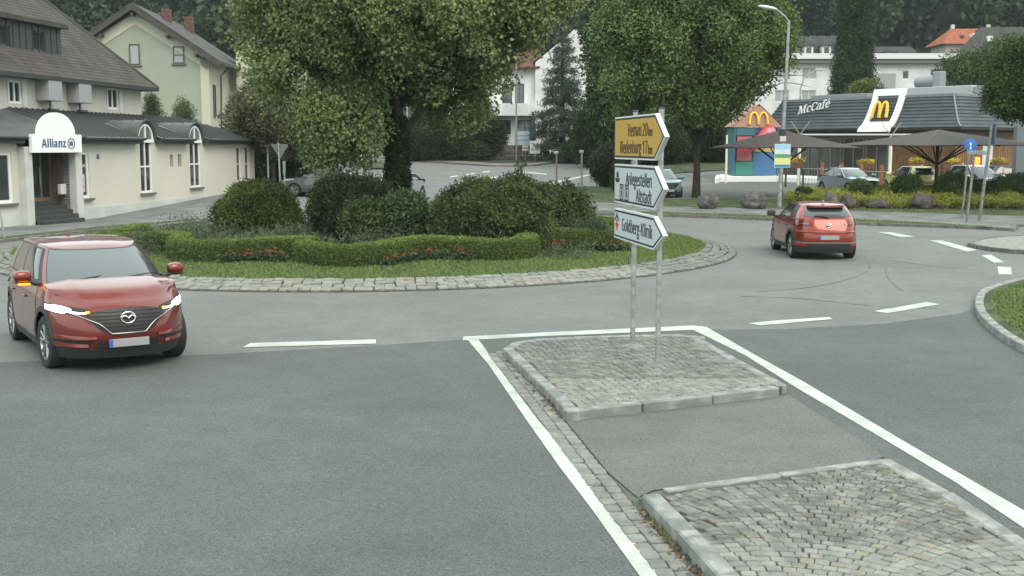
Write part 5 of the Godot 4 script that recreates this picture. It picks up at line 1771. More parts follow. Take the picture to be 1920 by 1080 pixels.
	g.box(Vector3(-8.5, 9.75, -12.5), Vector3(17.9, 10.35, 0.9))
	obj("roof_fascia", g, mat(lin(0.6, 0.62, 0.62), 0.6), b)
	g = Geo.new()
	g.box(Vector3(-8.4, 9.3, -12.4), Vector3(17.7, 9.75, 0.7))
	obj("soffit", g, mat(lin(0.16, 0.15, 0.15), 0.8), b)
	# --- roofs farther back
	var places := [[36.8, -166.0, 10.5, 15.4, 19.6, "brown hipped roof house behind the apartment block left of the columnar tree", 0.13, 0.105, 0.08, 0], [46.0, -170.0, 12.5, 15.3, 19.4, "slate roofed house with three white dormers behind the apartment block", 0.075, 0.075, 0.08, 3], [56.0, -172.0, 13.0, 14.5, 18.0, "slate roofed house lower down right of the dormered house", 0.075, 0.075, 0.08, 1]]
	for p in places:
		b = thing("far_house", p[5], "building", on(p[0], p[1]))
		var base: float = height(-p[1])
		var w: float = p[2] / 2
		obj("wall", bx(Vector3(-w + 0.4, -2, -8), Vector3(w - 0.4, p[3] - base, -0.6)), cream, b)
		g = Geo.new()
		var e: float = p[3] - base
		var r: float = p[4] - base
		g.quad(Vector3(-w, e, 0), Vector3(w, e, 0), Vector3(w - 2.2, r, -4.5), Vector3(-w + 2.2, r, -4.5))
		g.quad(Vector3(w, e, 0), Vector3(w, e, -9), Vector3(w - 2.2, r, -4.5), Vector3(w - 2.2, r, -4.5))
		g.quad(Vector3(-w, e, -9), Vector3(-w, e, 0), Vector3(-w + 2.2, r, -4.5), Vector3(-w + 2.2, r, -4.5))
		var rr := obj("roof", g, grainy(lin(p[6], p[7], p[8]), 0.3, 0.5, 0.25, 5.0, 0.9, 48), b)
		for k in p[9]:
			var x = (k - (p[9] - 1) / 2.0) * 2.6
			var d := obj("dormer", bx(Vector3(x - 0.65, e + 0.8, -2.6), Vector3(x + 0.65, e + 2.3, -0.7)), white, rr)
			obj("dormer_roof", bx(Vector3(x - 0.85, e + 2.3, -3.4), Vector3(x + 0.85, e + 2.5, -0.5)), slate, rr)
			obj("dormer_window", bx(Vector3(x - 0.35, e + 1.1, -0.7), Vector3(x + 0.35, e + 2.1, -0.66)), M.pane, rr)
	# orange roof house
	b = thing("orange_roofed_house", "house with a bright orange tiled roof on the hillside at top right", "building", Vector3(74.5, 10.0, -190.0), 0.0)
	obj("wall", bx(Vector3(-3.8, -3, -7), Vector3(3.8, 10.0, -0.5)), grainy(lin(0.5, 0.42, 0.36), 0.1, 0.5, 0.1, 3.0, 0.9, 49), b)
	var orange := grainy(lin(0.46, 0.135, 0.06), 0.25, 0.4, 0.2, 3.0, 0.9, 50)
	g = Geo.new()
	g.quad(Vector3(-4.6, 9.6, 0.3), Vector3(4.0, 9.6, 0.3), Vector3(4.6, 12.4, -4.0), Vector3(-1.8, 12.4, -4.0))
	g.quad(Vector3(-4.6, 9.6, -8.0), Vector3(-4.6, 9.6, 0.3), Vector3(-1.8, 12.4, -4.0), Vector3(-1.8, 12.4, -4.0))
	rf = obj("roof", g, orange, b)
	for x in [-1.6, 4.3]: obj("chimney", bx(Vector3(x, 11.5, -4.6), Vector3(x + 0.5, 13.1, -4.0)), mat(lin(0.5, 0.48, 0.44), 0.9), rf)
	for p in [[0.6, 10.4], [2.6, 10.4]]:
		obj("dormer", bx(Vector3(p[0], p[1], -2.5), Vector3(p[0] + 1.0, p[1] + 0.9, -0.4), 0.05), white, rf)
	for p in [[-1.0, 10.7], [1.6, 11.6]]: obj("roof_window", bx(Vector3(p[0], p[1], -2.2), Vector3(p[0] + 0.4, p[1] + 0.4, -1.0)), M.pane, rf)
	# dark steep roofed house right of it
	b = thing("slate_roofed_house", "steep slate roofed house with pale roof windows at the right edge", "building", Vector3(73.8, 6.5, -178.0), 0.0)
	obj("wall", bx(Vector3(-5.5, -3, -8), Vector3(5.0, 8.0, -0.5)), white, b)
	g = Geo.new()
	g.quad(Vector3(-6.3, 7.6, 0.3), Vector3(6.0, 7.6, 0.3), Vector3(6.0, 15.0, -4.5), Vector3(-0.6, 15.0, -4.5))
	g.quad(Vector3(-6.3, 7.6, -9), Vector3(-6.3, 7.6, 0.3), Vector3(-0.6, 15.0, -4.5), Vector3(-0.6, 15.0, -4.5))
	rf = obj("roof", g, slate, b)
	for p in [[-0.2, 12.6, -2.9], [1.6, 12.2, -2.6], [0.5, 10.4, -1.5], [-1.5, 10.2, -1.4], [3.0, 10.6, -1.6]]: obj("roof_window", bx(Vector3(p[0], p[1], p[2] - 0.6), Vector3(p[0] + 0.7, p[1] + 0.9, p[2] + 0.25)), white, rf)


# ---------------------------------------------------------------- the restaurant and what stands before it
func arches(parent: Node, at: Transform3D, w: float, h: float, r: float, m: Material) -> void:
	# a rounded twin-arch letter m
	var g := Geo.new()
	for s in [-1, 1]:
		var path := []
		var rad := []
		for i in 25:
			var a := PI * i / 24.0
			path.append(Vector3(s * w * 0.25 + cos(a) * w * 0.235, pow(sin(a), 0.8) * h, 0))
			rad.append(r * (0.8 + 0.35 * absf(cos(a))))
		g.tube(path, rad, 6)
	obj("arch_letter", g, m, parent, at)

func build_restaurant() -> void:
	var yellow := mat(lin(0.85, 0.5, 0.02), 0.4)
	var white := mat(lin(0.85, 0.86, 0.84), 0.4)
	var grey_roof := grainy(lin(0.075, 0.09, 0.1), 0.2, 0.5, 0.2, 3.0, 0.55, 51)
	grey_roof.metallic = 0.2
	var dark := mat(lin(0.03, 0.03, 0.03), 0.5)
	var interior := mat(lin(0.075, 0.07, 0.06), 0.12, 0.0, 0.8)
	var b := thing("restaurant", "restaurant with a curved grey roof, white tilted sign frame and slatted wood walls", "building", Vector3(26.0, 0.72, -68.0), deg_to_rad(-52.6))
	var X0 := -13.6
	var Z0 := -12.0
	# shell of the ground floor
	var g := Geo.new()
	var holes := []
	for k in 5: holes.append([X0 + 0.5 + k * 1.75, 0.3, X0 + 2.1 + k * 1.75, 2.85])
	wall_with(g, X0, 0.0, -0.5, 3.4, 0.0, 0.2, holes)
	g.quad(Vector3(0, -0.5, 0), Vector3(0, -0.5, Z0), Vector3(0, 3.4, Z0), Vector3(0, 3.4, 0))
	g.quad(Vector3(X0, -0.5, Z0), Vector3(X0, -0.5, 0), Vector3(X0, 3.4, 0), Vector3(X0, 3.4, Z0))
	obj("wall", g, grainy(lin(0.16, 0.12, 0.085), 0.2, 0.5, 0.15, 2.0, 0.8, 52), b)
	for h in holes:
		var w := window(b, h, 0.0, 0.1, mat(lin(0.2, 0.205, 0.2), 0.5), 2, 1, false, interior, 0.07)
	# slats of wood, each a piece
	for k in 24:
		obj("wood_slat", bx(Vector3(-4.3 + k * 0.17, 0.2, 0.0), Vector3(-4.3 + k * 0.17 + 0.14, 3.1, 0.06)), M.wood, b)
	for k in 40:
		var z := -0.1 - k * 0.25
		if k > 11 and k < 16: continue
		obj("wood_slat", bx(Vector3(0.0, 0.2, z - 0.21), Vector3(0.06, 3.1, z)), M.wood, b)
	obj("side_window", bx(Vector3(0.0, 0.8, -4.1), Vector3(0.08, 2.6, -3.0)), mat(lin(0.6, 0.62, 0.62), 0.2), b)
	# mansard: courses of sheet, lapped, flaring to the eaves
	var prof := []
	for i in 10:
		var t := i / 9.0
		prof.append(Vector2(0.95 - 1.35 * pow(t, 0.62), 3.42 + 1.85 * t))
	for i in 9:
		g = Geo.new()
		var loops := []
		for e in [Vector2(prof[i].x + 0.035, prof[i].y - 0.02), Vector2(prof[i].x + 0.05, prof[i].y), prof[i + 1] + Vector2(0.0, 0.0)]:
			loops.append([Vector3(X0 - e.x, e.y, Z0), Vector3(X0 - e.x, e.y, e.x), Vector3(e.x, e.y, e.x), Vector3(e.x, e.y, Z0)])
		for j in 2:
			for k in 3: g.quad(loops[j][k], loops[j][k + 1], loops[j + 1][k + 1], loops[j + 1][k])
		obj("roof_course", g, grey_roof, b)
	g = Geo.new()
	var tp: Vector2 = prof[9]
	g.quad(Vector3(X0 - tp.x, tp.y, tp.x), Vector3(tp.x, tp.y, tp.x), Vector3(tp.x, tp.y, Z0), Vector3(X0 - tp.x, tp.y, Z0))
	g.box(Vector3(X0 - tp.x, tp.y - 0.02, tp.x - 0.1), Vector3(tp.x + 0.02, tp.y + 0.14, tp.x + 0.06))
	g.box(Vector3(tp.x - 0.1, tp.y - 0.02, Z0), Vector3(tp.x + 0.06, tp.y + 0.14, tp.x - 0.1))
	obj("parapet", g, mat(lin(0.2, 0.22, 0.23), 0.5, 0.3), b)
	g = Geo.new()
	g.box(Vector3(X0 - 0.95, 3.28, 0.0), Vector3(0.95, 3.41, 0.93))
	g.box(Vector3(0.0, 3.28, Z0), Vector3(0.93, 3.41, 0.0))
	obj("eaves", g, dark, b)
	g = Geo.new()
	var hip := []
	var hr := []
	for i in 10:
		hip.append(Vector3(prof[i].x + 0.03, prof[i].y + 0.02, prof[i].x + 0.03))
		hr.append(0.05)
	g.tube(hip, hr, 6)
	obj("hip_seam", g, mat(lin(0.2, 0.21, 0.21), 0.5), b)
	# plant on the roof
	obj("roof_plant", bx(Vector3(-2.4, 5.3, -6.5), Vector3(0.0, 5.95, -3.4), 0.05), mat(lin(0.28, 0.3, 0.31), 0.6, 0.2), b)
	g = Geo.new()
	g.tube([Vector3(-6.9, 6.5, -6.5), Vector3(-5.5, 6.55, -6.5)], [0.4, 0.4], 20)
	g.box(Vector3(-5.6, 5.3, -6.85), Vector3(-5.0, 7.15, -6.15), Transform3D(), 0.05)
	obj("vent_duct", g, mat(lin(0.24, 0.26, 0.27), 0.5, 0.4), b)
	obj("roof_box", bx(Vector3(-6.3, 5.3, -6.0), Vector3(-1.0, 6.0, -3.2), 0.03), mat(lin(0.36, 0.38, 0.38), 0.6), b)
	obj("roof_box", bx(Vector3(-12.5, 5.3, -5.5), Vector3(-8.0, 5.75, -2.6), 0.03), mat(lin(0.22, 0.23, 0.24), 0.6), b)
	# the white frame that follows the roof's curve
	g = Geo.new()
	var cx := -4.75
	var hw := 1.12
	var fp := []
	for i in 14:
		var t := -0.12 + i / 13.0 * 1.42
		var tt := clampf(t, 0.0, 1.0)
		fp.append(Vector2(0.95 - 1.35 * pow(tt, 0.62) + 0.22 - maxf(0.0, t - 1.0) * 0.5 + maxf(0.0, -t) * 0.8, 3.42 + 1.85 * t))
	for i in 13:
		var a: Vector2 = fp[i]
		var c: Vector2 = fp[i + 1]
		var bars := [[cx - hw, cx - hw + 0.36], [cx + hw - 0.36, cx + hw]]
		if i < 3 or i > 10: bars = [[cx - hw, cx + hw]]
		for q in bars:
			g.quad(Vector3(q[0], a.y, a.x), Vector3(q[1], a.y, a.x), Vector3(q[1], c.y, c.x), Vector3(q[0], c.y, c.x))
			g.quad(Vector3(q[1], a.y, a.x - 0.2), Vector3(q[0], a.y, a.x - 0.2), Vector3(q[0], c.y, c.x - 0.2), Vector3(q[1], c.y, c.x - 0.2))
			g.quad(Vector3(q[0], a.y, a.x - 0.2), Vector3(q[0], a.y, a.x), Vector3(q[0], c.y, c.x), Vector3(q[0], c.y, c.x - 0.2))
			g.quad(Vector3(q[1], a.y, a.x), Vector3(q[1], a.y, a.x - 0.2), Vector3(q[1], c.y, c.x - 0.2), Vector3(q[1], c.y, c.x))
	g.box(Vector3(cx - hw, fp[0].y - 0.01, fp[0].x - 0.2), Vector3(cx + hw, fp[0].y, fp[0].x))
	g.box(Vector3(cx - hw, fp[13].y, fp[13].x - 0.2), Vector3(cx + hw, fp[13].y + 0.01, fp[13].x))
	var fr := obj("sign_frame", g, white, b)
	arches(fr, Transform3D(Basis(Vector3.RIGHT, -0.3), Vector3(cx - 0.05, 4.05, 0.62)), 1.05, 1.0, 0.095, yellow)
	# script lettering on the roof
	for p in [[Transform3D(Basis(Vector3.UP, 0.0), Vector3(-10.0, 4.85, 0.26)), 0.62], [Transform3D(Basis(Vector3.UP, PI / 2), Vector3(0.2, 4.95, -4.6)), 0.62]]:
		var w := writing("McCafé", 0.72, 0.05, white, "Droid Serif", 2.5, false)
		put("roof_lettering", w[0], b, p[0] * Transform3D(Basis(Vector3(w[1].x, 0.12, 0), Vector3(0.18, w[1].y, 0), Vector3(0, 0, w[1].z)), Vector3.ZERO))
	# white eaves stripe and small yellow letter at the far right end
	obj("gable_stripe", bx(Vector3(0.7, 4.1, -12.4), Vector3(1.1, 4.35, -9.6)), white, b, Transform3D(Basis.IDENTITY, Vector3.ZERO))
	arches(b, Transform3D(Basis(Vector3.UP, PI / 2), Vector3(0.9, 4.4, -11.0)), 0.7, 0.55, 0.07, yellow)

	# terrace: kerb, white posts, beam and railing
	var t := thing("terrace_canopy", "white posts with a slim beam before the restaurant windows", "canopy", Vector3.ZERO)
	var ivory := mat(lin(0.7, 0.69, 0.56), 0.5)
	for px in [Vector3(16.919, 0.967, -68), Vector3(20.964, 1.087, -64)]:
		var o := on(px.x, px.z)
		g = Geo.new()
		g.tube([o + Vector3(0, -0.1, 0), o + Vector3(0, 2.95, 0)], [0.1, 0.1], 10)
		obj("post", g, ivory, t)
		g = Geo.new()
		for s in [-1, 1]: g.tube([o + Vector3(0, 2.95, 0), o + Vector3(s * 0.55, 3.75, 0)], [0.035, 0.025], 5)
		obj("forked_head", g, mat(lin(0.3, 0.27, 0.2), 0.6), t)
	g = Geo.new()
	var p0 := Vector3(16.616, 3.685, -68)
	var p1 := Vector3(22.016, 3.639, -63.5)
	g.tube([p0, p1], [0.07, 0.07], 6)
	obj("beam", g, mat(lin(0.5, 0.52, 0.5), 0.5), t)
	var rail := thing("railing", "thin grey metal railing round the restaurant terrace", "railing", Vector3.ZERO)
	var ra := Vector2(16.754, -67)
	var rb := Vector2(21.127, -62.5)
	g = Geo.new()
	g.tube([on(ra.x, ra.y, 1.05), on(rb.x, rb.y, 1.05)], [0.03, 0.03], 6)
	g.tube([on(ra.x, ra.y, 0.15), on(rb.x, rb.y, 0.15)], [0.02, 0.02], 6)
	obj("handrail", g, M.galv, rail)
	for k in 34:
		var q := ra.lerp(rb, k / 33.0)
		g = Geo.new()
		g.tube([on(q.x, q.y), on(q.x, q.y, 1.05)], [0.012 if k % 6 else 0.03, 0.012 if k % 6 else 0.03], 5, false)
		obj("baluster", g, M.galv, rail)
	# planters with yellow flowers on the terrace
	var wf := 0
	var names := ["under the left parasol", "behind the silver car", "above the yellow car", "right of the parasol mast", "at the far right of the terrace"]
	for p in [[1487, 302, 66.5], [1620, 305, 66], [1713, 303, 66], [1778, 303, 66], [1868, 303, 68]]:
		var o := Vector3(16.203, 2.176, -66.5)
		var kx: float = (p[0] - 960.0) / 2150.0 * p[2]
		o = Vector3(kx, 3.0 + (275.0 - p[1]) * p[2] / 2150.0, -p[2])
		var pl := thing("flower_trough", "brown trough of yellow flowers " + names[wf], "planter", o, 0.0, "flower troughs on the restaurant terrace")
		wf += 1
		obj("trough", bx(Vector3(-0.5, -0.4, -0.15), Vector3(0.5, -0.05, 0.15), 0.02), mat(lin(0.13, 0.06, 0.03), 0.8), pl)
		for s in [-0.5, 0.5]: obj("leg", bx(Vector3(s - 0.05, height(p[2]) - o.y, -0.05), Vector3(s + 0.05, -0.5, 0.05)), dark, pl)
		var fm := mat(Color.WHITE, 0.6)
		fm.vertex_color_use_as_albedo = true
		crown("flowers", pl, [[Vector3(0, 0.05, 0), Vector3(0.5, 0.13, 0.18)]], 85, spray(6, 0.05, 0.06, 0.05, fm), Color(0.3, 0.25, 0.03), Color(0.7, 0.52, 0.05), 1.3, 0.2, -1.0)
	# white kerb wall of the play area
	var kw := slab([Vector2(12.174, -69.124), Vector2(12.91, -71.077), Vector2(16.302, -71.077), Vector2(18.87, -69.602), Vector2(19.402, -71.583), Vector2(17.065, -73.679), Vector2(13.477, -74.222), Vector2(12.851, -72.616)], 0.3)
	var kwo := obj("play_area_plinth", kw, mat(lin(0.75, 0.77, 0.76), 0.6), self)
	tag(kwo, "low white plinth under the play tower", "plinth")

	# play tower
	var o := Vector3(13.9, height(72.0), -72.0)
	var pt := thing("play_tower", "play tower with coloured panels, a red tube slide and a pink gable", "play tower", o)
	var cols := {"teal": lin(0.05, 0.15, 0.18), "red": lin(0.4, 0.06, 0.07), "pink": lin(0.42, 0.14, 0.16), "green": lin(0.05, 0.22, 0.17), "blue": lin(0.06, 0.16, 0.32), "yellow": lin(0.5, 0.42, 0.14), "deep": lin(0.03, 0.08, 0.13)}
	var panels := [["pink", 0.12, 1.25, 1.05, 2.75], ["green", 0.05, 0.35, 1.15, 1.2], ["blue", 1.2, 0.35, 2.6, 1.75], ["yellow", 1.2, 1.8, 2.6, 2.45], ["teal", 0.05, 2.8, 1.15, 3.3], ["deep", 1.2, 2.5, 2.6, 3.3]]
	for p in panels: obj("panel", bx(Vector3(p[1], p[2], -0.06), Vector3(p[3], p[4], 0.0), 0.02), mat(cols[p[0]], 0.45), pt)
	for x in [-0.02, 1.17, 2.68]:
		g = Geo.new()
		for z in [-0.05, -2.4]: g.box(Vector3(x - 0.05, 0, z - 0.05), Vector3(x + 0.05, 3.35, z + 0.06), Transform3D(), 0.01)
		obj("post", g, mat(cols.teal, 0.5), pt)
	obj("back_panel", bx(Vector3(0, 0.3, -2.5), Vector3(2.65, 3.3, -2.45)), mat(cols.deep, 0.6), pt)
	obj("side_panel", bx(Vector3(-0.07, 0.3, -2.4), Vector3(-0.03, 3.3, -0.1)), mat(cols.teal, 0.6), pt)
	g = Geo.new()
	g.plate(PackedVector2Array([Vector2(-0.25, 3.32), Vector2(2.95, 3.32), Vector2(2.75, 3.5), Vector2(1.6, 4.62), Vector2(1.25, 4.62), Vector2(-0.05, 3.5)]), -0.1, 0.06)
	var gab := obj("gable_sign", g, mat(lin(0.42, 0.24, 0.18), 0.6), pt)
	arches(gab, Transform3D(Basis.IDENTITY, Vector3(1.4, 3.5, 0.12)), 1.15, 0.72, 0.07, mat(lin(0.85, 0.58, 0.08), 0.4))
	g = Geo.new()
	for s in [[-0.25, 1.42], [2.95, 1.42]]:
		g.quad(Vector3(s[0], 3.36, 0.1), Vector3(s[1], 4.75, 0.1), Vector3(s[1], 4.75, -2.6), Vector3(s[0], 3.36, -2.6))
	obj("tower_roof", g, mat(lin(0.36, 0.2, 0.15), 0.7), pt)
	g = Geo.new()
	var sl := smooth_path([Vector3(2.3, 3.3, -0.4), Vector3(1.9, 3.05, 0.15), Vector3(1.5, 2.6, 0.55), Vector3(1.05, 2.3, 0.75), Vector3(0.6, 2.05, 0.6)], 5)
	g.tube(sl, sl.map(func(_p): return 0.34), 16)
	g.lathe([Vector2(0, -0.44), Vector2(0.25, -0.36), Vector2(0.4, -0.15), Vector2(0.44, 0.05), Vector2(0.36, 0.26), Vector2(0.2, 0.4), Vector2(0, 0.44)], 18, tx(0.5, 2.0, 0.5))
	obj("tube_slide", g, mat(cols.red, 0.35), pt)
	g = Geo.new()
	g.tube([Vector3(1.5, 2.75, 0.5), Vector3(1.95, 3.0, 0.35), Vector3(2.3, 3.1, 0.1)], [0.2, 0.26, 0.24], 14)
	obj("upper_tube", g, mat(lin(0.6, 0.2, 0.25), 0.35), pt)
	var fl := thing("flag_pole", "ivory pole at the left corner of the play tower", "pole", on(Vector2(13.005, -70).x, -70.0))
	g = Geo.new()
	g.tube([Vector3.ZERO, Vector3(0, 2.9, 0)], [0.07, 0.06], 8)
	obj("pole", g, ivory, fl)

	# big square parasols
	var brown := mat(lin(0.06, 0.051, 0.048), 0.9)
	brown.backlight_enabled = true
	brown.backlight = Color(0.06, 0.05, 0.045)
	var spots := [[1463.0, 58.0, 2.95, 243.0, 276.0, "left brown square parasol in front of the play tower", 0.1], [1752.0, 56.0, 3.7, 243.0, 272.0, "right brown square parasol with its braced mast above the yellow car", 0.3]]
	for s in spots:
		var d: float = s[1]
		var c := on((s[0] - 960.0) / 2150.0 * d, -d)
		var ps := thing("parasol", s[5], "parasol", c, s[6], "large parasols on the restaurant terrace")
		var hh: float = 3.0 + (275.0 - s[3]) * d / 2150.0 - c.y
		var rim: float = 3.0 + (275.0 - s[4]) * d / 2150.0 - c.y
		var w: float = s[2]
		g = Geo.new()
		var rows := []
		for j in 9:
			var t0 := j / 8.0
			var row := PackedVector3Array()
			for i in 33:
				var a := TAU * i / 32
				var k := 1.0 / maxf(absf(cos(a)), absf(sin(a)))
				var e := Vector2(cos(a), sin(a)) * k * w * t0
				var sag := 0.14 * (k - 1.0) * t0
				row.append(Vector3(e.x, lerpf(hh, rim, pow(t0, 0.85)) - sag * 0.6, e.y))
			rows.append(row)
		g.grid(rows, false, false, false)
		var under := []
		for r in rows:
			var rr := PackedVector3Array()
			for p in r: rr.append(p - Vector3(0, 0.03, 0))
			under.append(rr)
		g.grid(under, false, false, true)
		obj("canopy", g, brown, ps)
		g = Geo.new()
		g.tube([Vector3.ZERO, Vector3(0, hh, 0)], [0.09, 0.08], 10)
		obj("mast", g, M.black, ps)
		for k in 8:
			var a := TAU * k / 8
			g = Geo.new()
			g.tube([Vector3(0, rim - 0.95, 0), Vector3(cos(a) * w * 0.58, lerpf(hh, rim, 0.6) - 0.08, sin(a) * w * 0.58)], [0.035, 0.03], 5)
			obj("strut", g, M.black, ps)
			g = Geo.new()
			var kk := 1.0 / maxf(absf(cos(a)), absf(sin(a)))
			g.tube([Vector3(0, hh - 0.06, 0), Vector3(cos(a) * w * kk * 0.98, rim - 0.07, sin(a) * w * kk * 0.98)], [0.03, 0.025], 5)
			obj("rib", g, M.black, ps)
	# tables and chairs in the shade of the terrace, warm wood
	var tb := thing("terrace_table", "round wooden table on the restaurant terrace", "table", on(19.6, -65.5), 0.0, "tables on the restaurant terrace")
	g = Geo.new()
	g.lathe([Vector2(0, 0.76), Vector2(0.45, 0.76), Vector2(0.45, 0.72), Vector2(0.04, 0.7), Vector2(0.04, 0.05), Vector2(0.25, 0.0)], 16)
	obj("table", g, M.wood, tb)
	for k in 4:
		var q := ra.lerp(rb, 0.25 + 0.2 * k)
		var post := thing("wooden_post", "orange wooden post behind the terrace railing, number %s from the left" % ["one", "two", "three", "four"][k], "post", on(q.x + 0.3, q.y - 1.6))
		obj("post", bx(Vector3(-0.09, 0, -0.09), Vector3(0.09, 1.35, 0.09), 0.01), grainy(lin(0.4, 0.17, 0.05), 0.2, 0.4, 0.1, 1.0, 0.7, 53), post)

func smooth_path(pts: Array, per: int) -> Array:
	var out := []
	for i in pts.size() - 1:
		var a: Vector3 = pts[maxi(i - 1, 0)]
		var d: Vector3 = pts[mini(i + 2, pts.size() - 1)]
		for k in per: out.append(pts[i].cubic_interpolate(pts[i + 1], a, d, float(k) / per))
	out.append(pts[-1])
	return out


# ---------------------------------------------------------------- the planted roundabout
const C := Vector2(-4.24, -34.37)

func mound(r: float) -> float:
	return 0.18 + 0.22 * smoothstep(9.9, 5.0, r)

func on_mound(p: Vector2) -> Vector3:
	return Vector3(p.x, mound(p.distance_to(C)), p.y)

func shrub(called: String, label: String, at: Vector3, lobes: Array, count: int, leaf: ArrayMesh, dark: Color, light: Color, group := "", size := 1.0, stems := 7, thr := -0.4, tall := 1.0) -> Node3D:
	lobes = lobes.map(func(l): return [l[0] * Vector3(1, tall, 1), l[1] * Vector3(1, tall, 1)])
	var s := thing(called, label, "shrub", at, 0.0, group)
	var g := Geo.new()
	var big: Vector3 = lobes[0][1]
	for i in stems:
		var l: Array = lobes[i % lobes.size()]
		var tip: Vector3 = l[0] + Vector3(rng.randf_range(-0.6, 0.6), rng.randf_range(0, 0.5), rng.randf_range(-0.6, 0.6)) * l[1]
		g.tube([Vector3(l[0].x * 0.5 + rng.randfn() * 0.08, -0.05, l[0].z * 0.5 + rng.randfn() * 0.08), tip * Vector3(0.7, 0.5, 0.7), tip], [0.03, 0.02, 0.008], 5)
	obj("stems", g, M.bark, s)
	# a few inner leaves fill the heart, the rest the skin
	crown("foliage", s, lobes, count, leaf, dark, light, size, 0.6, thr, 1.6, 0.0)
	return s

func hedge(label: String, a0: float, a1: float, hh: float, bulge: Array) -> void:
	var h := thing("box_hedge", label, "hedge", Vector3(C.x, 0, C.y), 0.0, "low clipped hedges round the planted island")
	var n := int((a1 - a0) / 2.0) + 2
	var rows := []
	var where := []
	var tint := []
	for i in n:
		var t := float(i) / (n - 1)
		var an := lerpf(a0, a1, t)
		var r := pick(bulge, an)
		var r2 := pick(bulge, an + 1.0)
		var dirv := Vector2(sin(deg_to_rad(an)), cos(deg_to_rad(an)))
		var next := Vector2(sin(deg_to_rad(an + 1.0)), cos(deg_to_rad(an + 1.0))) * r2
		var c := dirv * r
		var tan_ := (next - c).normalized()
		var nrm := Vector2(-tan_.y, tan_.x)
		if nrm.dot(dirv) < 0: nrm = -nrm
		var y0 := mound(r) - 0.03
		var end := 0.75 if i == 0 or i == n - 1 else 1.0
		var row := PackedVector3Array()
		for p in [[0.3, 0.0], [0.32, 0.25], [0.3, 0.47], [0.22, 0.56], [0.0, 0.58], [-0.22, 0.56], [-0.3, 0.47], [-0.32, 0.25], [-0.3, 0.0]]:
			var q: Vector2 = c + nrm * (p[0] * end * 0.93)
			row.append(Vector3(q.x, y0 + p[1] * hh / 0.58 * 0.96, q.y))
		rows.append(row)
	var g := Geo.new()
	g.grid(rows)
	var core := grainy(lin(0.05, 0.08, 0.018), 0.5, 0.2, 0.3, 1.0, 1.0, 61)
	for e in [0, n - 1]:
		for i in 8: g.tri(rows[e][i], rows[e][i + 1], rows[e][4] * 0.5 + (rows[e][0] + rows[e][8]) * 0.25)
	obj("twigs", g, core, h)
	for i in n - 1:
		var row_a: PackedVector3Array = rows[i]
		var row_b: PackedVector3Array = rows[i + 1]
		var l := row_a[4].distance_to(row_b[4])
		for k in int(l * 1.7 * 420.0):
			var u := rng.randf()
			var v := rng.randf() * 8.0
			var j := mini(int(v), 7)
			var fa := row_a[j].lerp(row_a[j + 1], v - j)
			var fb := row_b[j].lerp(row_b[j + 1], v - j)
			var p := fa.lerp(fb, u)
			var nn := Vector3(rng.randfn(), rng.randfn(), rng.randfn()) * 0.012
			where.append(Transform3D(spin(rng.randf_range(0.8, 1.25)), p + nn))
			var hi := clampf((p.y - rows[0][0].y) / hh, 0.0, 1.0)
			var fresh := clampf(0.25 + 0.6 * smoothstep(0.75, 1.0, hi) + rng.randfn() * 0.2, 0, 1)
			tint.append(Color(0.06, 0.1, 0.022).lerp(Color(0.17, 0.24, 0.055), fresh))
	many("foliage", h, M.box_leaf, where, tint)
	# its ends
	for e in [0, n - 1]:
		pass

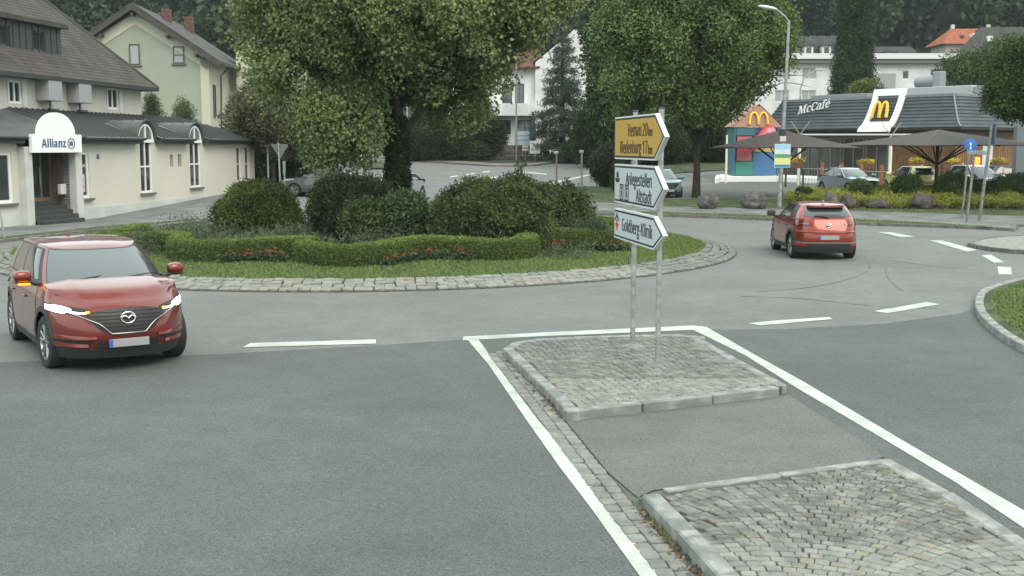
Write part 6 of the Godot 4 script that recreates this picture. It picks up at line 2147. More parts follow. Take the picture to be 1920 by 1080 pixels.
func build_central_island() -> void:
	var out := ring(C, 10.84)
	# stone apron: three sloping rows of setts
	var isl := struct("island_apron", slab(ring(C, 10.8), 0.02), M.joint)
	var base := Geo.new()
	var rows := []
	for e in [[10.78, 0.0], [9.85, 0.15]]:
		var r := PackedVector3Array()
		for p in ring(C, e[0], 120): r.append(Vector3(p.x, e[1], p.y))
		rows.append(r)
	base.grid(rows, true, false, true)
	obj("bedding", base, M.joint, isl)
	var kinds := sett_kinds(0.205, 0.215, 0.03, 0.08)
	var where := []
	var slope := atan2(0.16, 0.94)
	for row in 4:
		var r := 10.67 - row * 0.225
		var n := int(TAU * r / 0.218)
		for k in n:
			var a := TAU * (k + 0.5 * (row % 2)) / n + rng.randfn() * 0.0015
			var d := Vector2(cos(a), sin(a))
			var p := C + d * (r + rng.randfn() * 0.012)
			var b := Basis(Vector3.UP, -a) * Basis(Vector3.BACK, -slope + rng.randfn() * 0.02) * Basis(Vector3.UP, rng.randfn() * 0.05)
			where.append(Transform3D(b, Vector3(p.x, 0.02 + (10.78 - r) * 0.17 + rng.randfn() * 0.006, p.y)))
	place_stones(isl, "sett", where, kinds, sett_tints())
	# mound of grass
	var g := Geo.new()
	rows = []
	for r in [9.93, 9.8, 9.0, 8.0, 7.0, 6.0, 4.0, 0.05]:
		var row := PackedVector3Array()
		for p in ring(C, r, 96): row.append(Vector3(p.x, mound(r) if r < 9.9 else 0.1, p.y))
		rows.append(row)
	g.grid(rows, true, false, true)
	struct("island_lawn", g, M.grass)
	g = Geo.new()
	rows = []
	for r in [7.0, 5.0, 0.05]:
		var row := PackedVector3Array()
		for p in ring(C, r, 48): row.append(Vector3(p.x, mound(r) + 0.02, p.y))
		rows.append(row)
	g.grid(rows, true, false, true)
	struct("planting_bed", g, M.soil)
	grass_tufts("grass", 30000, func() -> Variant:
		var a := rng.randf_range(-0.75 * PI, 1.0 * PI)
		var r := sqrt(rng.randf_range(7.0 * 7.0, 9.95 * 9.95))
		return on_mound(C + Vector2(sin(a), cos(a)) * r), 1.0)

	# clipped hedges in a wave
	M.box_leaf = spray(10, 0.035, 0.034, 0.022, leaf_mat(Color.WHITE, 0.2))
	var wave := func(c0: float) -> Array:
		var t := []
		for k in 90:
			var an := -180.0 + k * 4.0 + c0
			t.append([an, 7.1 + 0.58 * cos(deg_to_rad((an - 3.0) * 12.0)) + 0.35 * smoothstep(30.0, -10.0, absf(an))])
		return t
	var wv: Array = wave.call(0.0)
	# the first curls inward behind the second
	var curl := wv.duplicate(true)
	for e in curl: if e[0] > -14.0: e[1] -= smoothstep(-14.0, -4.0, e[0]) * 0.75
	hedge("clipped box hedge curving in a wave on the left of the island", -75.0, -5.0, 0.5, curl)
	hedge("clipped box hedge waving along the front of the island", -6.0, 44.0, 0.51, wv)
	var curl2 := wv.duplicate(true)
	for e in curl2: if e[0] < 52.0: e[1] -= smoothstep(52.0, 43.0, e[0]) * 0.5
	hedge("clipped box hedge on the right of the island behind the sign posts", 43.0, 108.0, 0.55, curl2)
	hedge("clipped box hedge closing the ring at the back of the island", 108.0, 178.0, 0.55, wv)

	# red begonias in the bays of the hedge
	var petal := mat(Color.WHITE, 0.6)
	petal.vertex_color_use_as_albedo = true
	var bloom := spray(8, 0.045, 0.05, 0.045, petal, 0.8)
	var green_leaf := spray(7, 0.06, 0.07, 0.05, leaf_mat(Color.WHITE, 0.2))
	for bay in [[-20.0, -9.0, "left"], [9.0, 25.0, "front"], [46.0, 62.0, "right"]]:
		var bed := thing("flower_bed", "red begonias planted in the %s bay of the clipped hedge" % bay[2], "flower bed", Vector3.ZERO, 0.0, "begonia beds at the hedge foot")
		var w1 := []
		var t1 := []
		var w2 := []
		var t2 := []
		for i in 420:
			var an: float = rng.randf_range(bay[0], bay[1])
			var r := pick(wv, an) + rng.randf_range(0.34, 0.75)
			var p := on_mound(C + Vector2(sin(deg_to_rad(an)), cos(deg_to_rad(an))) * r)
			w2.append(Transform3D(spin(rng.randf_range(0.8, 1.3)), p + Vector3(0, rng.randf_range(0.02, 0.13), 0)))
			t2.append(Color(0.03, 0.06, 0.025).lerp(Color(0.05, 0.09, 0.04), rng.randf()))
			if i % 11 == 0:
				w1.append(Transform3D(spin(rng.randf_range(0.6, 1.25)), p + Vector3(0, rng.randf_range(0.12, 0.24), 0)))
				t1.append(Color(0.16, 0.022, 0.012).lerp(Color(0.26, 0.06, 0.03), rng.randf()))
		many("leaves", bed, green_leaf, w2, t2)
		many("blooms", bed, bloom, w1, t1)

	# shrubs
	var small := spray(8, 0.12, 0.11, 0.055, leaf_mat(Color.WHITE, 0.25))
	var fine := spray(11, 0.12, 0.11, 0.032, leaf_mat(Color.WHITE, 0.2))
	var grey := spray(10, 0.1, 0.1, 0.02, leaf_mat(Color.WHITE, 0.15))
	var yew := [Color(0.012, 0.026, 0.012), Color(0.04, 0.062, 0.022)]
	var p := Vector3(-7.375, 0.3, -32.407)
	shrub("spreading_shrub", "large rounded yellow green juniper on the left of the island", p + Vector3(0, 0, -0.9), [[Vector3(0, 0.62, 0), Vector3(1.0, 0.68, 0.9)], [Vector3(-0.62, 0.5, 0.1), Vector3(0.62, 0.5, 0.7)], [Vector3(0.62, 0.5, 0), Vector3(0.6, 0.5, 0.7)], [Vector3(-0.3, 0.95, 0), Vector3(0.5, 0.36, 0.5)], [Vector3(0.35, 0.92, -0.1), Vector3(0.55, 0.36, 0.5)]], 5200, fine, Color(0.022, 0.042, 0.012), Color(0.10, 0.145, 0.032), "", 1.0, 9, -0.4, 1.22)
	p = Vector3(-4.396, 1.007, -31.5)
	shrub("clipped_yew", "dark flat topped clipped yew behind the left juniper", on_mound(Vector2(p.x, p.z)), [[Vector3(0, 0.55, 0), Vector3(1.0, 0.6, 0.9)], [Vector3(-0.55, 0.65, 0), Vector3(0.55, 0.48, 0.6)], [Vector3(0.6, 0.66, 0), Vector3(0.5, 0.44, 0.6)], [Vector3(0.1, 0.85, 0), Vector3(0.85, 0.32, 0.6)]], 4200, fine, yew[0], yew[1], "", 1.0, 7, -0.4, 1.5)
	p = Vector3(-3.844, 1.064, -30.6)
	shrub("cushion_shrub", "small flat cushion shrub in front of the dark yew", on_mound(Vector2(p.x, p.z)), [[Vector3(0, 0.45, 0), Vector3(0.66, 0.36, 0.6)], [Vector3(0.1, 0.62, 0), Vector3(0.6, 0.2, 0.5)]], 2300, small, Color(0.03, 0.055, 0.02), Color(0.085, 0.12, 0.04), "", 0.9, 7, -0.4, 1.35)
	p = Vector3(-2.727, 0.815, -30.5)
	shrub("loose_shrub", "loose light green shrub at the foot of the island tree", on_mound(Vector2(p.x, p.z)), [[Vector3(0, 0.45, 0), Vector3(0.6, 0.55, 0.5)], [Vector3(0.45, 0.3, 0), Vector3(0.45, 0.4, 0.4)], [Vector3(-0.3, 0.5, 0), Vector3(0.35, 0.5, 0.4)]], 1500, small, Color(0.03, 0.06, 0.025), Color(0.085, 0.13, 0.055), "", 1.0, 9, -0.25, 1.35)
	p = Vector3(-0.557, 0.635, -29.9)
	shrub("broad_shrub", "broad dense dark green shrub right of the island tree", on_mound(Vector2(p.x, p.z)), [[Vector3(0, 0.6, 0), Vector3(1.0, 0.62, 0.85)], [Vector3(-0.85, 0.55, 0.1), Vector3(0.75, 0.55, 0.7)], [Vector3(0.95, 0.52, 0), Vector3(0.65, 0.52, 0.7)], [Vector3(-0.4, 0.9, 0), Vector3(0.6, 0.38, 0.5)], [Vector3(0.5, 0.86, 0), Vector3(0.6, 0.38, 0.5)]], 9500, small, Color(0.026, 0.044, 0.018), Color(0.105, 0.135, 0.045), "", 0.75, 9, -0.4, 1.35)
	p = Vector3(0.077, 0.82, -33)
	shrub("rear_shrub", "taller shrub with a single long shoot behind the broad shrub", on_mound(Vector2(p.x, p.z)), [[Vector3(0, 0.7, 0), Vector3(0.9, 0.75, 0.8)], [Vector3(0.5, 0.75, 0), Vector3(0.6, 0.5, 0.6)], [Vector3(0.15, 1.55, 0), Vector3(0.07, 0.3, 0.07)]], 3400, small, Color(0.026, 0.044, 0.018), Color(0.09, 0.12, 0.04), "", 0.75, 7, -0.4, 1.2)
	p = Vector3(1.324, 0.883, -31.6)
	shrub("right_shrub", "dark spreading shrub at the right end of the island planting", on_mound(Vector2(p.x, p.z)), [[Vector3(0, 0.5, 0), Vector3(0.85, 0.62, 0.75)], [Vector3(0.4, 0.55, 0), Vector3(0.5, 0.5, 0.5)], [Vector3(-0.4, 0.6, 0), Vector3(0.5, 0.5, 0.5)]], 3000, small, Color(0.026, 0.044, 0.018), Color(0.09, 0.12, 0.04), "", 0.75, 7, -0.4, 1.4)
	var sides := ["nearer the broad shrub", "nearer the sign posts"]
	for k in 2:
		p = Vector3(1.53, 0.75, -31) + Vector3(k * 0.62, 0, 0.2 * k)
		shrub("lavender", "grey green lavender cushion above the right hedge, the one " + sides[k], on_mound(Vector2(p.x, p.z)), [[Vector3(0, 0.28, 0), Vector3(0.42, 0.4, 0.4)]], 1100, grey, Color(0.05, 0.075, 0.05), Color(0.11, 0.14, 0.09), "lavender on the island", 1.0, 5)
	# low grey green cover between the shrubs
	var wh := []
	var ti := []
	for i in 7500:
		var q := C + Vector2(sin(rng.randf() * TAU), cos(rng.randf() * TAU)) * 6.3 * sqrt(rng.randf())
		if q.y < C.y - 1.5: continue
		wh.append(Transform3D(spin(rng.randf_range(0.9, 1.6)), on_mound(q) + Vector3(0, rng.randf() * 0.5 * (0.55 + 0.45 * sin(q.x * 2.0 + q.y)), 0)))
		ti.append(Color(0.045, 0.07, 0.038).lerp(Color(0.12, 0.15, 0.09), rng.randf()))
	tag(many("ground_cover", self, grey, wh, ti), "grey green ground cover between the island shrubs", "ground cover", "", "stuff")

# ---------------------------------------------------------------- trees
func tree(called: String, label: String, at: Vector3, trunk: Array, limbs: Array, lobes: Array, count: int, leaf: ArrayMesh, dark: Color, light: Color, size := 1.0, shell := 0.5, thr := -0.25, freq := 0.45, group := "") -> Node3D:
	var t := thing(called, label, "tree", at, 0.0, group)
	var g := Geo.new()
	g.tube(trunk[0], trunk[1], 12, false)
	obj("trunk", g, M.bark, t)
	var ends := []
	for l in limbs:
		g = Geo.new()
		limb(g, l[0], l[1].normalized(), l[2], l[3], l[4], ends, 0.65, 0.2)
		obj("limb", g, M.bark, t)
	crown("crown", t, lobes, count, leaf, dark, light, size, shell, thr, freq)
	return t

func conifer(called: String, label: String, at: Vector3, h: float, r: float, tiers: int, leaf: ArrayMesh, dark: Color, light: Color, droop := 0.25, low := 0.06) -> Node3D:
	var t := thing(called, label, "tree", at)
	var g := Geo.new()
	g.tube([Vector3.ZERO, Vector3(0, h * 0.6, 0), Vector3(0, h * 0.98, 0)], [h * 0.022, h * 0.012, 0.01], 8)
	obj("trunk", g, M.bark, t)
	var where := []
	var tint := []
	var bg := Geo.new()
	for k in tiers:
		var f := lerpf(low, 0.97, pow(float(k) / (tiers - 1), 0.9))
		var rad := r * pow(1.0 - f, 0.85) + 0.12
		var n := maxi(5, int(9 + 5 * (1.0 - f)))
		for i in n:
			var a := TAU * (i + rng.randf() * 0.6) / n + k
			var len_ := rad * rng.randf_range(0.75, 1.12)
			var y := f * h + rng.randf_range(-0.02, 0.02) * h
			var tip := Vector3(cos(a) * len_, y - len_ * droop + len_ * 0.12, sin(a) * len_)
			bg.tube([Vector3(0, y, 0), tip], [0.025, 0.008], 4, false)
			var m := maxi(4, int(len_ * 10))
			for j in m:
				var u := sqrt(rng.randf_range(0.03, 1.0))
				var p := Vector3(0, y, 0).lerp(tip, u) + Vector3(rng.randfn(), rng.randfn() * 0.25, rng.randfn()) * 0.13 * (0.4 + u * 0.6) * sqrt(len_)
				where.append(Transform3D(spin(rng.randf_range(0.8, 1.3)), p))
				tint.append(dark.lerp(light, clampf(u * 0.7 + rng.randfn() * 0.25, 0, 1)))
	obj("limbs", bg, M.bark, t).set_meta("kind", "stuff")
	many("crown", t, leaf, where, tint)
	return t

func build_trees() -> void:
	var maple := spray(14, 0.27, 0.1, 0.09, leaf_mat(Color.WHITE, 0.5), 0.7)
	var linden := spray(13, 0.3, 0.14, 0.1, leaf_mat(Color.WHITE, 0.4), 0.6)
	var mid := spray(9, 0.3, 0.22, 0.15, leaf_mat(Color.WHITE, 0.2), 0.6)
	var needle := spray(14, 0.2, 0.2, 0.03, leaf_mat(Color.WHITE, 0.1), 0.3)
	var needle_big := spray(12, 0.2, 0.24, 0.055, leaf_mat(Color.WHITE, 0.1), 0.3)
	# the island's maple with ivy up its trunk
	var b := on_mound(Vector2(-3.32, -33.6))
	var lobes := [[Vector3(0.2, 7.2, 0), Vector3(4.1, 3.0, 4.0)], [Vector3(-2.3, 4.7, 0.4), Vector3(1.9, 1.8, 2.0)], [Vector3(1.6, 4.9, -0.9), Vector3(1.8, 1.3, 1.8)], [Vector3(-1.5, 3.3, 0.9), Vector3(1.35, 1.0, 1.4)], [Vector3(1.5, 3.8, -0.9), Vector3(1.2, 0.7, 1.3)], [Vector3(-3.3, 6.4, 0.2), Vector3(1.3, 1.7, 1.7)], [Vector3(4.0, 7.3, 0), Vector3(1.3, 1.4, 1.5)], [Vector3(-1.7, 2.5, 0.5), Vector3(0.9, 0.7, 1.0)], [Vector3(0, 6.3, 1.8), Vector3(2.6, 1.6, 1.6)], [Vector3(3.4, 6.5, 0.3), Vector3(1.4, 1.2, 1.6)]]
	var limbs := []
	for k in 7:
		var a := TAU * k / 7.0 + 0.4
		limbs.append([Vector3(cos(a) * 0.1, 2.9 + 0.45 * (k % 4), sin(a) * 0.1), Vector3(cos(a), 1.1 + 0.3 * (k % 3), sin(a)), 2.1, 0.13, 2])
	var t := tree("maple", "broad leafy maple with an ivy covered trunk in the middle of the roundabout", b, [[Vector3(0, -0.1, 0), Vector3(0.02, 1.0, 0), Vector3(-0.03, 2.3, 0), Vector3(-0.08, 4.2, 0.05), Vector3(0.0, 7.0, 0)], [0.33, 0.24, 0.21, 0.15, 0.07]], limbs, lobes, 9800, maple, Color(0.11, 0.138, 0.055), Color(0.2, 0.245, 0.1), 1.0, 0.35, -0.04, 0.6)
	var ivy := spray(8, 0.07, 0.07, 0.06, leaf_mat(Color.WHITE, 0.1))
	var wh := []
	var ti := []
	for i in 2600:
		var a := rng.randf() * TAU
		var y := rng.randf_range(0.0, 3.4)
		var r := lerpf(0.32, 0.22, y / 3.4) + absf(rng.randfn()) * 0.03
		wh.append(Transform3D(spin(rng.randf_range(0.7, 1.3)), Vector3(cos(a) * r - 0.02, y, sin(a) * r)))
		ti.append(Color(0.012, 0.024, 0.01).lerp(Color(0.035, 0.055, 0.02), rng.randf()))
	many("ivy", t, ivy, wh, ti)

	# linden before the play tower
	b = on(9.2, -57.5)
	lobes = [[Vector3(-0.2, 8.2, 0), Vector3(4.2, 3.2, 4.0)], [Vector3(-2.4, 5.7, 0.5), Vector3(2.3, 1.9, 2.4)], [Vector3(1.5, 6.1, 0.3), Vector3(1.9, 1.3, 2.2)], [Vector3(-0.2, 4.9, 1.0), Vector3(2.2, 1.2, 1.8)], [Vector3(3.0, 7.9, 0), Vector3(1.7, 1.9, 1.8)], [Vector3(-3.2, 8.2, 0), Vector3(1.9, 2.2, 2.0)], [Vector3(0, 10.5, 0), Vector3(3.4, 2.4, 3.2)]]
	limbs = []
	for k in 7:
		var a := TAU * k / 7.0
		limbs.append([Vector3(0, 2.7 + 0.3 * (k % 3), 0), Vector3(cos(a), 1.0 + 0.4 * (k % 2), sin(a)), 3.0, 0.12, 2])
	tree("linden", "round crowned linden with a bare trunk beside the access road", b, [[Vector3(0, -0.1, 0), Vector3(0.02, 1.5, 0), Vector3(0, 3.0, 0), Vector3(0.05, 6.0, 0), Vector3(0, 9.0, 0)], [0.24, 0.17, 0.16, 0.1, 0.04]], limbs, lobes, 11500, linden, Color(0.065, 0.105, 0.035), Color(0.14, 0.2, 0.065), 1.05, 0.5, -0.14, 0.5)
	# tall dark trees behind it
	b = on(Vector2(7.96, -84).x, -84.0)
	tree("tall_tree", "tall dark ivy clad tree standing behind the linden", b, [[Vector3(0, -0.1, 0), Vector3(0, 6, 0), Vector3(0, 15, 0)], [0.4, 0.3, 0.1]], [], [[Vector3(0, 10, 0), Vector3(2.9, 6.0, 2.9)], [Vector3(1.8, 13, 0), Vector3(2.8, 4.0, 2.8)], [Vector3(-0.4, 5.0, 0), Vector3(2.2, 3.0, 2.2)], [Vector3(2.0, 8.0, 0.0), Vector3(3.0, 4, 2.6)]], 7000, mid, Color(0.024, 0.048, 0.014), Color(0.06, 0.1, 0.026), 1.1, 0.6, -0.45, 0.4)
	# columnar tree above the restaurant
	b = on(Vector2(32.795, -112).x, -112.0)
	tree("columnar_tree", "tall columnar dark tree in front of the white apartment block", b, [[Vector3(0, -0.1, 0), Vector3(0, 8, 0), Vector3(0, 19, 0)], [0.35, 0.25, 0.08]], [], [[Vector3(0, 7.5, 0), Vector3(1.95, 4.6, 1.9)], [Vector3(0.1, 14.0, 0), Vector3(1.6, 4.2, 1.5)], [Vector3(-0.2, 4.0, 0), Vector3(1.7, 3.2, 1.6)], [Vector3(0.0, 17.5, 0), Vector3(1.5, 3.0, 1.4)]], 6000, mid, Color(0.02, 0.042, 0.016), Color(0.045, 0.08, 0.025), 0.9, 0.6, -0.6, 0.5)
	# yellowish tree at its foot
	b = on(Vector2(27.996, -92).x, -92.0)
	tree("pale_tree", "yellow green bushy tree in front of the columnar tree", b, [[Vector3(0, -0.1, 0), Vector3(0, 4, 0)], [0.15, 0.08]], [], [[Vector3(0, 4.8, 0), Vector3(1.8, 1.9, 1.6)], [Vector3(1.1, 4.3, 0), Vector3(1.1, 1.2, 1.2)], [Vector3(-1.0, 4.2, 0), Vector3(1.0, 1.2, 1.0)]], 1800, mid, Color(0.06, 0.085, 0.02), Color(0.135, 0.17, 0.04), 0.7, 0.55, -0.5, 0.7)
	# tree at the right edge
	b = on(23.6, -50.5)
	limbs = []
	for k in 5: limbs.append([Vector3(0, 2.6, 0), Vector3(cos(k * 1.3), 0.9, sin(k * 1.3)), 2.2, 0.1, 2])
	tree("edge_tree", "dark leafy tree reaching in from the right edge above the restaurant", b, [[Vector3(0, -0.1, 0), Vector3(0, 3.0, 0), Vector3(0, 6.0, 0)], [0.2, 0.15, 0.06]], limbs, [[Vector3(0, 5.7, 0), Vector3(2.6, 1.9, 2.4)], [Vector3(-1.8, 5.3, 0.2), Vector3(1.3, 1.1, 1.3)], [Vector3(-1.0, 6.4, 0), Vector3(1.6, 1.2, 1.5)], [Vector3(0.6, 4.6, 0), Vector3(1.4, 0.9, 1.4)]], 6000, linden, Color(0.025, 0.05, 0.012), Color(0.075, 0.12, 0.028), 0.8, 0.55, -0.35, 0.7)
	b = on(Vector2(37.068, -96).x, -96.0)
	tree("far_green_tree", "mid green tree between the restaurant roof and the slate roofs", b, [[Vector3(0, -0.1, 0), Vector3(0, 5, 0)], [0.25, 0.1]], [], [[Vector3(0, 6.4, 0), Vector3(2.0, 2.6, 1.9)], [Vector3(1.6, 6.6, 0), Vector3(1.9, 2.3, 1.8)], [Vector3(3.4, 7.6, 0), Vector3(2.2, 2.6, 1.9)]], 2600, mid, Color(0.035, 0.065, 0.018), Color(0.085, 0.125, 0.034), 0.85, 0.55, -0.4, 0.5)
	# blue spruce and its neighbours
	conifer("blue_spruce", "blue grey spruce in front of the white house", on(Vector2(4.167, -96).x, -96.0), 11.9, 3.0, 14, needle_big, Color(0.028, 0.046, 0.034), Color(0.1, 0.135, 0.105), 0.36, 0.05)
	conifer("pine", "pine shrub between the office and the green gabled house", on(Vector2(-22.055, -71).x, -71.0), 5.2, 1.7, 12, needle, Color(0.035, 0.055, 0.022), Color(0.095, 0.12, 0.045), 0.0, 0.2)
	b = on(Vector2(-20.377, -72).x, -72.0)
	tree("young_tree", "small pale green tree beside the pine behind the office roof", b, [[Vector3(0, -0.1, 0), Vector3(0, 3.5, 0)], [0.08, 0.04]], [], [[Vector3(0, 4.1, 0), Vector3(0.6, 0.9, 0.6)], [Vector3(0.1, 3.3, 0), Vector3(0.75, 0.7, 0.7)]], 500, linden, Color(0.045, 0.07, 0.022), Color(0.1, 0.14, 0.045), 0.6, 0.5, -0.6, 0.8)
	# reddish tree at the end of the office, and a green one before the cream wing
	b = on(Vector2(-13.277, -64).x, -64.0)
	limbs = []
	for k in 5: limbs.append([Vector3(0, 1.9, 0), Vector3(cos(k * 1.27), 0.9, sin(k * 1.27)), 1.7, 0.07, 1])
	tree("plum_tree", "bronze leaved plum tree at the end of the office", b, [[Vector3(0, -0.1, 0), Vector3(0.05, 2.0, 0), Vector3(0, 4.5, 0)], [0.14, 0.1, 0.04]], limbs, [[Vector3(0, 4.4, 0), Vector3(2.0, 1.8, 1.9)], [Vector3(0.6, 3.2, 0), Vector3(1.5, 1.3, 1.5)], [Vector3(-0.9, 3.4, 0.2), Vector3(1.1, 1.0, 1.1)], [Vector3(1.9, 3.8, 0), Vector3(1.6, 1.5, 1.5)]], 3600, linden, Color(0.06, 0.058, 0.034), Color(0.15, 0.145, 0.08), 0.85, 0.5, -0.4, 0.6)
	b = on(Vector2(-16.988, -74).x, -74.0)
	tree("green_bush_tree", "grey green bushy tree before the cream wing of the gabled house", b, [[Vector3(0, -0.1, 0), Vector3(0, 3.0, 0)], [0.12, 0.06]], [], [[Vector3(0, 3.9, 0), Vector3(1.4, 1.7, 1.3)], [Vector3(0.7, 2.6, 0), Vector3(1.5, 1.4, 1.3)], [Vector3(-0.6, 2.6, 0), Vector3(1.1, 1.1, 1.1)]], 1900, mid, Color(0.06, 0.08, 0.045), Color(0.15, 0.175, 0.095), 0.7, 0.5, -0.4, 0.7)
	# dark hedges and bushes along the far side of the junction
	var bush := [
		["dark_bush", "tall dark bush behind the far junction left of the clipped hedge", 835, 97, 2.3, 3.4, 0.7], ["dark_bush", "dark overhanging bush beside the white house", 893, 99, 2.6, 4.4, 0.65], ["dark_bush", "dark bush filling the gap between maple trunk and junction", 770, 98, 2.2, 3.0, 0.75], ["dark_bush", "dark bush behind the white cabinet", 800, 101, 2.4, 4.0, 0.6],
		["clipped_hedge", "square clipped hedge left of the stone wall", 897, 96.2, 1.0, 1.5, 1.0], ["green_bush", "green bush at the foot of the spruce", 1085, 94, 1.9, 1.9, 1.2], ["green_bush", "light green tall bush right of the spruce", 1112, 88, 1.6, 4.6, 1.15], ["green_bush", "green bush behind the direction sign", 1150, 90, 1.7, 4.0, 1.1], ["green_bush", "dark bush behind the linden trunk", 1232, 92, 2.5, 3.4, 0.8], ["green_bush", "dark bush right of the linden trunk", 1345, 95, 3.0, 3.6, 0.6], ["green_bush", "dark bush by the left edge of the linden shade", 1290, 96, 2.6, 3.2, 0.65]]
	for q in bush:
		var k: float = q[6]
		b = on((q[2] - 960.0) / 2150.0 * q[3], -q[3])
		var hh: float = q[5]
		shrub(q[0], q[1], b, [[Vector3(0, hh * 0.5, 0), Vector3(q[4] * 0.75, hh * 0.55, q[4] * 0.7)], [Vector3(q[4] * 0.4, hh * 0.42, 0), Vector3(q[4] * 0.6, hh * 0.42, q[4] * 0.5)], [Vector3(-q[4] * 0.4, hh * 0.45, 0), Vector3(q[4] * 0.6, hh * 0.42, q[4] * 0.5)]], int(420 * q[4] * hh), mid, Color(0.024, 0.042, 0.017) * k, Color(0.06, 0.09, 0.03) * k, "bushes along the far side of the junction", 0.62, 5, -0.5)
	b = on(Vector2(5.445, -66).x, -66.0)
	shrub("plum_bush", "round dark reddish bush left of the direction sign", b, [[Vector3(0, 1.25, 0), Vector3(0.95, 1.1, 0.9)], [Vector3(0.3, 0.8, 0), Vector3(0.8, 0.7, 0.8)]], 1500, mid, Color(0.028, 0.03, 0.018), Color(0.06, 0.065, 0.032), "", 0.5)
	b = on(Vector2(5.836, -62).x, -62.0)
	shrub("green_bush_small", "upright green bush beside the dark reddish bush", b, [[Vector3(0, 0.8, 0), Vector3(0.45, 0.9, 0.45)]], 700, mid, Color(0.035, 0.06, 0.02), Color(0.075, 0.11, 0.035), "", 0.4)
	b = on(Vector2(-14.376, -66).x, -66.5)
	shrub("dark_bush_by_road", "dark bush behind the yield sign at the office end", b, [[Vector3(0.4, 1.2, 0), Vector3(1.6, 1.4, 1.2)], [Vector3(2.0, 1.1, -0.3), Vector3(1.5, 1.3, 1.2)]], 2300, mid, Color(0.02, 0.036, 0.015), Color(0.05, 0.075, 0.026), "", 0.55)
	# young street trees whose thin trunks show under the maple
	for q in [[697.0, 84.0, "leaning slightly left, beside the maple trunk"], [706.0, 93.0, "upright, on the far grass island"], [1309.0, 80.0, "behind the linden trunk"]]:
		b = on((q[0] - 960.0) / 2150.0 * q[1], -q[1])
		tree("young_street_tree", "thin trunked young street tree " + q[2], b, [[Vector3(0, -0.1, 0), Vector3(-0.1, 2.0, 0), Vector3(-0.2, 4.6, 0)], [0.11, 0.09, 0.04]], [], [[Vector3(-0.2, 5.0, 0), Vector3(1.5, 1.8, 1.5)]], 900, mid, Color(0.035, 0.055, 0.02), Color(0.08, 0.11, 0.035), 0.7, 0.5, -0.4, 0.6, "young street trees")

func build_hill() -> void:
	# wooded slope: crowns of a few kinds on many places
	var m := leaf_mat(Color.WHITE, 0.1)
	for kind in 3:
		var g := Geo.new()
		var R := 1.0
		for i in 620:
			var d := Vector3(rng.randfn(), rng.randfn(), rng.randfn()).normalized()
			var rad := 1.0
			var y := d.y
			var p: Vector3
			if kind == 2:
				var f := pow(rng.randf(), 0.7)
				p = Vector3(d.x, 0, d.z).normalized() * (1.0 - f) * rng.randf_range(0.7, 1.05) * 3.0 + Vector3(0, f * 16.0 + 1.0, 0)
			else:
				p = Vector3(d.x * 3.6, d.y * 5.0 + 9.0, d.z * 3.6) * 1.0
				var bump := sin(d.x * 7.0 + kind) * cos(d.z * 6.0) * sin(d.y * 5.0)
				p += d * bump * 1.1
				p = Vector3(0, 9, 0).lerp(p, rng.randf_range(0.75, 1.0))
			var s := spin(rng.randf_range(0.7, 1.4))
			for k in 3:
				var a: Vector3 = p + s * Vector3(rng.randfn(), rng.randfn(), rng.randfn()) * 0.45
				var u: Vector3 = s * Vector3(rng.randfn(), rng.randfn() * 0.4, rng.randfn()).normalized() * 0.55
				var v: Vector3 = u.cross(Vector3(rng.randfn(), rng.randfn(), rng.randfn())).normalized() * 0.4
				g.tri(a - u, a + v, a + u)
				g.tri(a - u, a + u, a - v)
		var mesh := g.mesh(m)
		var where := []
		var tint := []
		var n: int = [520, 420, 260][kind]
		for i in n:
			var d := 186.0 + 190.0 * pow(rng.randf(), 0.8)
			var x := rng.randf_range(-0.62, 0.62) * d
			if x > 30.0 and d < 214.0: d += 40.0
			var s := rng.randf_range(0.8, 1.25)
			where.append(Transform3D(Basis(Vector3.UP, rng.randf() * TAU).scaled(Vector3(s, s * rng.randf_range(0.9, 1.15), s)), on(x, -d, -0.5)))
			var k := rng.randf()
			tint.append([Color(0.024, 0.042, 0.016).lerp(Color(0.05, 0.068, 0.024), k), Color(0.016, 0.033, 0.014).lerp(Color(0.034, 0.052, 0.022), k), Color(0.011, 0.022, 0.013).lerp(Color(0.02, 0.034, 0.019), k)][kind])
		tag(many("forest", self, mesh, where, tint), ["dense leafy woodland covering the hillside behind the town", "darker broadleaf woodland mixed over the hillside", "dark spruces scattered through the hillside wood"][kind], "forest", "", "stuff")


# ---------------------------------------------------------------- signs, lamps, posts
func tube_post(parent: Node, called: String, a: Vector3, b: Vector3, r: float, m: Material) -> MeshInstance3D:
	var g := Geo.new()
	g.tube([a, b], [r, r], 12)
	return obj(called, g, m, parent)

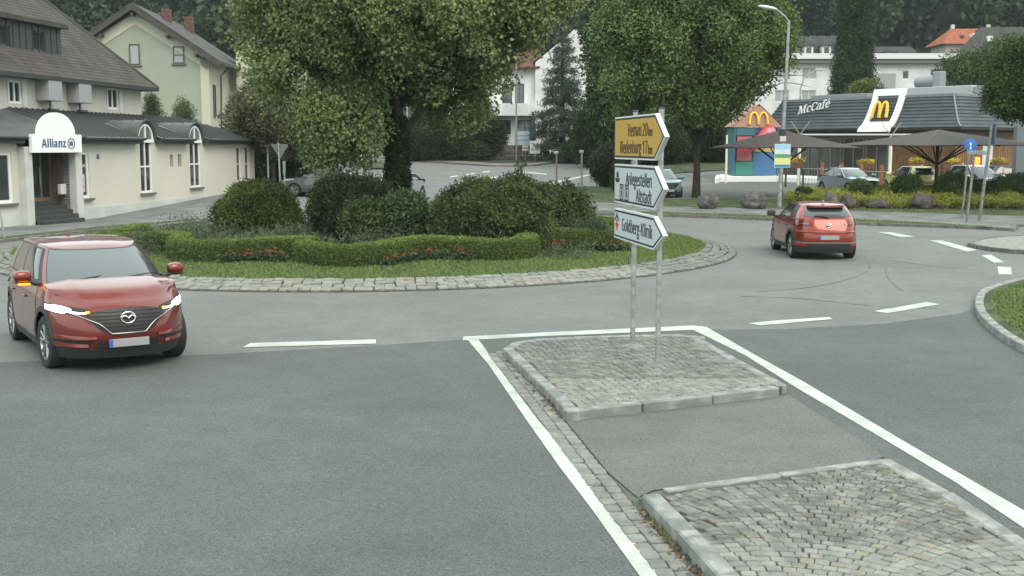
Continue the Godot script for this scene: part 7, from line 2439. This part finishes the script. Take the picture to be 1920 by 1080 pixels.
func build_signs() -> void:
	var black := mat(lin(0.02, 0.022, 0.025), 0.5)
	var edge := mat(lin(0.6, 0.62, 0.62), 0.4)
	var sheet_white := mat(lin(0.48, 0.535, 0.54), 0.35)
	var sheet_yellow := mat(lin(0.5, 0.3, 0.06), 0.35)
	# direction sign on two posts
	var d := thing("direction_sign", "direction sign of one yellow and two white arrow boards on two steel posts", "sign", Vector3(1.7, 0.1, -16.5), 0.0)
	# local x runs from the far post to the near one
	var dirv := Vector3(0.2, 0, 1.32).normalized()
	d.rotation.y = atan2(-dirv.z, dirv.x)
	for k in 2:
		var x := 1.335 * k
		tube_post(d, "post", Vector3(x, 0.0, -0.06), Vector3(x, 3.4, -0.06), 0.038, M.galv)
		var cap := Geo.new()
		cap.lathe([Vector2(0, 0.03), Vector2(0.042, 0.025), Vector2(0.042, 0.0)], 12, tx(x, 3.39, -0.06))
		obj("post_cap", cap, M.plastic, d)
		var ft := Geo.new()
		ft.lathe([Vector2(0, 0.03), Vector2(0.055, 0.03), Vector2(0.06, 0.018), Vector2(0.19, 0.0)], 14, tx(x, 0.012, -0.06))
		obj("footing", ft, M.concrete, d)
	var boards := [[2.72, 3.33, sheet_yellow, [["Hemau 20", 0.66, 0.23, "km"], ["Riedenburg 17", 0.27, 0.23, "km"]]], [2.08, 2.645, sheet_white, [["Anlegestellen", 0.64, 0.23, ""], ["Altstadt", 0.25, 0.23, ""]]], [1.55, 1.99, sheet_white, [["Goldberg-Klinik", 0.5, 0.24, ""]]]]
	var k := 0
	for bd in boards:
		var y0: float = bd[0]
		var y1: float = bd[1]
		var hh := y1 - y0
		var outline := PackedVector2Array([Vector2(-0.72, y0), Vector2(1.46, y0), Vector2(1.93, (y0 + y1) / 2), Vector2(1.46, y1), Vector2(-0.72, y1)])
		var g := Geo.new()
		g.plate(outline, 0.0, 0.06)
		var board := obj("arrow_board", g, edge, d)
		board.set_meta("label", ["yellow arrow board to two towns", "white arrow board to landing stages and old town", "white arrow board to a clinic"][k])
		var inner := Geometry2D.offset_polygon(outline, -0.022)[0]
		var line := Geometry2D.offset_polygon(outline, -0.05)[0]
		g = Geo.new()
		g.plate(inner, 0.0605, 0.062, Transform3D(), false)
		obj("border", g, black, board)
		g = Geo.new()
		g.plate(line, 0.0625, 0.0645, Transform3D(), false)
		obj("face", g, bd[2], board)
		# clamps at the back
		g = Geo.new()
		for x in [0.0, 1.335]: g.box(Vector3(x - 0.07, y0 + hh * 0.3, -0.1), Vector3(x + 0.07, y0 + hh * 0.3 + 0.04, 0.0))
		obj("clamp", g, M.galv, board)
		for tl in bd[3]:
			var y := lerpf(y0, y1, tl[1])
			var w := writing(tl[0], tl[2], 0.004, black, "Droid Sans", 0.0)
			var right := 1.36 if k < 2 else 1.42
			var wid: float = w[2].size.x * w[1].x * 1.0
			if tl[3]:
				write_on(board, "lettering", tl[3], Vector3(right - 0.1, y - 0.03, 0.068), 0.15, black, 0.19, 0.0, 0.004)
				right -= 0.25
			var lim := minf(wid, 1.8 - (0.27 if tl[3] else 0.0))
			write_on(board, "lettering", tl[0], Vector3(right - lim / 2, y, 0.068), tl[2], black, lim, 0.0, 0.004)
		k += 1
	# small pictograms: a boat, a parking place with a person, a clinic cross
	var ic := Geo.new()
	ic.plate(PackedVector2Array([Vector2(-0.6, 2.38), Vector2(-0.42, 2.38), Vector2(-0.38, 2.44), Vector2(-0.64, 2.44)]), 0.065, 0.07)
	ic.plate(PackedVector2Array([Vector2(-0.57, 2.45), Vector2(-0.45, 2.45), Vector2(-0.45, 2.51), Vector2(-0.5, 2.54), Vector2(-0.57, 2.51)]), 0.065, 0.07)
	obj("boat_symbol", ic, black, d)
	ic = Geo.new()
	for x in [-0.36, -0.06]:
		ic.box(Vector3(x, 2.13, 0.064), Vector3(x + 0.02, 2.36, 0.07)); ic.box(Vector3(x + 0.18, 2.13, 0.064), Vector3(x + 0.2, 2.36, 0.07))
		ic.box(Vector3(x, 2.34, 0.064), Vector3(x + 0.2, 2.36, 0.07)); ic.box(Vector3(x, 2.13, 0.064), Vector3(x + 0.2, 2.15, 0.07))
		ic.box(Vector3(x + 0.08, 2.17, 0.064), Vector3(x + 0.12, 2.27, 0.07)); ic.box(Vector3(x + 0.07, 2.285, 0.064), Vector3(x + 0.13, 2.325, 0.07))
	obj("tourist_symbol", ic, black, d)
	ic = Geo.new()
	ic.plate(PackedVector2Array([Vector2(-0.64, 1.83), Vector2(-0.52, 1.93), Vector2(-0.40, 1.83), Vector2(-0.43, 1.81), Vector2(-0.52, 1.885), Vector2(-0.61, 1.81)]), 0.065, 0.07)
	obj("clinic_roof_symbol", ic, black, d)
	ic = Geo.new()
	ic.box(Vector3(-0.545, 1.67, 0.0645), Vector3(-0.495, 1.83, 0.07)); ic.box(Vector3(-0.6, 1.725, 0.0647), Vector3(-0.44, 1.775, 0.0695))
	obj("clinic_cross", ic, mat(lin(0.6, 0.02, 0.02), 0.5), d)
	for c in ["boat_symbol", "tourist_symbol", "clinic_roof_symbol", "clinic_cross"]:
		pass

	# street lamp by the restaurant, with an advertising board strapped to it
	var b := on(12.05, -51.8, 0.1)
	var lamp := thing("street_lamp", "tall grey street lamp with a curved arm by the car park", "street lamp", b)
	var g := Geo.new()
	g.tube([Vector3(0, 0, 0), Vector3(0.03, 1.2, 0), Vector3(0.14, 5.5, 0), Vector3(0.2, 8.25, 0)], [0.11, 0.1, 0.075, 0.06], 12)
	obj("pole", g, M.galv, lamp)
	g = Geo.new()
	g.tube([Vector3(0.2, 8.2, 0), Vector3(0.0, 8.45, 0.02), Vector3(-0.4, 8.75, 0.05)], [0.05, 0.045, 0.04], 8)
	obj("arm", g, M.galv, lamp)
	g = Geo.new()
	var rows := []
	for e in [[0.0, 0.06], [0.15, 0.15], [0.45, 0.17], [0.75, 0.12], [0.85, 0.02]]:
		var r := PackedVector3Array()
		for i in 14: r.append(Vector3(-0.35 - e[0], 8.74 + e[0] * 0.18 + sin(TAU * i / 14) * e[1] * 0.55, 0.05 + cos(TAU * i / 14) * e[1]))
		rows.append(r)
	g.grid(rows, true)
	obj("lamp_head", g, mat(lin(0.6, 0.62, 0.62), 0.35, 0.2), lamp)
	var ad := thing("advert_board", "small blue and green printed board strapped to the street lamp pole", "sign", b + Vector3(0.05, 2.35, 0.12), 0.05)
	obj("board", bx(Vector3(-0.36, -0.55, 0), Vector3(0.36, 0.5, 0.03), 0.005), mat(lin(0.6, 0.62, 0.6), 0.5), ad)
	var im := Image.create(64, 96, false, Image.FORMAT_RGB8)
	for y in 96:
		for x in 64:
			var c := Color(0.55, 0.75, 0.85)
			if y > 20: c = Color(0.75, 0.82, 0.86).lerp(Color(0.8, 0.62, 0.5), 0.5 if (x / 7 + y / 5) % 3 == 0 and x > 14 and x < 50 else 0.0)
			if y > 40: c = Color(0.25, 0.5, 0.38).lerp(Color(0.4, 0.65, 0.4), absf(sin(x * 0.2)) * 0.7)
			if y > 56: c = Color(0.75, 0.78, 0.45).lerp(Color(0.85, 0.8, 0.55), absf(sin(x * 0.37 + y * 0.2)))
			if y > 84: c = Color(0.15, 0.5, 0.68)
			im.set_pixel(x, y, c)
	var pm := mat(Color.WHITE, 0.5)
	pm.albedo_texture = ImageTexture.create_from_image(im)
	g = Geo.new()
	g.quad(Vector3(-0.34, -0.53, 0.033), Vector3(0.34, -0.53, 0.033), Vector3(0.34, 0.48, 0.033), Vector3(-0.34, 0.48, 0.033), true)
	obj("print", g, pm, ad)
	var bx2 := obj("strap_box", bx(Vector3(-0.14, 0.6, -0.02), Vector3(0.14, 0.85, 0.05), 0.02), mat(lin(0.5, 0.46, 0.38), 0.6), ad)
	g = Geo.new()
	g.tube([Vector3(0, 0.86, -0.1), Vector3(0, 1.15, -0.1)], [0.16, 0.16], 12)
	obj("clamp_collar", g, M.plastic, ad)

	# lamp over the far junction
	b = on(Vector2(0.355, -96).x, -96.0)
	lamp = thing("street_lamp", "slim street lamp with a flat head over the far junction", "street lamp", b)
	tube_post(lamp, "pole", Vector3.ZERO, Vector3(0, 10.1, 0), 0.07, M.galv)
	g = Geo.new()
	g.tube([Vector3(0, 10.0, 0), Vector3(-0.9, 10.35, 0)], [0.05, 0.04], 6)
	obj("arm", g, M.galv, lamp)
	obj("lamp_head", bx(Vector3(-2.3, 10.28, -0.2), Vector3(-0.8, 10.5, 0.2), 0.06), mat(lin(0.75, 0.77, 0.77), 0.4), lamp)
	# lamp by the apartment block
	b = on(Vector2(26.793, -108).x, -108.0)
	lamp = thing("street_lamp", "curved lamp post in front of the apartment block windows", "street lamp", b)
	g = Geo.new()
	g.tube([Vector3.ZERO, Vector3(0, 6.2, 0), Vector3(0.3, 7.2, 0), Vector3(1.4, 7.9, 0)], [0.08, 0.07, 0.06, 0.05], 8)
	obj("pole", g, M.galv, lamp)
	obj("lamp_head", bx(Vector3(1.3, 7.85, -0.12), Vector3(2.0, 8.02, 0.12), 0.04), mat(lin(0.4, 0.42, 0.42), 0.4), lamp)
	# sign posts along the right pavement
	var names := ["left", "middle"]
	b = on(Vector3(18.487, 0.105, -47.149).x, Vector3(18.487, 0.105, -47.149).z, 0.1)
	var s := thing("round_sign", "round blue footpath sign on a pale post by the right pavement", "sign", b)
	g = Geo.new()
	g.tube([Vector3.ZERO, Vector3(0.17, 2.75, 0)], [0.04, 0.04], 10)
	obj("post", g, M.concrete, s)
	g = Geo.new()
	g.lathe([Vector2(0, -0.012), Vector2(0.26, -0.012), Vector2(0.26, 0.012), Vector2(0, 0.012)], 28, Transform3D(Basis(Vector3.RIGHT, PI / 2), Vector3(0.19, 2.95, 0.06)))
	var disc := obj("disc", g, mat(lin(0.025, 0.13, 0.42), 0.4), s)
	g = Geo.new()
	g.plate(PackedVector2Array([Vector2(0.15, 2.78), Vector2(0.19, 2.95), Vector2(0.14, 2.98), Vector2(0.16, 3.06), Vector2(0.22, 3.06), Vector2(0.24, 2.97), Vector2(0.21, 2.93), Vector2(0.24, 2.78), Vector2(0.2, 2.8)]), 0.074, 0.078)
	obj("pedestrian_symbol", g, edge, disc)
	b = on(Vector3(17.656, 0.1, -44.534).x, Vector3(17.656, 0.1, -44.534).z, 0.1)
	s = thing("sign_post", "pale post with a small sign edge on, between the blue sign and the tall post", "sign", b)
	g = Geo.new()
	g.tube([Vector3.ZERO, Vector3(0.2, 2.75, 0)], [0.045, 0.045], 10)
	obj("post", g, M.concrete, s)
	obj("board", bx(Vector3(-0.1, 2.6, -0.32), Vector3(-0.06, 2.75, 0.4), 0.005), M.galv, s, tx(0.25, 0, 0, 0.9))
	b = on(Vector3(18.415, 0.1, -45.18).x, Vector3(18.415, 0.1, -45.18).z, 0.1)
	s = thing("tall_post", "tall pale grey post right of the blue sign", "post", b)
	g = Geo.new()
	g.tube([Vector3.ZERO, Vector3(0.32, 3.85, 0)], [0.06, 0.055], 12)
	obj("post", g, M.concrete, s)
	obj("board", bx(Vector3(0.36, 3.0, -0.2), Vector3(0.39, 3.8, 0.25), 0.005), mat(lin(0.08, 0.11, 0.2), 0.5), s)
	# amber warning lamp and grey pylon at the right edge
	b = on(Vector2(24.804, -60).x, -61.5)
	s = thing("warning_lamp", "lit amber warning lamp on a thin post in the car park", "lamp", b)
	tube_post(s, "post", Vector3.ZERO, Vector3(0, 1.55, 0), 0.03, M.plastic)
	var amber := mat(lin(0.9, 0.3, 0.03), 0.4)
	amber.emission_enabled = true
	amber.emission = Color(1.0, 0.42, 0.08)
	amber.emission_energy_multiplier = 1.6
	g = Geo.new()
	g.lathe([Vector2(0, 0.4), Vector2(0.12, 0.36), Vector2(0.14, 0.1), Vector2(0.1, 0), Vector2(0, 0)], 14, tx(0, 1.55, 0))
	obj("lamp_glass", g, amber, s)
	var gl := OmniLight3D.new()
	gl.name = "warning_lamp_light"
	gl.position = b + Vector3(0, 1.75, 0)
	gl.light_color = Color(1.0, 0.5, 0.12)
	gl.light_energy = 0.25
	gl.light_size = 0.1
	gl.omni_range = 12.0
	gl.omni_attenuation = 2.0
	gl.shadow_enabled = true
	add_child(gl)
	b = on(Vector2(25.563, -58).x, -58.0)
	s = thing("pylon", "broad blue grey pylon at the right edge of the car park", "pylon", b)
	obj("column", bx(Vector3(-0.35, 0, -0.2), Vector3(0.45, 3.7, 0.2), 0.03), mat(lin(0.16, 0.19, 0.21), 0.5, 0.2), s)
	# posts and signs about the far junction
	for q in [[1043, 352, 64.0, 2.0, "reddish grey", "left", lin(0.22, 0.15, 0.12)], [1090, 352, 64.0, 2.05, "grey", "right", lin(0.25, 0.27, 0.28)]]:
		b = on((q[0] - 960.0) / 2150.0 * q[2], -q[2])
		s = thing("bollard_post", "thin %s post with a pale head behind the island, the %s one of two" % [q[4], q[5]], "post", b, 0.0, "posts behind the island")
		tube_post(s, "post", Vector3.ZERO, Vector3(0, q[3], 0), 0.05, mat(q[6], 0.6))
		obj("head", bx(Vector3(-0.14, q[3], -0.08), Vector3(0.1, q[3] + 0.16, 0.08), 0.03), mat(lin(0.42, 0.44, 0.44), 0.5), s)
	b = on(Vector2(1.888, -95).x, -95.0)
	s = thing("house_sign", "white advertising sign with black figures before the white house", "sign", b)
	tube_post(s, "post", Vector3.ZERO, Vector3(0, 0.9, 0), 0.04, M.galv)
	obj("board", bx(Vector3(-0.42, 0.75, 0), Vector3(0.42, 1.8, 0.06), 0.01), edge, s)
	write_on(s, "lettering", "Z6", Vector3(0, 1.28, 0.07), 0.75, black, 0.6)
	b = on(Vector2(1.121, -97).x, -97.0)
	s = thing("small_board", "small pale board with red print by the stone wall", "sign", b)
	obj("board", bx(Vector3(-0.25, 0.9, 0), Vector3(0.25, 1.35, 0.05)), edge, s)
	obj("print", bx(Vector3(-0.2, 1.05, 0.05), Vector3(0.2, 1.2, 0.055)), mat(lin(0.4, 0.16, 0.1), 0.6), s)
	tube_post(s, "post", Vector3.ZERO, Vector3(0, 0.95, 0), 0.03, M.galv)
	b = on(Vector2(-8.091, -103).x, -103.0)
	s = thing("cabinet", "pale grey switch cabinet beside the far pavement", "cabinet", b)
	obj("box", bx(Vector3(-0.55, 0.1, -0.2), Vector3(0.55, 1.15, 0.2), 0.03), mat(lin(0.42, 0.43, 0.41), 0.7), s)
	obj("roof", bx(Vector3(-0.6, 1.15, -0.25), Vector3(0.6, 1.22, 0.25), 0.02), mat(lin(0.5, 0.5, 0.48), 0.7), s)
	# back of the yield sign and other posts at the end of the office
	b = on(Vector2(-12.072, -60).x, -60.0)
	s = thing("yield_sign", "triangular yield sign seen from behind on a grey post", "sign", b)
	tube_post(s, "post", Vector3.ZERO, Vector3(-0.06, 2.75, 0), 0.045, M.galv)
	g = Geo.new()
	g.plate(PackedVector2Array([Vector2(-0.46, 2.68), Vector2(0.46, 2.68), Vector2(0.0, 1.9)]), -0.09, -0.06)
	obj("triangle", g, mat(lin(0.12, 0.135, 0.14), 0.6, 0.1), s)
	b = on(Vector2(-11.653, -59).x, -59.0)
	s = thing("sign_post", "shorter grey post with a narrow board beside the yield sign", "sign", b)
	tube_post(s, "post", Vector3.ZERO, Vector3(0, 1.85, 0), 0.045, M.galv)
	obj("board", bx(Vector3(-0.02, 1.2, -0.25), Vector3(0.02, 1.85, 0.25), 0.005), M.galv, s)
	b = on(Vector2(-12.354, -66).x, -66.0)
	s = thing("marker_post", "thin post with a pale head left of the dark car", "post", b)
	tube_post(s, "post", Vector3.ZERO, Vector3(0, 1.9, 0), 0.04, M.galv)
	obj("head", bx(Vector3(-0.1, 1.6, -0.02), Vector3(0.12, 1.95, 0.02), 0.005), mat(lin(0.5, 0.52, 0.52), 0.5), s)
	b = on(Vector2(-13.373, -63).x, -63.2)
	s = thing("rain_pipe", "grey pipe standing at the end corner of the office", "pipe", b)
	tube_post(s, "pipe", Vector3.ZERO, Vector3(0, 2.5, 0), 0.05, mat(lin(0.3, 0.27, 0.27), 0.5))
	b = Vector3(-16.25, 0.1, -36.658)
	s = thing("thin_post", "thin grey post on the pavement at the left edge", "post", b)
	tube_post(s, "post", Vector3.ZERO, Vector3(-0.17, 1.3, 0), 0.03, M.galv)
	b = on(Vector2(-6.507, -72).x, -72.0)
	s = thing("lamp_pole_behind_maple", "pale thin pole right behind the maple trunk", "pole", b)
	tube_post(s, "pole", Vector3.ZERO, Vector3(0, 6.0, 0), 0.05, M.galv)

func build_right_planting() -> void:
	# boulders
	var rock := [grainy(lin(0.3, 0.28, 0.25), 0.65, 0.5, 0.4, 1.3, 0.95, 71, 1.0), grainy(lin(0.22, 0.19, 0.175), 0.6, 0.5, 0.4, 1.5, 0.95, 72, 1.0)]
	var n := FastNoiseLite.new()
	n.frequency = 0.9
	n.fractal_octaves = 4
	var list := [[1327, 383, 0.52, 0.4, "pale brown boulder on the lawn beside the linden trunk", 0], [1412, 387, 0.58, 0.46, "pale boulder left of the street lamp", 0], [1558, 380, 0.36, 0.4, "speckled boulder left of the round clipped bush", 0], [1588, 376, 0.4, 0.36, "small flat boulder before the silver car", 1], [1728, 372, 0.55, 0.38, "brownish boulder between two round bushes", 1], [1645, 371, 0.5, 0.22, "low grey boulder right of the silver car", 1]]
	for q in list:
		var p := on((q[0] - 960.0) / 2150.0 * 51.5, -51.5, 0.1)
		var b := thing("boulder", q[4], "boulder", p, rng.randf() * 3.0, "boulders edging the car park")
		n.seed = rng.randi() % 9999
		var rows := []
		for j in 17:
			var a := -PI / 2 + PI * j / 16.0
			var r := PackedVector3Array()
			for i in 24:
				var c := TAU * i / 24
				var e := Vector3(cos(a) * cos(c), sin(a), cos(a) * sin(c))
				var k := 1.0 + 0.42 * n.get_noise_3dv(e * 1.6) + 0.12 * n.get_noise_3dv(e * 6.0)
				r.append(Vector3(e.x * q[2], e.y * q[3] + q[3] * 0.6, e.z * q[2] * 0.85) * k)
			rows.append(r)
		var g := Geo.new()
		g.grid(rows, true, false, true)
		obj("stone", g, rock[q[5]], b)
	# round clipped bushes
	var leaf := spray(9, 0.07, 0.075, 0.045, leaf_mat(Color.WHITE, 0.15))
	var rd := [[1505, 362, 0.34, "smallest round clipped bush beside the street lamp"], [1611, 352, 0.46, "round clipped bush before the silver car"], [1698, 350, 0.68, "round clipped bush before the yellow car"], [1785, 352, 0.86, "largest dark clipped bush left of the sign posts"], [1832, 352, 0.5, "dark clipped bush behind the sign posts"], [1872, 352, 0.62, "clipped bush right of the sign posts"], [1908, 350, 0.72, "clipped bush cut by the right edge"]]
	for q in rd:
		var d := 53.6
		var p := on((q[0] - 960.0) / 2150.0 * d, -d, 0.12)
		var c: float = 3.0 + (275.0 - q[1]) * d / 2150.0 - p.y
		var r: float = q[2]
		shrub("round_bush", q[3], p, [[Vector3(0, c, 0), Vector3(r, r * 0.88, r)], [Vector3(0, c * 0.5, 0), Vector3(r * 0.85, c * 0.55, r * 0.85)]], int(2400 * r), leaf, Color(0.03, 0.058, 0.016), Color(0.085, 0.13, 0.034), "round clipped bushes edging the car park", 0.95, 5)
	# yellow green ground cover, billowing
	var wh := []
	var ti := []
	var gc := spray(9, 0.07, 0.07, 0.04, leaf_mat(Color.WHITE, 0.25))
	var area := PackedVector2Array([Vector2(13.505, -56.381), Vector2(16.414, -57.036), Vector2(20.053, -58.394), Vector2(26.087, -59.817), Vector2(31.462, -60.554), Vector2(26.052, -50.045), Vector2(22.202, -50.825), Vector2(16.792, -51.629), Vector2(14.622, -52.458), Vector2(12.877, -53.315)])
	n.frequency = 0.6
	n.seed = 17
	for i in 26000:
		var q := Vector2(rng.randf_range(11.5, 27), rng.randf_range(-58, -48))
		if not Geometry2D.is_point_in_polygon(q, area): continue
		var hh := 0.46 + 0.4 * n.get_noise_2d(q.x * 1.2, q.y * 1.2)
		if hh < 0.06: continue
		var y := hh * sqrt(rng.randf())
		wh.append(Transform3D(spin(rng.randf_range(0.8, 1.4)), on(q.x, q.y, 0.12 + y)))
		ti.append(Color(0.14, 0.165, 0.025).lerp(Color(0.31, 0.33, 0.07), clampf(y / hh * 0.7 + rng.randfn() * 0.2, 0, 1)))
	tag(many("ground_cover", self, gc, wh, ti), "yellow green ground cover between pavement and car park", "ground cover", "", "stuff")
